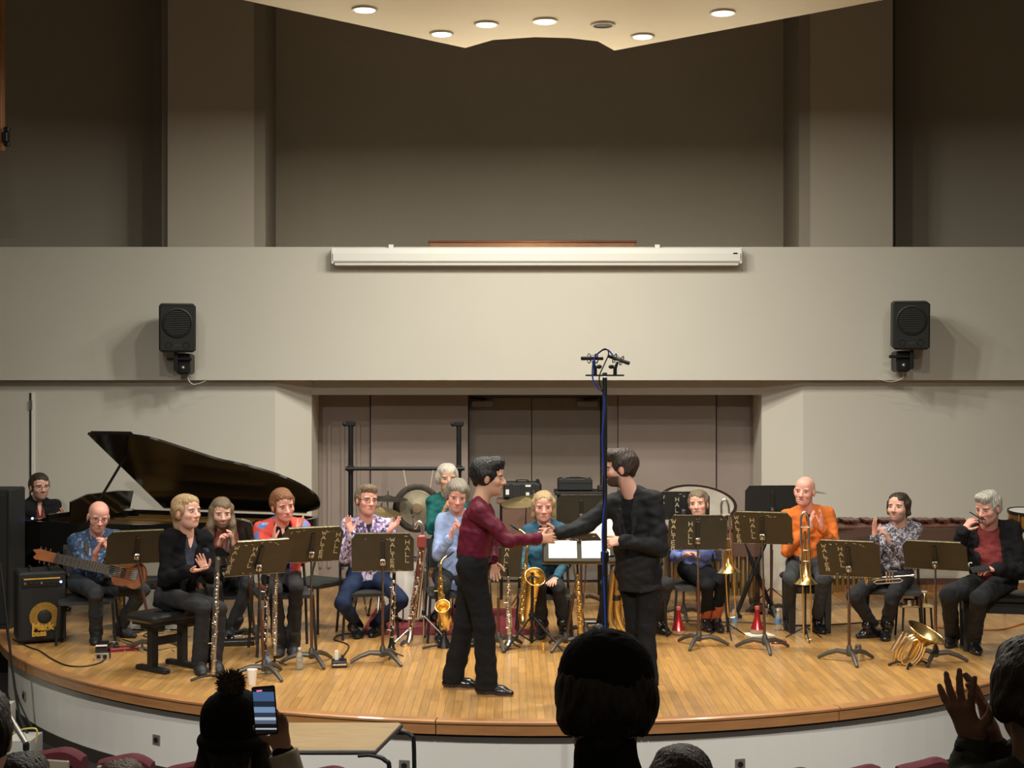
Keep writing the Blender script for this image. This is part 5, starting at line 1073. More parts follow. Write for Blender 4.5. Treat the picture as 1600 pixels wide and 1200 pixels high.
# chrome stand holding it
t = thing('instrument_stand', 'chrome tripod stand beside the tall low clarinet', 'instrument stand', Vector((P(662,1000,12.3).x,12.3,0))); sb = Vector((P(662,1000,12.3).x,12.3,0)); MB().cyl(sb+Vector((0,0,.05)), sb+Vector((.0,0,.95)), .009, n=10).build('pole', 'chrome', t, True); MB().lathe(sb+Vector((0,0,.24)), (0,0,1), [(0,.009),(.01,.018),(.04,.018),(.05,.009)], 12).build('collar', 'black_metal', t, True)
for a in (3.4,5.9,1.6): MB().tube([sb+Vector((0,0,.24)), sb+Vector((.26*math.cos(a),.26*math.sin(a),.015))], .007, 6).build('leg', 'chrome', t, True); MB().ball(sb+Vector((.26*math.cos(a),.26*math.sin(a),.014)), .014, 8, 6).build('rubber_foot', 'black_metal', t)
def sax(label, top, bow, bellc, D, bell_r, m, seed, neck, tilt=.0, sc=1.):
    """top of body, bottom bow and bell centre by pixel; the bell opens towards the hall and up"""
    a, b, c = P(top[0],top[1],D), P(bow[0],bow[1],D), P(bellc[0],bellc[1],D-.09*sc); t = thing('saxophone', label, 'saxophone', Vector((b.x,b.y,0)))
    d = (b-a).normalized(); L_ = (b-a).length; r0, r1 = .014*sc, .036*sc
    pts = smoothpath([a, lerp(a,b,.4), lerp(a,b,.85), b+Vector((.02,-.02,-.02))*sc, b+Vector((.055,-.055,-.005))*sc, lerp(b+Vector((.05,-.08,0)), c, .35), lerp(b+Vector((.05,-.07,0)), c, .8)], 5)
    MB().tube(pts, lerpr([r0, lerp(r0,r1,.4), r1*.9, r1*1.1, r1*1.2, r1*1.3, r1*1.6], 5, 7), 16).build('body', m, t, True)
    bd = Vector((tilt, -.75, .62)).normalized(); q = pts[-1]; 
    prof = [(-.03*sc,.045*sc),(.03*sc,.055*sc),(.06*sc,bell_r*.75),(.085*sc,bell_r*.95),(.09*sc,bell_r),(.085*sc,bell_r-.006),(.05*sc,bell_r*.68),(.0,.045*sc),(-.04*sc,.035*sc)]
    MB().lathe(q, bd, prof, 30).build('bell', m, t, True); MB().torus(q+bd*.088*sc, bd, bell_r, .0045, 32, 6).build('bell_rim', m, t, True)
    keywork(t, lerp(a,b,.05), lerp(a,b,.95), lambda u_: lerp(r0,r1,u_), int(26*sc), m, seed, 1.4, rods=3); keywork(t, lerp(b,c,.1)+Vector((.05,-.03,0)), lerp(b,c,.55)+Vector((.05,-.03,0)), r1*1.4, 5, m, seed+1, .8, rods=1)
    MB().tube(smoothpath([P(px,py,D+dd) for px,py,dd in neck], 5), [*np.linspace(r0,.009,(len(neck)-1)*5+1)], 12).build('neck', m, t, True)
    e = P(neck[-1][0],neck[-1][1],D+neck[-1][2]); e0 = P(neck[-2][0],neck[-2][1],D+neck[-2][2]); dd = (e-e0).normalized(); MB().tube([e-dd*.02, e+dd*.03, e+dd*.07], [.011,.012,.006], 10).build('mouthpiece', 'mouth_black', t, True)
    return t
sax('gold alto saxophone in front of the man in light blue', (688,892), (690,976), (692,948), 12.15, .062, 'gold_lacquer', 31, [(688,892,0),(689,880,0),(694,872,.03),(700,868,.06)], -.1, .85)
tp = Vector((P(694,1000,12.1).x,12.1,0)); t = thing('instrument_peg', 'black peg stand under the gold alto saxophone', 'instrument stand', tp); MB().lathe(tp+Vector((0,0,.0)), (0,0,1), [(0,.06),(.02,.055),(.10,.018),(.18,.012)], 16).build('cone', 'black_metal', t, True)
for a in (3.6,5.2): MB().tube([tp+Vector((0,0,.03)), tp+Vector((.2*math.cos(a),.2*math.sin(a),.012))], .009, 6).build('leg', 'black_metal', t)
sax('large gold tenor saxophone with its bell to the hall on a black stand', (822,872), (815,968), (836,895), 12.2, .088, 'gold_lacquer', 37, [(822,872,0),(824,855,0),(826,842,.02),(818,832,.04),(808,826,.05)], .15, 1.05)
ts = onfloor(831,1014); t = thing('saxophone_stand', 'black tripod stand under the large gold saxophone', 'instrument stand', ts); MB().cyl(ts+Vector((0,0,.05)), P(832,895,ts.y), .014, n=10).build('pole', 'black_metal', t, True); MB().lathe(ts+Vector((0,0,.27)), (0,0,1), [(0,.014),(.005,.028),(.035,.028),(.04,.014)], 14).build('collar', 'black_metal', t, True)
for a in (3.85,5.75,1.6): e = ts+Vector((.30*math.cos(a),.30*math.sin(a),.012)); MB().tube([ts+Vector((0,0,.285)), e], .010, 7).build('leg', 'black_metal', t); MB().tube([ts+Vector((0,0,.06)), lerp(ts+Vector((0,0,.285)), e, .5)], .006, 6).build('brace', 'black_metal', t)
MB().tube(smoothpath([P(824,905,ts.y-.05),P(832,900,ts.y-.02),P(842,905,ts.y-.05)], 4), .009, 6).build('cradle', 'black_metal', t)
# mouthpiece cap and ligature lying in front of that stand
q = onfloor(849,1021); t = thing('brass_mouthpiece', 'small upright brass mouthpiece on the floor by the black tripod', 'mouthpiece', q); MB().lathe(q, (0,0,1), [(0,.014),(.04,.012),(.08,.011),(.085,.014),(.095,.014),(.095,.008)], 14).build('shank', 'gold_lacquer', t, True); MB().lathe(q+Vector((0,0,.03)), (0,0,1), [(0,.012),(.002,.016),(.01,.016),(.012,.012)], 14).build('ring', 'gold_lacquer', t, True)
# bass saxophone behind the man in the suit
d5 = 12.3; t = thing('baritone_saxophone', 'large brass saxophone partly hidden behind the black suit', 'saxophone', Vector((P(965,985,d5).x,d5,0)))
MB().tube(smoothpath([P(966,880,d5),P(964,930,d5),P(966,960,d5),P(976,985,d5),P(992,988,d5),P(998,960,d5),P(996,900,d5)], 5), [*np.linspace(.030,.055,31)], 16).build('body', 'gold_lacquer', t, True)
MB().tube(smoothpath([P(958,890,d5-.05),P(953,950,d5-.05),P(958,980,d5-.06),P(975,996,d5-.08)], 5), [*np.linspace(.020,.028,16)], 12).build('branch', 'gold_lacquer', t, True); keywork(t, P(972,890,d5-.05), P(976,975,d5-.05), .02, 14, 'gold_lacquer', 41, 1.2); MB().lathe(P(963,938,d5)+Vector((0,0,0)), (0,0,1), [(0,.036),(.005,.040),(.045,.040),(.05,.036)], 18).build('ring', 'gunmetal', t, True); MB().lathe(P(990,905,d5-.05), (.2,-.5,.8), [(0,.05),(.06,.07),(.10,.12),(.098,.112),(.04,.06)], 24).build('bell', 'gold_lacquer', t, True)
# trombones standing on their bells
def trombone(label, cx, topy, belly, boty, D, lean=0., br=.105):
    X = lambda dx, py, dd=0.: P(cx+dx+(py-topy)*lean, py, D+dd); t = thing('trombone', label, 'trombone', Vector((P(cx,boty,D).x, D, 0)))
    MB().tube(smoothpath([X(-6,belly-55),X(-6,topy+22),X(-5,topy+7),X(0,topy),X(5,topy+7),X(6,topy+22),X(6,belly-40)], 4), .0105, 10).build('tuning_slide', 'silver_plate', t, True)
    dn = (X(0,boty)-X(0,topy)).normalized(); c = X(0,belly); MB().lathe(c-dn*.34, dn, [(0,.011),(.12,.016),(.20,.026),(.26,.042),(.30,.064),(.325,.088),(.338,br),(.336,br-.006),(.28,.045),(.2,.02)], 30).build('bell', 'gold_lacquer', t, True)
    MB().tube([X(0,topy+30), c-dn*.33], .0105, 10).build('bell_tube', 'gold_lacquer', t, True)
    for dx in (-5,7): MB().tube([X(dx,belly-60,-.06), X(dx,boty-8,-.06)], .0080, 10).build('outer_slide', 'gold_lacquer', t, True)
    MB().tube(smoothpath([X(-5,boty-9,-.06),X(-4,boty-2,-.06),X(1,boty,-.06),X(6,boty-2,-.06),X(7,boty-9,-.06)], 4), .0080, 8).build('slide_bow', 'gold_lacquer', t, True)
    for py in (belly-52, belly-35, topy+24): MB().cyl(X(-6,py,-.03), X(7,py,-.03), .005, n=8).build('brace', 'silver_plate', t, True)
    MB().tube([X(-8,belly-30,-.03), X(-8,belly+0-8,-.03)], [.011,.006], 8).build('mouthpipe', 'silver_plate', t, True); MB().lathe(X(-8,belly-36,-.03), (0,0,1), [(0,.006),(.03,.008),(.05,.013),(.052,.009)], 12).build('mouthpiece', 'silver_plate', t, True)
    b = Vector((c.x, D+.02, 0)); MB().cyl(b+Vector((0,0,.05)), Vector((c.x,D+.02,c.z+.02)), .008, n=8).build('stand_pole', 'black_metal', t)
    for a in (.5,2.6,4.7): MB().tube([b+Vector((0,0,.12)), b+Vector((.18*math.cos(a),.18*math.sin(a),.01))], .006, 6).build('stand_leg', 'black_metal', t)
    return t
trombone('brass trombone held upright beside the woman in the blue sweater', 1132, 780, 894, 965, 12.55, .06)
trombone('brass trombone standing bell down in front of the man in orange', 1257, 800, 912, 1000, 12.42, .02)
# small euphonium on a floor stand
d6 = 11.35; q0 = P(1428,1030,d6); t = thing('euphonium', 'shiny brass euphonium resting on the floor right of centre', 'euphonium', Vector((q0.x,d6,0)))
bd = Vector((.42,-.25,.86)).normalized(); bc = P(1433,1012,d6)
MB().lathe(bc-bd*.06, bd, [(-.05,.030),(.04,.038),(.10,.052),(.15,.080),(.19,.122),(.21,.162),(.207,.157),(.185,.112),(.13,.062),(.05,.034)], 34).build('bell', 'gold_lacquer', t, True); MB().tube(smoothpath([bc-bd*.10,bc-bd*.16+Vector((-.02,0,-.0)),bc-bd*.17+Vector((-.08,-.01,.0)),bc-bd*.08+Vector((-.12,-.01,.02)),bc+Vector((-.12,-.01,.05))], 5), lerpr([.032,.034,.03,.026,.02], 5, 5), 14).build('bottom_bow', 'gold_lacquer', t, True); MB().torus(bc+bd*.148, bd, .162, .004, 36, 6).build('bell_rim', 'gold_lacquer', t, True)
for k, (w_, off) in enumerate(((.10,0),(.075,.02),(.05,.035))):
    x, y, z = frame(bd); cc = P(1422,1018,d6-.03-.012*k); ring = []
    for a in np.linspace(0, 2*PI, 25): ring.append(cc+bd*.155*math.cos(a)*(1-.12*k)+Vector((-.9,-.05,.42)).normalized()*w_*math.sin(a)+VIEW*.01*k)
    MB().tube(ring, .012-.002*k, 8, caps=False).build('branch', 'silver_plate' if k == 1 else 'gold_lacquer', t, True)
for k in range(3): a = P(1409+6*k,990+2*k,d6-.06); MB().cyl(a, a-bd*.16, .013, n=12).build('valve', 'silver_plate', t, True); MB().cyl(a+bd*.002, a+bd*.02, .008, n=10).build('valve_cap', 'gold_lacquer', t, True)
for e in (P(1388,1044,d6-.05),P(1418,1054,d6-.2),P(1450,1042,d6+.0)): e.z = .01; MB().tube([P(1425,1040,d6)+Vector((0,0,.0)), lerp(P(1425,1040,d6), e, .6)+Vector((0,0,.03)), e], .010, 6).build('stand_leg', 'black_metal', t)
# trumpet on the lap
d7 = 12.22; a, b = P(1424,899,d7), P(1352,904,d7); t = thing('trumpet', 'silver trumpet lying across the lap of the man in the grey print shirt', 'trumpet', (a+b)/2); dx = (b-a).normalized()
MB().lathe(b-dx*.14, dx, [(0,.008),(.06,.014),(.10,.026),(.125,.045),(.135,.060),(.133,.055),(.09,.02)], 24).build('bell', 'gold_lacquer', t, True); MB().tube([a, a+dx*.02, b-dx*.12], [.010,.006,.007], 10).build('lead_pipe', 'silver_plate', t, True); MB().lathe(a-dx*.02, dx, [(0,.013),(.01,.012),(.03,.006),(.06,.006)], 14).build('mouthpiece', 'silver_plate', t, True)
for k in range(3): c = a+dx*(.16+.026*k); MB().cyl(c+Vector((0,0,-.05)), c+Vector((0,0,.045)), .011, n=12).build('valve', 'silver_plate', t, True)
MB().tube([a+dx*q_+Vector((0,-.01,z)) for q_, z in ((.10,-.02),(.30,-.02),(.33,-.035),(.30,-.05),(.10,-.05),(.075,-.035),(.10,-.02))], .006, 8).build('tuning_slide', 'silver_plate', t, True)
# mutes
mat('mute_red', (.48,.025,.03), .22, .5, coat=.4); mat('mute_cork', (.36,.24,.13), .7)
for px, py, lab in ((1060,991,'red cone mute on the floor left of the orange socks'),(1183,990,'red cone mute standing on a white sheet')):
    q = onfloor(px, py); t = thing('trombone_mute', lab, 'mute', q, 'red cone mutes'); zz = .0 if px < 1100 else .002
    MB().lathe(q+Vector((0,0,zz)), (0,0,1), [(0,.048),(.008,.060),(.030,.062),(.04,.060)], 24).build('base', 'mute_cork', t, True); MB().lathe(q+Vector((0,0,.038)), (0,0,1), [(0,.061),(.06,.040),(.12,.024),(.17,.019),(.20,.018)], 24).build('cone', 'mute_red', t, True); MB().lathe(q+Vector((0,0,.215)), (0,0,1), [(0,.018),(.01,.022),(.03,.022),(.034,.018),(.034,0)], 18).build('top', mat('mute_top', (.6,.12,.09), .4), t, True)
q = onfloor(1186,992); tag(MB().box((q.x+.0,q.y+.03,.001), (.24,.20,.002), Matrix.Rotation(.25,3,'Z')).build('paper_sheet', 'paper', loc=(q.x,q.y,0)), 'white sheet of paper under the right red mute', 'paper')
q = onfloor(1337,1031); q.z = .05; t = thing('metal_mute', 'small metal cup mute by the foot of the grey print man stand', 'mute', q+Vector((.02,.0,-.05))); q = q+Vector((.02,-.0,-.045)); MB().lathe(q, (0,0,1), [(0,.05),(.01,.052),(.05,.05),(.055,.035),(.09,.028),(.115,.026),(.118,.018)], 22).build('cup', 'silver', t, True); MB().torus(q+Vector((0,0,.05)), (0,0,1), .051, .004, 22, 6).build('rim', 'gold_lacquer', t, True)
# low table with mutes
st = P(1428,940,12.6); t = thing('mute_stool', 'small wooden topped stool with mutes between the two right players', 'stool', Vector((st.x,12.6,0))); zt = EYE-(943-600)/F*12.6
MB().rbox((st.x,12.6,zt-.012), (.28,.24,.018), .004).build('top', mat('pale_wood', (.55,.40,.22), .5), t)
for sx in (-1,1):
    for sy in (-1,1): MB().cyl((st.x+sx*.12,12.6+sy*.10,zt-.02), (st.x+sx*.135,12.6+sy*.115,0), .010, n=8).build('leg', 'chair_black', t, True)
q = Vector((st.x-.06,12.53,zt-.003)); t = thing('metal_mute', 'silver cup mute on the small stool', 'mute', q); MB().lathe(q, (0,0,1), [(0,.055),(.01,.058),(.05,.056),(.058,.04),(.06,0)], 24).build('cup', 'silver', t, True); MB().torus(q+Vector((0,0,.045)), (0,0,1), .057, .003, 24, 6).build('rim', 'chrome', t, True)
for k, (dx_, hh, lab) in enumerate(((.025,.11,'brown and gold mute in the middle of the small stool'),(.085,.12,'white tipped mute at the right of the small stool'))):
    q = Vector((st.x+dx_,12.58,zt-.003)); t = thing('straight_mute', lab, 'mute', q); MB().lathe(q, (0,0,1), [(0,.03),(.02,.032),(hh*.7,.024),(hh*.8,.02)], 18).build('cone', 'rosewood_red' if k == 0 else 'gold_lacquer', t, True); MB().lathe(q+Vector((0,0,hh*.8)), (0,0,1), [(0,.02),(.015,.03),(.02,.028),(.02,0)], 18).build('top', 'gold_lacquer' if k == 0 else 'white_plastic', t, True)
# ------------------------------------------------------------ percussion and the back row
mat('cymbal', (.62,.50,.26), .32, 1.); mat('gong_bronze', (.33,.29,.20), .5, .7, var=.3, vscale=6); mat('gong_dark', (.06,.05,.04), .5, .6, var=.4, vscale=14); mat('drum_blue', (.012,.02,.09), .2, coat=.5); mat('drum_head', (.70,.68,.62), .6); mat('drum_orange', (.50,.17,.03), .25, coat=.5); mat('bar_rosewood', (.12,.035,.022), .35, coat=.3, var=.25, vscale=12); mat('resonator', (.52,.40,.19), .38, 1.); mat('frame_brown', (.09,.045,.03), .5); mat('carpet_red', (.20,.02,.03), .95, bump=.5, bscale=200); mat('case_black', (.014,.014,.014), .5); mat('rope', (.55,.50,.42), .8); mat('table_brown', (.16,.085,.06), .6)
# rack with gong
gd = 14.5; x0, x1 = X_at(548,gd), X_at(717,gd); zt = EYE-(662-600)/F*gd; zb = EYE-(732-600)/F*gd
t = thing('gong_rack', 'tall black pipe rack with a cross bar left of the doors', 'rack', ((x0+x1)/2,gd,0))
for x in (x0,x1):
    MB().cyl((x,gd,.02), (x,gd,zt), .026, n=12).build('post', 'black_metal', t, True); MB().rbox((x,gd,zt), (.10,.06,.055), .012).build('clamp', 'black_metal', t); MB().ball((x-.06,gd-.02,zt-.005), .025, 10, 6).build('knob', 'black_metal', t); MB().box((x,gd,.02), (.08,.6,.04)).build('foot', 'black_metal', t); MB().rbox((x,gd-.01,zb), (.07,.08,.07), .012).build('joint', 'black_metal', t)
MB().cyl((x0-.05,gd-.04,zb), (x1+.06,gd-.04,zb), .020, n=10).build('cross_bar', 'black_metal', t, True)
gc = P(652,794,gd-.06); t = thing('gong', 'large bronze gong with a dark rim hanging on the rack', 'gong', gc); gr = 38/F*gd
MB().lathe(gc+Vector((0,.03,0)), (0,-1,0), [(0,gr-.02),(.012,gr),(.035,gr),(.042,gr-.012),(.036,gr*.80),(.034,gr*.74),(0,gr*.74)], 44, True).build('rim', 'gong_dark', t, True); MB().lathe(gc+Vector((0,.0,0)), (0,-1,0), [(0,gr*.76),(.012,gr*.72),(.016,gr*.25),(.022,gr*.2),(.024,0)], 44).build('face', 'gong_bronze', t, True); MB().lathe(gc+Vector((0,-.022,-.0)), (0,-1,0), [(0,gr*.21),(.006,gr*.19),(.008,0)], 24).build('boss', mat('gong_boss', (.30,.20,.12), .5, .6), t, True)
for px, qx in ((630,636),(677,672)): MB().tube([P(px,732,gd-.05), P(qx,764,gd-.06)], .005, 5).build('cord', 'rope', t)
def cymbal(label, px, py, D, r, tilt=(0,0), stand=True, m='cymbal'):
    c = P(px,py,D); t = thing('cymbal', label, 'cymbal', Vector((c.x,D,0)), 'cymbals on stands'); n = Vector((tilt[0],-tilt[1],1)).normalized()
    MB().lathe(c, n, [(-.012,r),(-.010,r),(.002,r*.55),(.008,r*.25),(.026,r*.12),(.030,.004),(.026,.004),(.002,r*.25),(-.004,r*.55)], 40, True).build('disc', m, t, True); MB().cyl(c+n*.02, c+n*.07, .007, n=8).build('wing_nut', 'chrome', t, True)
    if stand:
        MB().tube([c, c-n*.06, Vector((c.x,D+.02,c.z-.15)), Vector((c.x,D+.02,.15))], .010, 8).build('stand_pole', 'chrome', t, True); MB().rbox((c.x,D+.02,c.z*.62), (.04,.04,.05), .01).build('stand_clamp', 'chrome', t)
        for k in range(3): a = k*2.094+.5; MB().tube([(c.x,D+.02,.36),(c.x+.24*math.cos(a),D+.02+.24*math.sin(a),.015)], .008, 6).build('stand_leg', 'chrome', t)
cymbal('thin bronze cymbal behind the head of the man in the floral shirt', 594, 797, 13.6, .21, (.22,.12))
cymbal('bronze cymbal just right of the face of the man in burgundy', 822, 782, 13.5, .24, (-.12,.16))
cymbal('upper bronze cymbal tilted over the other near the handled case', 836, 776, 14.05, .17, (-.2,.1))
cymbal('cymbal edge peeping out behind the ear of the man in orange', 1268, 768, 14.3, .15, (.05,-.04), m='gong_bronze')
cymbal('dark low cymbal left of the gong', 606, 778, 14.2, .20, (.05,.06), m='gong_dark')
def drum(label, c, axis, r, L_, shell, lugs=8, head='drum_head', legs=0, name='drum', hoop='chrome', hw=.012):
    c = Vector(c); a = Vector(axis).normalized(); t = thing(name, label, 'drum', Vector((c.x,c.y,0)) if legs else c); x, y, z = frame(a)
    MB().lathe(c-a*L_/2, a, [(0,r),(L_,r)], 36).build('shell', shell, t, True)
    for s in (-1,1):
        MB().lathe(c+a*s*(L_/2), a*s, [(-.02,r-hw+.013),(-.02,r+.012),(.012,r+.012),(.012,r-hw+.013)], 36, True).build('hoop', hoop, t, True); MB().lathe(c+a*s*L_/2, a*s, [(.004,r),(.005,0)], 36).build('head', head, t)
    for k in range(lugs): q = 2*PI*k/lugs; o = x*math.cos(q)+y*math.sin(q); MB().tube([c+o*(r+.010)-a*L_*.48, c+o*(r+.010)+a*L_*.48], .005, 6).build('tension_rod', 'chrome', t)
    if legs:
        for k in range(3): q = k*2.094+.4; MB().tube([c+Vector((math.cos(q)*r,math.sin(q)*r,0)), (c.x+math.cos(q)*(r+.04),c.y+math.sin(q)*(r+.04),.01)], .008, 6).build('leg', 'chrome', t)
    return t
c = P(640,905,13.55); c.z = .30; drum('dark blue bass drum on the red carpet behind the low clarinet', c, (.25,-1,0), .28, .34, 'drum_blue', 8, legs=1, name='bass_drum')
drum('small snare drum by the feet of the man in green', P(690,875,13.35), (.0,-.15,1), .17, .14, 'chrome', 8, legs=1, name='snare_drum'); drum('blue floor drum behind the man in burgundy', P(735,880,13.6), (0,-.1,1), .19, .32, 'drum_blue', 6, legs=1, name='floor_drum')
drum('orange wooden drum glimpsed behind the tall microphone pole', P(944,842,13.9), (.15,-.7,.7), .20, .22, 'drum_orange', 8, legs=1, name='tom_drum')
c = P(1088,806,15.0); drum('wide pale kettle drum with a dark hoop behind the woman in the blue sweater', c, (.05,-.42,1), .40, .30, 'drum_head', 8, head=mat('calf_head', (.42,.38,.32), .7, var=.1), legs=1, name='kettle_drum', hoop=mat('hoop_brown', (.03,.016,.014), .4), hw=.034)
c = P(1606,812,13.6); drum('brass shelled snare drum at the right picture edge', c, (.0,-.1,1), .18, .16, 'brass', 8, legs=1, name='snare_drum', hoop='black_metal')
# red carpet under the drums
q = (P(640,945,13.2)+P(800,945,13.2))/2; tag(MB().rbox((X_at(715,13.4),13.45,.002), (1.7,1.5,.004), .001).build('carpet', 'carpet_red', loc=(X_at(715,13.4),13.45,0)), 'dark red carpet under the drum kit', 'carpet')
# low rack of drum hardware seen under the chairs
for px, py, lab in ((563,950,'chrome drum hardware leg behind the navy trousers'),(585,955,'chrome pedal strut between the navy trouser legs')):
    q = onfloor(px, py+8); t = thing('drum_hardware', lab, 'drum hardware', q)
    for dx in (-.06,.06): MB().tube([q+Vector((dx,0,.012)), q+Vector((dx*.2,.05,.28))], .010, 7).build('strut', 'chrome', t, True)
    MB().tube([q+Vector((0,.05,.27)), q+Vector((.02,.08,.75))], .009, 7).build('pole', 'chrome', t, True); MB().ball(q+Vector((-.06,0,.016)), .016, 8, 6).build('rubber_foot', 'black_metal', t)
# cases on a trap table
def box_table(label, px0, px1, D, zt, m):
    a, b = X_at(px0,D), X_at(px1,D); t = thing('trap_table', label, 'table', ((a+b)/2,D,0)); MB().rbox(((a+b)/2,D,zt-.02), (b-a,.42,.04), .008).build('top', m, t); MB().box(((a+b)/2,D,zt-.24), (b-a-.12,.34,.36)).build('box', m, t)
    for sx in (-1,1):
        for sy in (-1,1): MB().cyl(((a+b)/2+sx*((b-a)/2-.05),D+sy*.16,0), ((a+b)/2+sx*((b-a)/2-.05),D+sy*.16,zt-.04), .016, n=8).build('leg', 'black_metal', t)
CD = 14.95; zc1 = EYE-(779-600)/F*CD; zc2 = EYE-(766-600)/F*CD
box_table('brown percussion table under the black hard case', 776, 864, CD, zc1, 'table_brown'); box_table('dark percussion table under the briefcase', 866, 945, CD, zc2-.0, 'case_black')
c = P(816,766,CD-.05); c.z = zc1+.092; t = thing('hard_case', 'black ribbed hard case with white stickers on the brown table', 'case', c-Vector((0,0,.09))); MB().rbox(c, (.40,.26,.18), .028).build('body', 'case_black', t)
for x in (-.12,0,.12): MB().rbox(c+Vector((x,-.132,.0)), (.03,.012,.15), .004).build('rib', 'case_black', t)
for x, z in ((-.155,-.01),(.055,-.04),(.06,.055)): MB().box(c+Vector((x,-.134,z)), (.035 if z < .05 else .055,.004,.055 if z < .05 else .02)).build('sticker', 'white_plastic', t)
MB().tube(smoothpath([c+Vector((-.06,-.10,.088)),c+Vector((-.05,-.10,.118)),c+Vector((.05,-.10,.118)),c+Vector((.06,-.10,.088))], 3), .010, 6).build('handle', 'case_black', t); MB().rbox(c+Vector((.16,-.09,.105)), (.04,.04,.035), .008).build('latch', 'black_metal', t)
c = P(898,757,CD-.05); c.z = zc2+.068; t = thing('briefcase', 'black briefcase with two silver catches on the dark table', 'case', c-Vector((0,0,.066))); MB().rbox(c, (.36,.24,.13), .015).build('body', 'case_black', t); MB().box(c+Vector((0,-.121,.018)), (.355,.004,.006)).build('seam', 'dark_slot', t)
for x in (-.11,.12): MB().rbox(c+Vector((x,-.10,.068)), (.045,.04,.014), .004).build('catch', 'silver', t)
MB().tube(smoothpath([c+Vector((-.07,-.10,.062)),c+Vector((-.05,-.10,.082)),c+Vector((.05,-.10,.082)),c+Vector((.07,-.10,.062))], 3), .007, 6).build('handle', 'case_black', t)
c = P(938,761,CD-.1); tag(MB().rbox(Vector((c.x,c.y,zc2+.03)), (.06,.1,.058), .01).build('small_box', 'case_black', loc=c), 'small black box by the tall pole beside the briefcase', 'box')
# keyboards of percussion
def marimba(label, px0, px1, D, zt, nb_, rl0, rl1, rr_, frm, rise=.0, big=0):
    a, b = X_at(px0,D), X_at(px1,D); t = thing('marimba', label, 'marimba', ((a+b)/2,D,0), 'percussion keyboards'); pit = (b-a)/nb_
    for k in range(nb_):
        x = a+pit*(k+.5); u_ = k/(nb_-1); ln_ = lerp(.42,.26,u_); MB().rbox((x,D-.02-ln_/2+.20,zt), (pit*.86,ln_,.022), .004).build('bar', 'bar_rosewood', t)
        if k % 7 not in (2,6) and k < nb_-1: MB().rbox((x+pit/2,D+.22,zt+.045), (pit*.80,ln_*.85,.022), .004).build('bar', 'bar_rosewood', t)
        L_ = lerp(rl0, rl1, u_); MB().lathe((x,D-.10,zt-.05-L_), (0,0,1), [(0,.004),(.004,rr_*pit),(L_,rr_*pit)], 14).build('resonator', 'resonator', t, True)
    for y in (-.20,.20,.36): MB().box(((a+b)/2,D+y,zt-.035 if y < .3 else zt+.01), (b-a+.06,.03,.07)).build('rail', frm, t)
    MB().box(((a+b)/2,D-.22,zt-.12), (b-a+.05,.025,.13)).build('front_board', frm, t)
    for x in (a-.04,b+.04):
        MB().box((x,D+.08,zt-.04), (.05,.62,.12)).build('end_board', frm, t); MB().box((x,D+.08,(zt-.1)/2+.04), (.05,.10,zt-.16)).build('leg', frm, t); MB().box((x,D+.08,.06), (.06,.55,.06)).build('foot', frm, t)
        for y in (-.16,.32): MB().lathe((x-.02,D+y,.03), (1,0,0), [(0,.03),(.04,.03)], 12).build('caster', 'black_metal', t)
    MB().box(((a+b)/2,D+.1,.25), (b-a,.05,.06)).build('stretcher', frm, t)
marimba('long rosewood marimba behind the two rightmost players', 1292, 1520, 14.25, EYE-(822-600)/F*14.25, 27, .62, .22, .36, 'frame_brown')
marimba('second marimba with big brass tubes behind the woman in the blue sweater', 1035, 1178, 14.0, EYE-(836-600)/F*14.0, 11, .46, .55, .42, 'frame_brown')
# folded frame of black struts right of the marimba tubes
q = onfloor(1180,962); t = thing('keyboard_stand', 'black X shaped folding stand between the two marimbas', 'stand', q)
for s in (-1,1): MB().tube([q+Vector((s*.18,0,.02)), q+Vector((-s*.14,.03,.80))], .022, 8).build('strut', 'black_metal', t); MB().box(q+Vector((s*.18,0,.015)), (.05,.34,.03)).build('foot', 'black_metal', t)
MB().cyl(q+Vector((0,-.03,.43)), q+Vector((0,.06,.43)), .03, n=12).build('pivot', 'black_metal', t)
q = onfloor(1205,958); t = thing('microphone_stand', 'thin black microphone stand left of the orange shirt', 'microphone stand', q); MB().cyl(q+Vector((0,0,.03)), q+Vector((0,0,1.02)), .012, n=8).build('pole', 'black_metal', t); MB().tube([q+Vector((0,0,.95)), q+Vector((-.12,-.05,.78))], .009, 6).build('boom', 'black_metal', t)
for k in range(3): a = k*2.094+.2; MB().tube([q+Vector((0,0,.25)), q+Vector((.28*math.cos(a),.28*math.sin(a),.012))], .008, 6).build('leg', 'chrome', t)
# ------------------------------------------------------------ tall stereo microphone stand in front of the stage
md = 9.08; mx_ = X_at(945,md); mz = EYE-(590-600)/F*md; t = thing('microphone_stand', 'very tall black microphone stand rising in front of the stage', 'microphone stand', (mx_,md,FLOOR))
MB().cyl((mx_,md,FLOOR+.35), (mx_,md,1.15), .019, n=12).build('lower_tube', 'black_metal', t, True); MB().cyl((mx_,md,1.1), (mx_,md,mz), .015, n=12).build('upper_tube', 'black_metal', t, True); MB().lathe((mx_,md,1.10), (0,0,1), [(0,.019),(.01,.027),(.07,.027),(.08,.016)], 14).build('clutch', 'black_metal', t, True); MB().tube([(mx_+.02,md-.01,1.14),(mx_+.06,md-.02,1.15)], .008, 6).build('clutch_lever', 'black_metal', t)
MB().lathe((mx_,md,mz-.03), (0,0,1), [(0,.008),(.02,.010),(.035,.006)], 12).build('tip', 'chrome', t, True)
kb = P(936,984,md-.06); MB().ball(kb, .040, 16, 12).build('counterweight', 'black_metal', t, True)
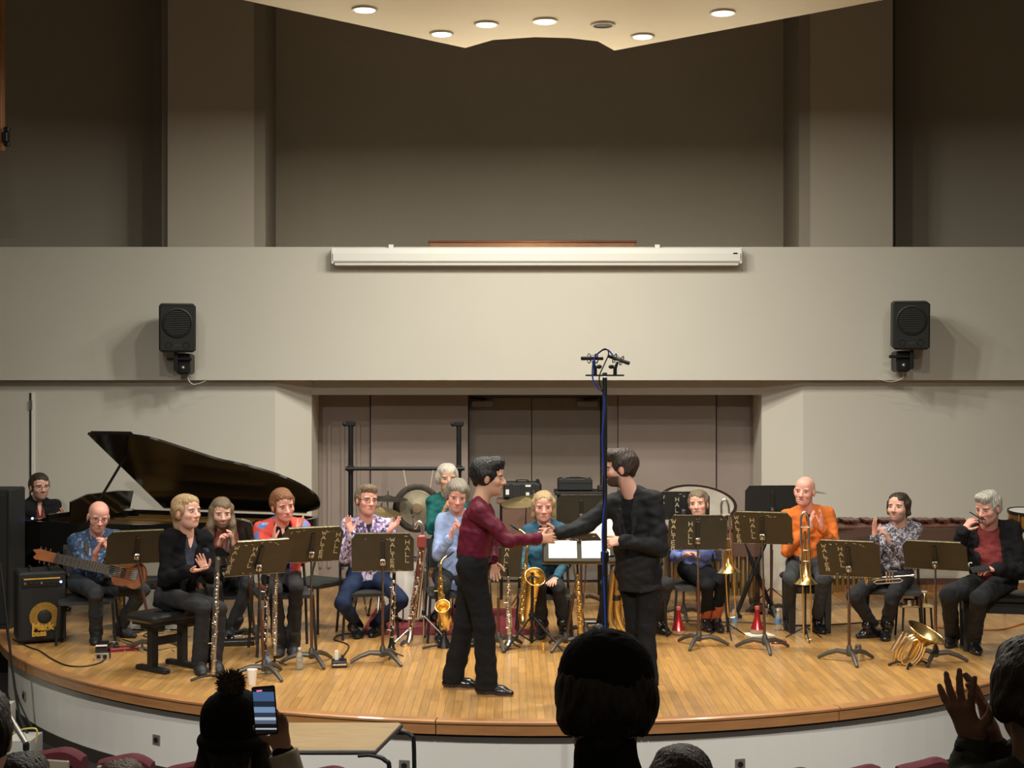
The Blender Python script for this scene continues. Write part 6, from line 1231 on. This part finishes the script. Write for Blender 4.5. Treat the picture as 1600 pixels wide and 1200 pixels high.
for a in (3.75,5.7,1.57): e = Vector((mx_+.46*math.cos(a),md+.46*math.sin(a)*(.6 if a < 2 else 1),FLOOR+.012)); MB().tube([(mx_,md,FLOOR+.62), e], .014, 8).build('leg', 'black_metal', t); MB().tube([(mx_,md,FLOOR+.36), lerp(Vector((mx_,md,FLOOR+.62)), e, .55)], .009, 6).build('brace', 'black_metal', t)
bz = EYE-(586.5-600)/F*md; MB().rbox((mx_,md,bz), (61/F*md,.022,.011), .004).build('stereo_bar', 'black_metal', t); MB().rbox((mx_,md,bz+.008), (.03,.03,.02), .004).build('bar_block', 'black_metal', t)
for s, px, py, ex in ((-1,925,560,911),(1,967,562,978)):
    c = P(px,py,md); d = (P(ex,py+(0 if s < 0 else 4),md)-c).normalized()+Vector((0,-.35,0)); d.normalize(); m_ = thing('microphone', ('left' if s < 0 else 'right')+' slim black microphone in a shock mount on the stereo bar', 'microphone', c, 'stereo microphones')
    MB().tube([c-d*.075, c+d*.055, c+d*.06], [.011,.011,.008], 12).build('body', 'black_metal', m_, True); MB().lathe(c+d*.04, d, [(0,.013),(.03,.0135),(.034,.010),(.034,0)], 14).build('grille', 'gunmetal', m_, True)
    for k in (-.03,.02): MB().torus(c+d*k, d, .030, .0035, 18, 6).build('shock_ring', 'black_plastic', m_, True)
    for k in range(4): a = k*PI/2+.4; x, y, z = frame(d); o = x*math.cos(a)+y*math.sin(a); MB().tube([c-d*.03+o*.028, c+d*.02+o*.012], .0018, 4).build('elastic', 'black_plastic', m_)
    b = Vector((X_at(930 if s < 0 else 961,md),md,bz)); MB().tube([b, b+Vector((0,0,.045)), lerp(b+Vector((0,0,.05)), c, .7)], [.012,.012,.008], 8).build('swivel', 'black_metal', m_); MB().ball(b+Vector((-s*.025,-.01,.055)), (.018,.012,.014), 8, 6).build('swivel_knob', 'black_metal', m_)
mat('cable_blue', (.02,.05,.32), .45); mat('cable_black', (.012,.012,.012), .5)
cb = [(958,556),(950,547),(940,548),(928,562),(926,590),(934,606),(943,615),(944,640),(941,680),(942,720),(946,770),(941,830),(943,900),(946,985)]
tag(MB().tube(smoothpath([P(a,b,md-.03) for a, b in cb], 5), .0055, 6).build('microphone_cable', 'cable_blue', loc=P(945,800,md)), 'blue cable running down the tall microphone stand', 'cable')
cb = [(934,552),(945,545),(951,552),(944,570),(937,586),(937,600),(942,612),(947,628),(944,700),(947,800),(943,900)]
tag(MB().tube(smoothpath([P(a,b,md-.04) for a, b in cb], 5), .0045, 6).build('microphone_cable', 'cable_black', loc=P(945,700,md)), 'dark blue-black second cable looping from the left microphone', 'cable')
# ------------------------------------------------------------ small things on the stage floor
mat('bottle_clear', (.85,.90,.92), .08, trans=.85, spec=.5); mat('bottle_blue', (.45,.62,.85), .1, trans=.6); mat('cap_blue', (.03,.10,.42), .4); mat('label_blue', (.12,.30,.62), .5); mat('cup_white', (.85,.80,.76), .6); mat('box_red', (.20,.015,.02), .4)
def bottle(label, px, py, h, cap, lab, m='bottle_clear'):
    q = onfloor(px, py); t = thing('water_bottle', label, 'bottle', q, 'water bottles on the stage'); r = h*.155
    MB().lathe(q, (0,0,1), [(0,r*.8),(.006,r),(h*.2,r),(h*.22,r*.95),(h*.30,r),(h*.58,r),(h*.70,r*.9),(h*.84,r*.45),(h*.90,r*.40)], 18).build('bottle', m, t, True); MB().lathe(q+Vector((0,0,h*.89)), (0,0,1), [(0,r*.45),(h*.09,r*.45),(h*.095,0)], 14).build('cap', cap, t, True); MB().lathe(q+Vector((0,0,h*.34)), (0,0,1), [(0,r*1.02),(h*.2,r*1.02)], 18).build('label', lab, t, True)
bottle('bluish water bottle with a blue cap behind the paper cup', 418, 1052, .155, 'cap_blue', 'label_blue', 'bottle_blue'); bottle('clear water bottle with a white cap by the third music stand', 468, 1046, .175, 'white_plastic', 'bottle_clear'); bottle('water bottle with a blue cap right of the orange socks', 1147, 983, .21, 'cap_blue', 'label_blue'); bottle('white capped water bottle with a blue label left of the orange man stool', 1216, 985, .20, 'white_plastic', 'label_blue')
q = onfloor(394,1070); t = thing('paper_cup', 'white paper cup on the front of the stage at left', 'cup', q); MB().lathe(q, (0,0,1), [(.003,0),(0,.026),(.115,.038),(.115,.035),(.008,.024),(.008,0)], 24).build('cup', 'cup_white', t, True); MB().torus(q+Vector((0,0,.115)), (0,0,1), .037, .0025, 24, 6).build('rim', 'cup_white', t, True)
def gadget(name, label, cat, px, py, size, m, rz=0., parts=()):
    q = onfloor(px, py); t = thing(name, label, cat, q); R = Matrix.Rotation(rz,3,'Z'); MB().rbox(q+Vector((0,0,size[2]/2)), size, .006, R).build('body', m, t)
    for nm, off, sz, mm in parts: MB().rbox(q+R @ Vector(off), sz, .003, R).build(nm, mm, t)
    return t, q, R
gadget('direct_box', 'small silver framed box with sockets at the front of the bassist', 'audio box', 161, 1030, (.11,.10,.055), 'black_plastic', .1, [('front_plate',(0,-.052,.03),(.115,.008,.058),'silver'),('socket',(-.025,-.058,.03),(.03,.006,.03),'dark_slot'),('socket',(.025,-.058,.03),(.03,.006,.03),'dark_slot')])
gadget('effect_pedal', 'black rocker pedal with a white edge under the foot of the bassist', 'pedal', 160, 1018, (.10,.17,.05), 'black_plastic', .2, [('treadle',(0,0,.065),(.095,.19,.02),'black_metal'),('edge',(0,-.098,.066),(.095,.008,.014),'white_plastic')])
gadget('effect_pedal', 'dark red effects board right of the foot of the bassist', 'pedal', 193, 1016, (.24,.12,.03), 'box_red', .45, [('switch',(-.06,-.01,.04),(.04,.05,.02),'black_plastic'),('switch',(.05,-.01,.04),(.04,.05,.02),'silver')])
gadget('effect_pedal', 'black effects pedal left of the dark red board', 'pedal', 178, 1013, (.08,.12,.04), 'black_plastic', .3, [('knob',(0,.03,.047),(.03,.02,.014),'silver')])
gadget('effects_board', 'dark row of guitar pedals behind the blond woman legs', 'pedal', 366, 1008, (.34,.12,.045), 'gunmetal', .2, [(('knob'),(-.12+.05*k,.02,.055),(.018,.018,.02),'silver') for k in range(6)])
gadget('pedal_case', 'flat grey pedal case behind the red jacket stand', 'case', 383, 998, (.30,.10,.05), 'case_black', .7, [('edge',(0,-.052,.03),(.28,.006,.03),'silver')])
t, q, R = gadget('power_box', 'black power box with white plugs left of the floral shirt stand', 'power strip', 530, 1041, (.12,.15,.05), 'black_plastic', .15, [('stripe',(0,-.077,.025),(.11,.004,.014),'silver'),('plug',(-.02,.02,.085),(.03,.03,.075),'white_plastic'),('plug',(.025,-.02,.07),(.025,.025,.045),'black_plastic')])
gadget('harmonica_box', 'small dark red box on the floor by the shoe of the man in orange', 'box', 1217, 1006, (.13,.04,.035), 'box_red', -.05, [('label',(-.02,-.022,.017),(.04,.003,.014),'paper')])
gadget('stage_plug', 'small black connector lying behind the bench', 'connector', 282, 1000, (.08,.05,.03), 'black_plastic', .3, [('stripe',(0,-.026,.015),(.05,.003,.012),'cap_blue')])
gadget('stomp_box', 'black box on the floor under the flat shoes of the hidden player', 'pedal', 921, 974, (.14,.10,.04), 'black_plastic', 0, [('strip',(0,-.052,.025),(.12,.005,.012),'white_plastic')])
def floor_cable(label, pts, m='cable_black', r=.006):
    ps = smoothpath([onfloor(a, b)+Vector((0,0,r)) for a, b in pts], 6); tag(MB().tube(ps, r, 6).build('cable', m, loc=ps[0]), label, 'cable')
floor_cable('black cable curling from the bass amplifier to the small silver box', [(20,1000),(45,1012),(62,1018),(80,1030),(105,1041),(135,1042),(158,1036),(163,1030)])
mat('cable_tan', (.45,.38,.18), .6); mat('cable_grey', (.25,.24,.22), .6)
rr = random.Random(4)
for k in range(9):
    x, y = 205+rr.uniform(-6,60), 1000+rr.uniform(-16,16); pts = [(x,y)]
    for j in range(6): x += rr.uniform(-22,24); y = min(1030,max(984,y+rr.uniform(-10,10))); pts.append((x,y))
    floor_cable(f'{("black","pale tan","grey")[k%3]} cable in the tangle left of the bench, {("nearest the pedals","by the stand foot","under the bench")[k//3]}', pts, ('cable_black','cable_tan','cable_grey')[k%3], .005)
floor_cable('black cable looping behind the floral shirt man to the power box', [(530,1034),(545,1010),(522,1000),(535,992),(570,990),(620,985),(680,980),(720,979)], r=.006)
floor_cable('black cable running behind the chairs at right', [(1040,968),(1100,972),(1180,974),(1250,978),(1330,975),(1400,968)], r=.006); floor_cable('orange cable at the right behind the bench', [(1560,990),(1500,985),(1450,984),(1390,981)], mat('cable_orange', (.5,.12,.03), .6), .006) if False else None
mat('cable_orange', (.5,.12,.03), .6); floor_cable('orange cable on the floor behind the right bench', [(1600,975),(1560,985),(1500,983),(1440,980)], 'cable_orange', .006)
# things in hands
q = BY['jacketman'][1]; h = q['wr'][0]; t = thing('eyeglasses', 'dark eyeglasses held to the mouth of the grey haired man', 'eyeglasses', h); m0 = q['T'](0,.10,-.07)
g0 = P(1519,804,11.50)
MB().tube(smoothpath([g0+Vector((-.02,0,.02)), lerp(g0,m0,.5)+Vector((0,-.01,.005)), m0], 4), .0045, 6).build('temple', 'eyeglass', t)
for k in (0,1): MB().torus(lerp(g0,m0,.55)+Vector((.02+.012*k,-.02-.03*k,-.022)), (.4,-.8,.3), .022, .003, 18, 5).build('rim', 'eyeglass', t)
h = q['wr'][1]; c = P(1532,889,h.y-.03); t = thing('phone', 'black phone held low by the grey haired man in the dark jacket', 'phone', c); MB().rbox(c, (.15,.075,.010), .004, Matrix.Rotation(-.15,3,'Y') @ Matrix.Rotation(.5,3,'X')).build('body', 'black_plastic', t); MB().box(c+Vector((0,-.004,.007)), (.14,.066,.002), Matrix.Rotation(-.15,3,'Y') @ Matrix.Rotation(.5,3,'X')).build('screen', 'dark_slot', t)
# white objects on the dark plain stand edge
for px, py, lab in ((1506,858,'upper white clip on the edge of the right plain stand'),(1516,882,'lower white crescent clip on the edge of the right plain stand')): c = P(px,py,11.35); t = thing('stand_clip', lab, 'clip', c); MB().torus(c, (0,-1,0), .014, .004, 14, 6, .6, 4.2).build('hook', 'white_plastic', t); MB().ball(c+Vector((.01,0,.012)), .006, 8, 6).build('tip', 'white_plastic', t)
# ------------------------------------------------------------ the auditorium: steps, seats, table and audience
mat('seat_red', (.085,.008,.016), .85, bump=.3, bscale=120); mat('seat_ply', (.30,.26,.19), .5); mat('steps_white', (.55,.54,.50), .6); mat('oak_top', (.34,.24,.125), .4, var=.18, vscale=5, stretch=(1,10,1), coat=.1)
sx = X_at(6,11.1); t = thing('stage_steps', 'white steps up to the stage at the far left', 'steps', (sx-.3,11.1,FLOOR))
for k in range(3):
    y = 10.9+.28*k; xe = CX-math.sqrt(CR**2-(CY-y-.14)**2)-.10-.06*k; MB().box((xe-.5,y,FLOOR+.09+.09*k), (1.0,.28,.18+.18*k)).build('step', 'steps_white', t)
mb = MB(); mb.tube([P(-6,1085,9.6), P(41,1162,9.3)], .018, 10); t = thing('metal_pole', 'slanting metal pole at the lower left corner', 'pole', P(41,1162,9.3)); mb.build('tube', 'grey_metal', t, True); MB().lathe(P(41,1162,9.3), (0,0,-1), [(0,.022),(.04,.022),(.05,.01)], 12).build('tip', 'black_metal', t)
for pts, lab, m_ in (([(2,890),(8,960),(16,1020),(24,1075),(36,1110),(52,1140)],'black cable hanging over the left corner of the stage','cable_black'),([(0,880),(14,1000),(20,1050),(30,1115),(45,1150)],'thick black cable bundle down the left stage corner','cable_black')):
    D0 = 11.0; tag(MB().tube(smoothpath([P(a,b,11.0-.0*b) for a, b in pts], 5), .010 if 'thick' in lab else .007, 6).build('cable', m_, loc=P(*pts[0],D0)), lab, 'cable')
tag(MB().tube(smoothpath([P(a,b,9.6) for a, b in ((10,1156),(28,1142),(50,1138),(58,1142),(56,1160))], 5), .006, 6).build('cable', mat('cable_yellow', (.6,.5,.12), .5), loc=P(40,1150,9.6)), 'thin yellow cable near the lower left corner', 'cable')
def house_seat(label, px, py, D, w=.325, yaw=0.):
    c = P(px, py, D); fz = c.z-.80; t = thing('auditorium_seat', label, 'seat', (c.x,D,fz), 'dark red auditorium seats'); R = Matrix.Rotation(yaw,3,'Z'); A = lambda x, y, z: c+R @ Vector((x,y,z))
    n = 13; vs = []; fs = []
    for i in range(n):
        u_ = i/(n-1); x = (u_-.5)*w; top = -.05*abs(2*u_-1)**2.5-.012*math.sin(u_*PI*2); y = -.05*math.sin(u_*PI)
        vs += [A(x,y-.03,top-.02),A(x,y,top),A(x,y+.04,top-.005),A(x,y+.055,top-.05),A(x,y+.02,-.45),A(x,y-.04,-.45)]
    for i in range(n-1):
        for j in range(6): l = (j+1)%6; fs.append((i*6+j,(i+1)*6+j,(i+1)*6+l,i*6+l))
    fs += [tuple(range(6)), tuple(range(n*6-1,n*6-7,-1))]; MB().add(vs, fs).build('back_cushion', 'seat_red', t, True)
    MB().rbox(A(0,-.098,-.19), (w*.78,.02,.28), .008, R).build('back_panel', 'seat_ply', t); MB().rbox(A(0,.22,-.36), (w*.9,.42,.09), .03, R).build('seat_cushion', 'seat_red', t)
    for s in (-1,1): MB().rbox(A(s*(w/2+.02),.12,-.28), (.05,.38,.05), .015, R).build('armrest', 'seat_red', t); MB().box(A(s*(w/2+.02),.08,-.55), (.04,.10,.50), R).build('standard', 'black_metal', t)
for px, py, D, yw, lab in ((92,1166,8.35,-.25,'dark red seat at the lower left beside the metal pole'),(196,1176,8.2,-.16,'dark red seat second from the lower left corner'),(304,1187,8.1,-.1,'dark red seat hidden left of the phone holder'),(505,1196,7.75,0,'dark red seat below the small table'),(1342,1194,8.1,.12,'dark red seat low between the two right heads'),(1445,1183,8.2,.18,'dark red seat left of the clapping silhouette'),(1234,1199,8.0,.1,'dark red seat barely showing at bottom right of centre')): house_seat(lab, px, py, D, yaw=yw)
# small table on bent tube legs
a0, a1 = P(443,1131,8.93), P(627,1136,8.93); zt = .105; t = thing('tube_table', 'small oak topped table on black tube legs in front of the stage', 'table', ((a0.x+a1.x)/2,8.6,FLOOR)); b0_, b1_ = X_at(398,8.26), X_at(586,8.26)
poly = [(b0_,8.26),(b1_,8.26),(a1.x,8.9),(a1.x-.02,8.93),(a0.x+.02,8.93),(a0.x,8.9)]
MB().prism(poly, (0,0,zt), (1,0,0), (0,1,0), .022).build('top', 'oak_top', t); mb = MB(); mb.tube([Vector((x,y,zt-.004)) for x, y in poly]+[Vector((*poly[0],zt-.004))], .014, 8, caps=False); mb.build('edge_band', 'black_plastic', t)
for (x, y) in ((b1_,8.26),(a1.x,8.86)): MB().tube(smoothpath([(x-.10,y,zt-.02),(x-.02,y,zt-.018),(x+.06,y,zt-.05),(x+.085,y,zt-.14),(x+.085,y,FLOOR)], 5), .014, 8).build('leg', 'black_metal', t, True)
for (x, y) in ((b0_,8.26),(a0.x,8.86)): MB().tube(smoothpath([(x+.10,y,zt-.02),(x+.02,y,zt-.02),(x-.02,y,zt-.14),(x-.02,y,FLOOR)], 4), .014, 8).build('leg', 'black_metal', t, True)
# ------------------------------------------------------------ audience, seen from behind
cloth('dark_beanie', (.012,.011,.011), .95); cloth('dark_coat', (.014,.013,.014), .95); hairm('hair_aud', (.03,.02,.016)); hairm('hair_aud2', (.045,.026,.020)); mat('fur', (.10,.075,.045), .9, bump=1., bscale=90, var=.5, vscale=60)
def onlooker(label, px, py, D, hat=None, hairm_='hair_aud', long=0, yaw=180, coat='dark_coat', arms=None, hsz=1., skin='dark', drop=.33, hat_fn=None, hair='short'):
    """seated; px,py the middle of the head"""
    c = P(px, py, D); S = c+Vector((0,-.02,-.24)); u = Vector((-1,0,0)); H = S+Vector((0,-.05,-.50)); sh = [S-u*.17, S+u*.17]
    a = arms or {}; el = a.get('el', [q+Vector((0,.12,-.27)) for q in sh]); wr = a.get('wr', [q+Vector((0,.25,-.05)) for q in el]); kn = [H-u*.1+Vector((0,.42,0)), H+u*.1+Vector((0,.42,0))]; z0 = H.z-.45
    an = [Vector((k.x,k.y,z0+.085)) for k in kn]
    t, info = person(label, dict(sh=sh, el=el, wr=wr, hip=H, kn=kn, an=an, z0=z0, head=c, rot=(yaw,0,0), shirt=coat, trousers='black_trouser', hair=hair if not hat or long else 'short', hairm=hairm_, hairc=(.03,.02,.016), skin=skin, hsz=hsz, lift=0., hands=a.get('hands',(None,None)), hlen=.28, sleeve=.95, eyes=1, hthick=.012, **a.get('cfg',{})), D)
    return t, info
def knit_hat(t, info, pom=0, m='dark_beanie', low=-.02, puff=.012, pm='fur', band=1):
    s = SDF(); s.ell((0,-.018,.046), (.082+puff,.102+puff,.084+puff), k=.02); s.ell((0,-.035,.085), (.060+puff,.072+puff,.05), k=.04); s.half((0,0,low), (0,-.2,-1))
    V, Fc = s.mesh(.006, lambda X, Y, Z: .0015*np.sin(np.arctan2(X,Y)*60)); V = V @ np.array(info['R']).T+np.array(info['O']); fast_obj('knit_hat', V, Fc, m, t)
    q = SDF(); 
    for k in range(32 if band else 1): a = 2*PI*k/32; q.cap((.083*math.cos(a),-.02+.104*math.sin(a),low+.012), (.083*math.cos(a+.2),-.02+.104*math.sin(a+.2),low+.012), .018, k=.012)
    if band: V, Fc = q.mesh(.007); fast_obj('hat_band', V @ np.array(info['R']).T+np.array(info['O']), Fc, m, t)
    if pom:
        rr_ = np.random.default_rng(3); d = rr_.normal(size=(420,3)); d /= np.linalg.norm(d, axis=1)[:,None]; c = np.array(info['T'](0,-.05,.168)); mb = MB(); mb.ball(c, pom*.72, 14, 10)
        for v in d: e = c+v*pom*rr_.uniform(.88,1.12); mb.tube([c+v*pom*.6, e], [.004,.0008], 4)
        mb.build('pompom', pm, t)
t, i_ = onlooker('black silhouetted head in a knit cap at the lower centre', 946, 1100, 2.80, hat=1, hair='bob', hsz=.97); knit_hat(t, i_, 0, puff=.002, band=0); q = SDF().cap(i_['nb']-i_['W']*.03, i_['O']+Vector((0,-.03,-.09)), .082, .064, k=.02); fast_obj('neck_shade', *q.mesh(.008, wrinkle(.006, 60, 3)), 'dark_coat', t)  # dark wrap added over the neck skin, standing for the shade there
t, i_ = onlooker('silhouetted woman in a pompom hat holding up a phone', 366, 1148, 4.85, hat=1, long=1, hair='long', skin='tan', arms=dict(el=[P(462,1240,4.66),P(300,1290,4.85)], wr=[P(441,1172,4.67),P(330,1260,4.7)], hands=(dict(d=(-.16,0,1), n=(-.25,-.9,0), t=(-1,0,.25), curl=.35, thumb=.5),None), cfg=dict(cuffm='cream_knit', cuffl=.75, cuffw=1.18))); knit_hat(t, i_, .052)
pc = P(414,1110,4.615); t = thing('phone', 'phone filming the stage above the hand of the pompom hat woman', 'phone', pc); RP = Matrix.Rotation(-.08,3,'Y'); MB().rbox(pc, (.076,.009,.158), .006, RP).build('body', 'black_plastic', t)
m = mat('phone_screen', (.2,.3,.5), .3); nt = m.node_tree; N = nt.nodes; L = nt.links; b = N['Principled BSDF']; tc = N.new('ShaderNodeTexCoord'); sp = N.new('ShaderNodeSeparateXYZ'); L.new(tc.outputs['Generated'], sp.inputs[0]); r = N.new('ShaderNodeValToRGB'); r.color_ramp.interpolation = 'CONSTANT'; els = r.color_ramp.elements
stops = [(0,(.01,.01,.012)),(.10,(.9,.9,.95)),(.13,(.01,.01,.012)),(.22,(.16,.20,.30)),(.30,(.75,.85,1.)),(.36,(.05,.07,.12)),(.46,(.30,.48,.75)),(.58,(.03,.04,.06)),(.70,(.10,.20,.42)),(.90,(.01,.01,.012))]
els[0].position, els[0].color = 0, (*stops[0][1],1); els[1].position, els[1].color = stops[1][0], (*stops[1][1],1)
for p_, c_ in stops[2:]: e = els.new(p_); e.color = (*c_,1)
L.new(sp.outputs[2], r.inputs[0]); L.new(r.outputs[0], b.inputs['Emission Color']); b.inputs['Emission Strength'].default_value = .55; b.inputs['Base Color'].default_value = (.01,.01,.01,1)
o = MB().box(pc+Vector((0,-.0052,0)), (.068,.001,.148), RP).build('screen', 'phone_screen', t); MB().box(pc+RP @ Vector((-.012,-.0062,.066)), (.018,.0008,.005), RP).build('record_marker', mat('rec_pink', (.9,.2,.45), .5, emit=1.), t)
cloth('watch_black', (.01,.01,.01)); D8 = 3.45
t, i_ = onlooker('silhouetted person clapping at the lower right corner', 1618, 1082, D8, hair='curly', coat='olive_coat', skin='dark', arms=dict(el=[P(1650,1330,D8+.05),P(1490,1255,D8+.02)], wr=[P(1552,1160,D8+.12),P(1522,1158,D8+.06)], hands=(dict(d=(-.25,.1,1), n=(-.9,.3,0), t=(.2,-.7,.5), curl=.15, spread=.25), dict(d=(-.42,-.05,1), n=(.8,.6,.1), t=(.55,-.5,.5), curl=.16, spread=.34)), cfg=dict(hs=1.05)))
w_ = i_['wr'][1]; dd = (w_-i_['el'][1]).normalized(); wt = thing('wrist_watch', 'dark watch on the wrist of the clapping silhouette', 'watch', w_); MB().torus(w_-dd*.035, dd, .031, .008, 22, 8).build('strap', 'watch_black', wt); MB().lathe(w_-dd*.035+Vector((-.012,-.030,0)), (-.35,-1,.1), [(0,.018),(.008,.018),(.010,.015),(.010,0)], 18).build('face', 'gunmetal', wt, True)
onlooker('dark brown hair of a person low behind the centre head', 1064, 1232, 4.6, hairm_='hair_aud2', hair='curly')
onlooker('brown haired head just rising at the bottom left', 190, 1246, 5.2, hairm_='hair_brown', hair='short')
onlooker('black haired person at the bottom left edge', 36, 1236, 4.9, hair='bob')
onlooker('face edge of a person cut by the left picture border', -34, 1150, 4.1, hair='short', skin='tan')
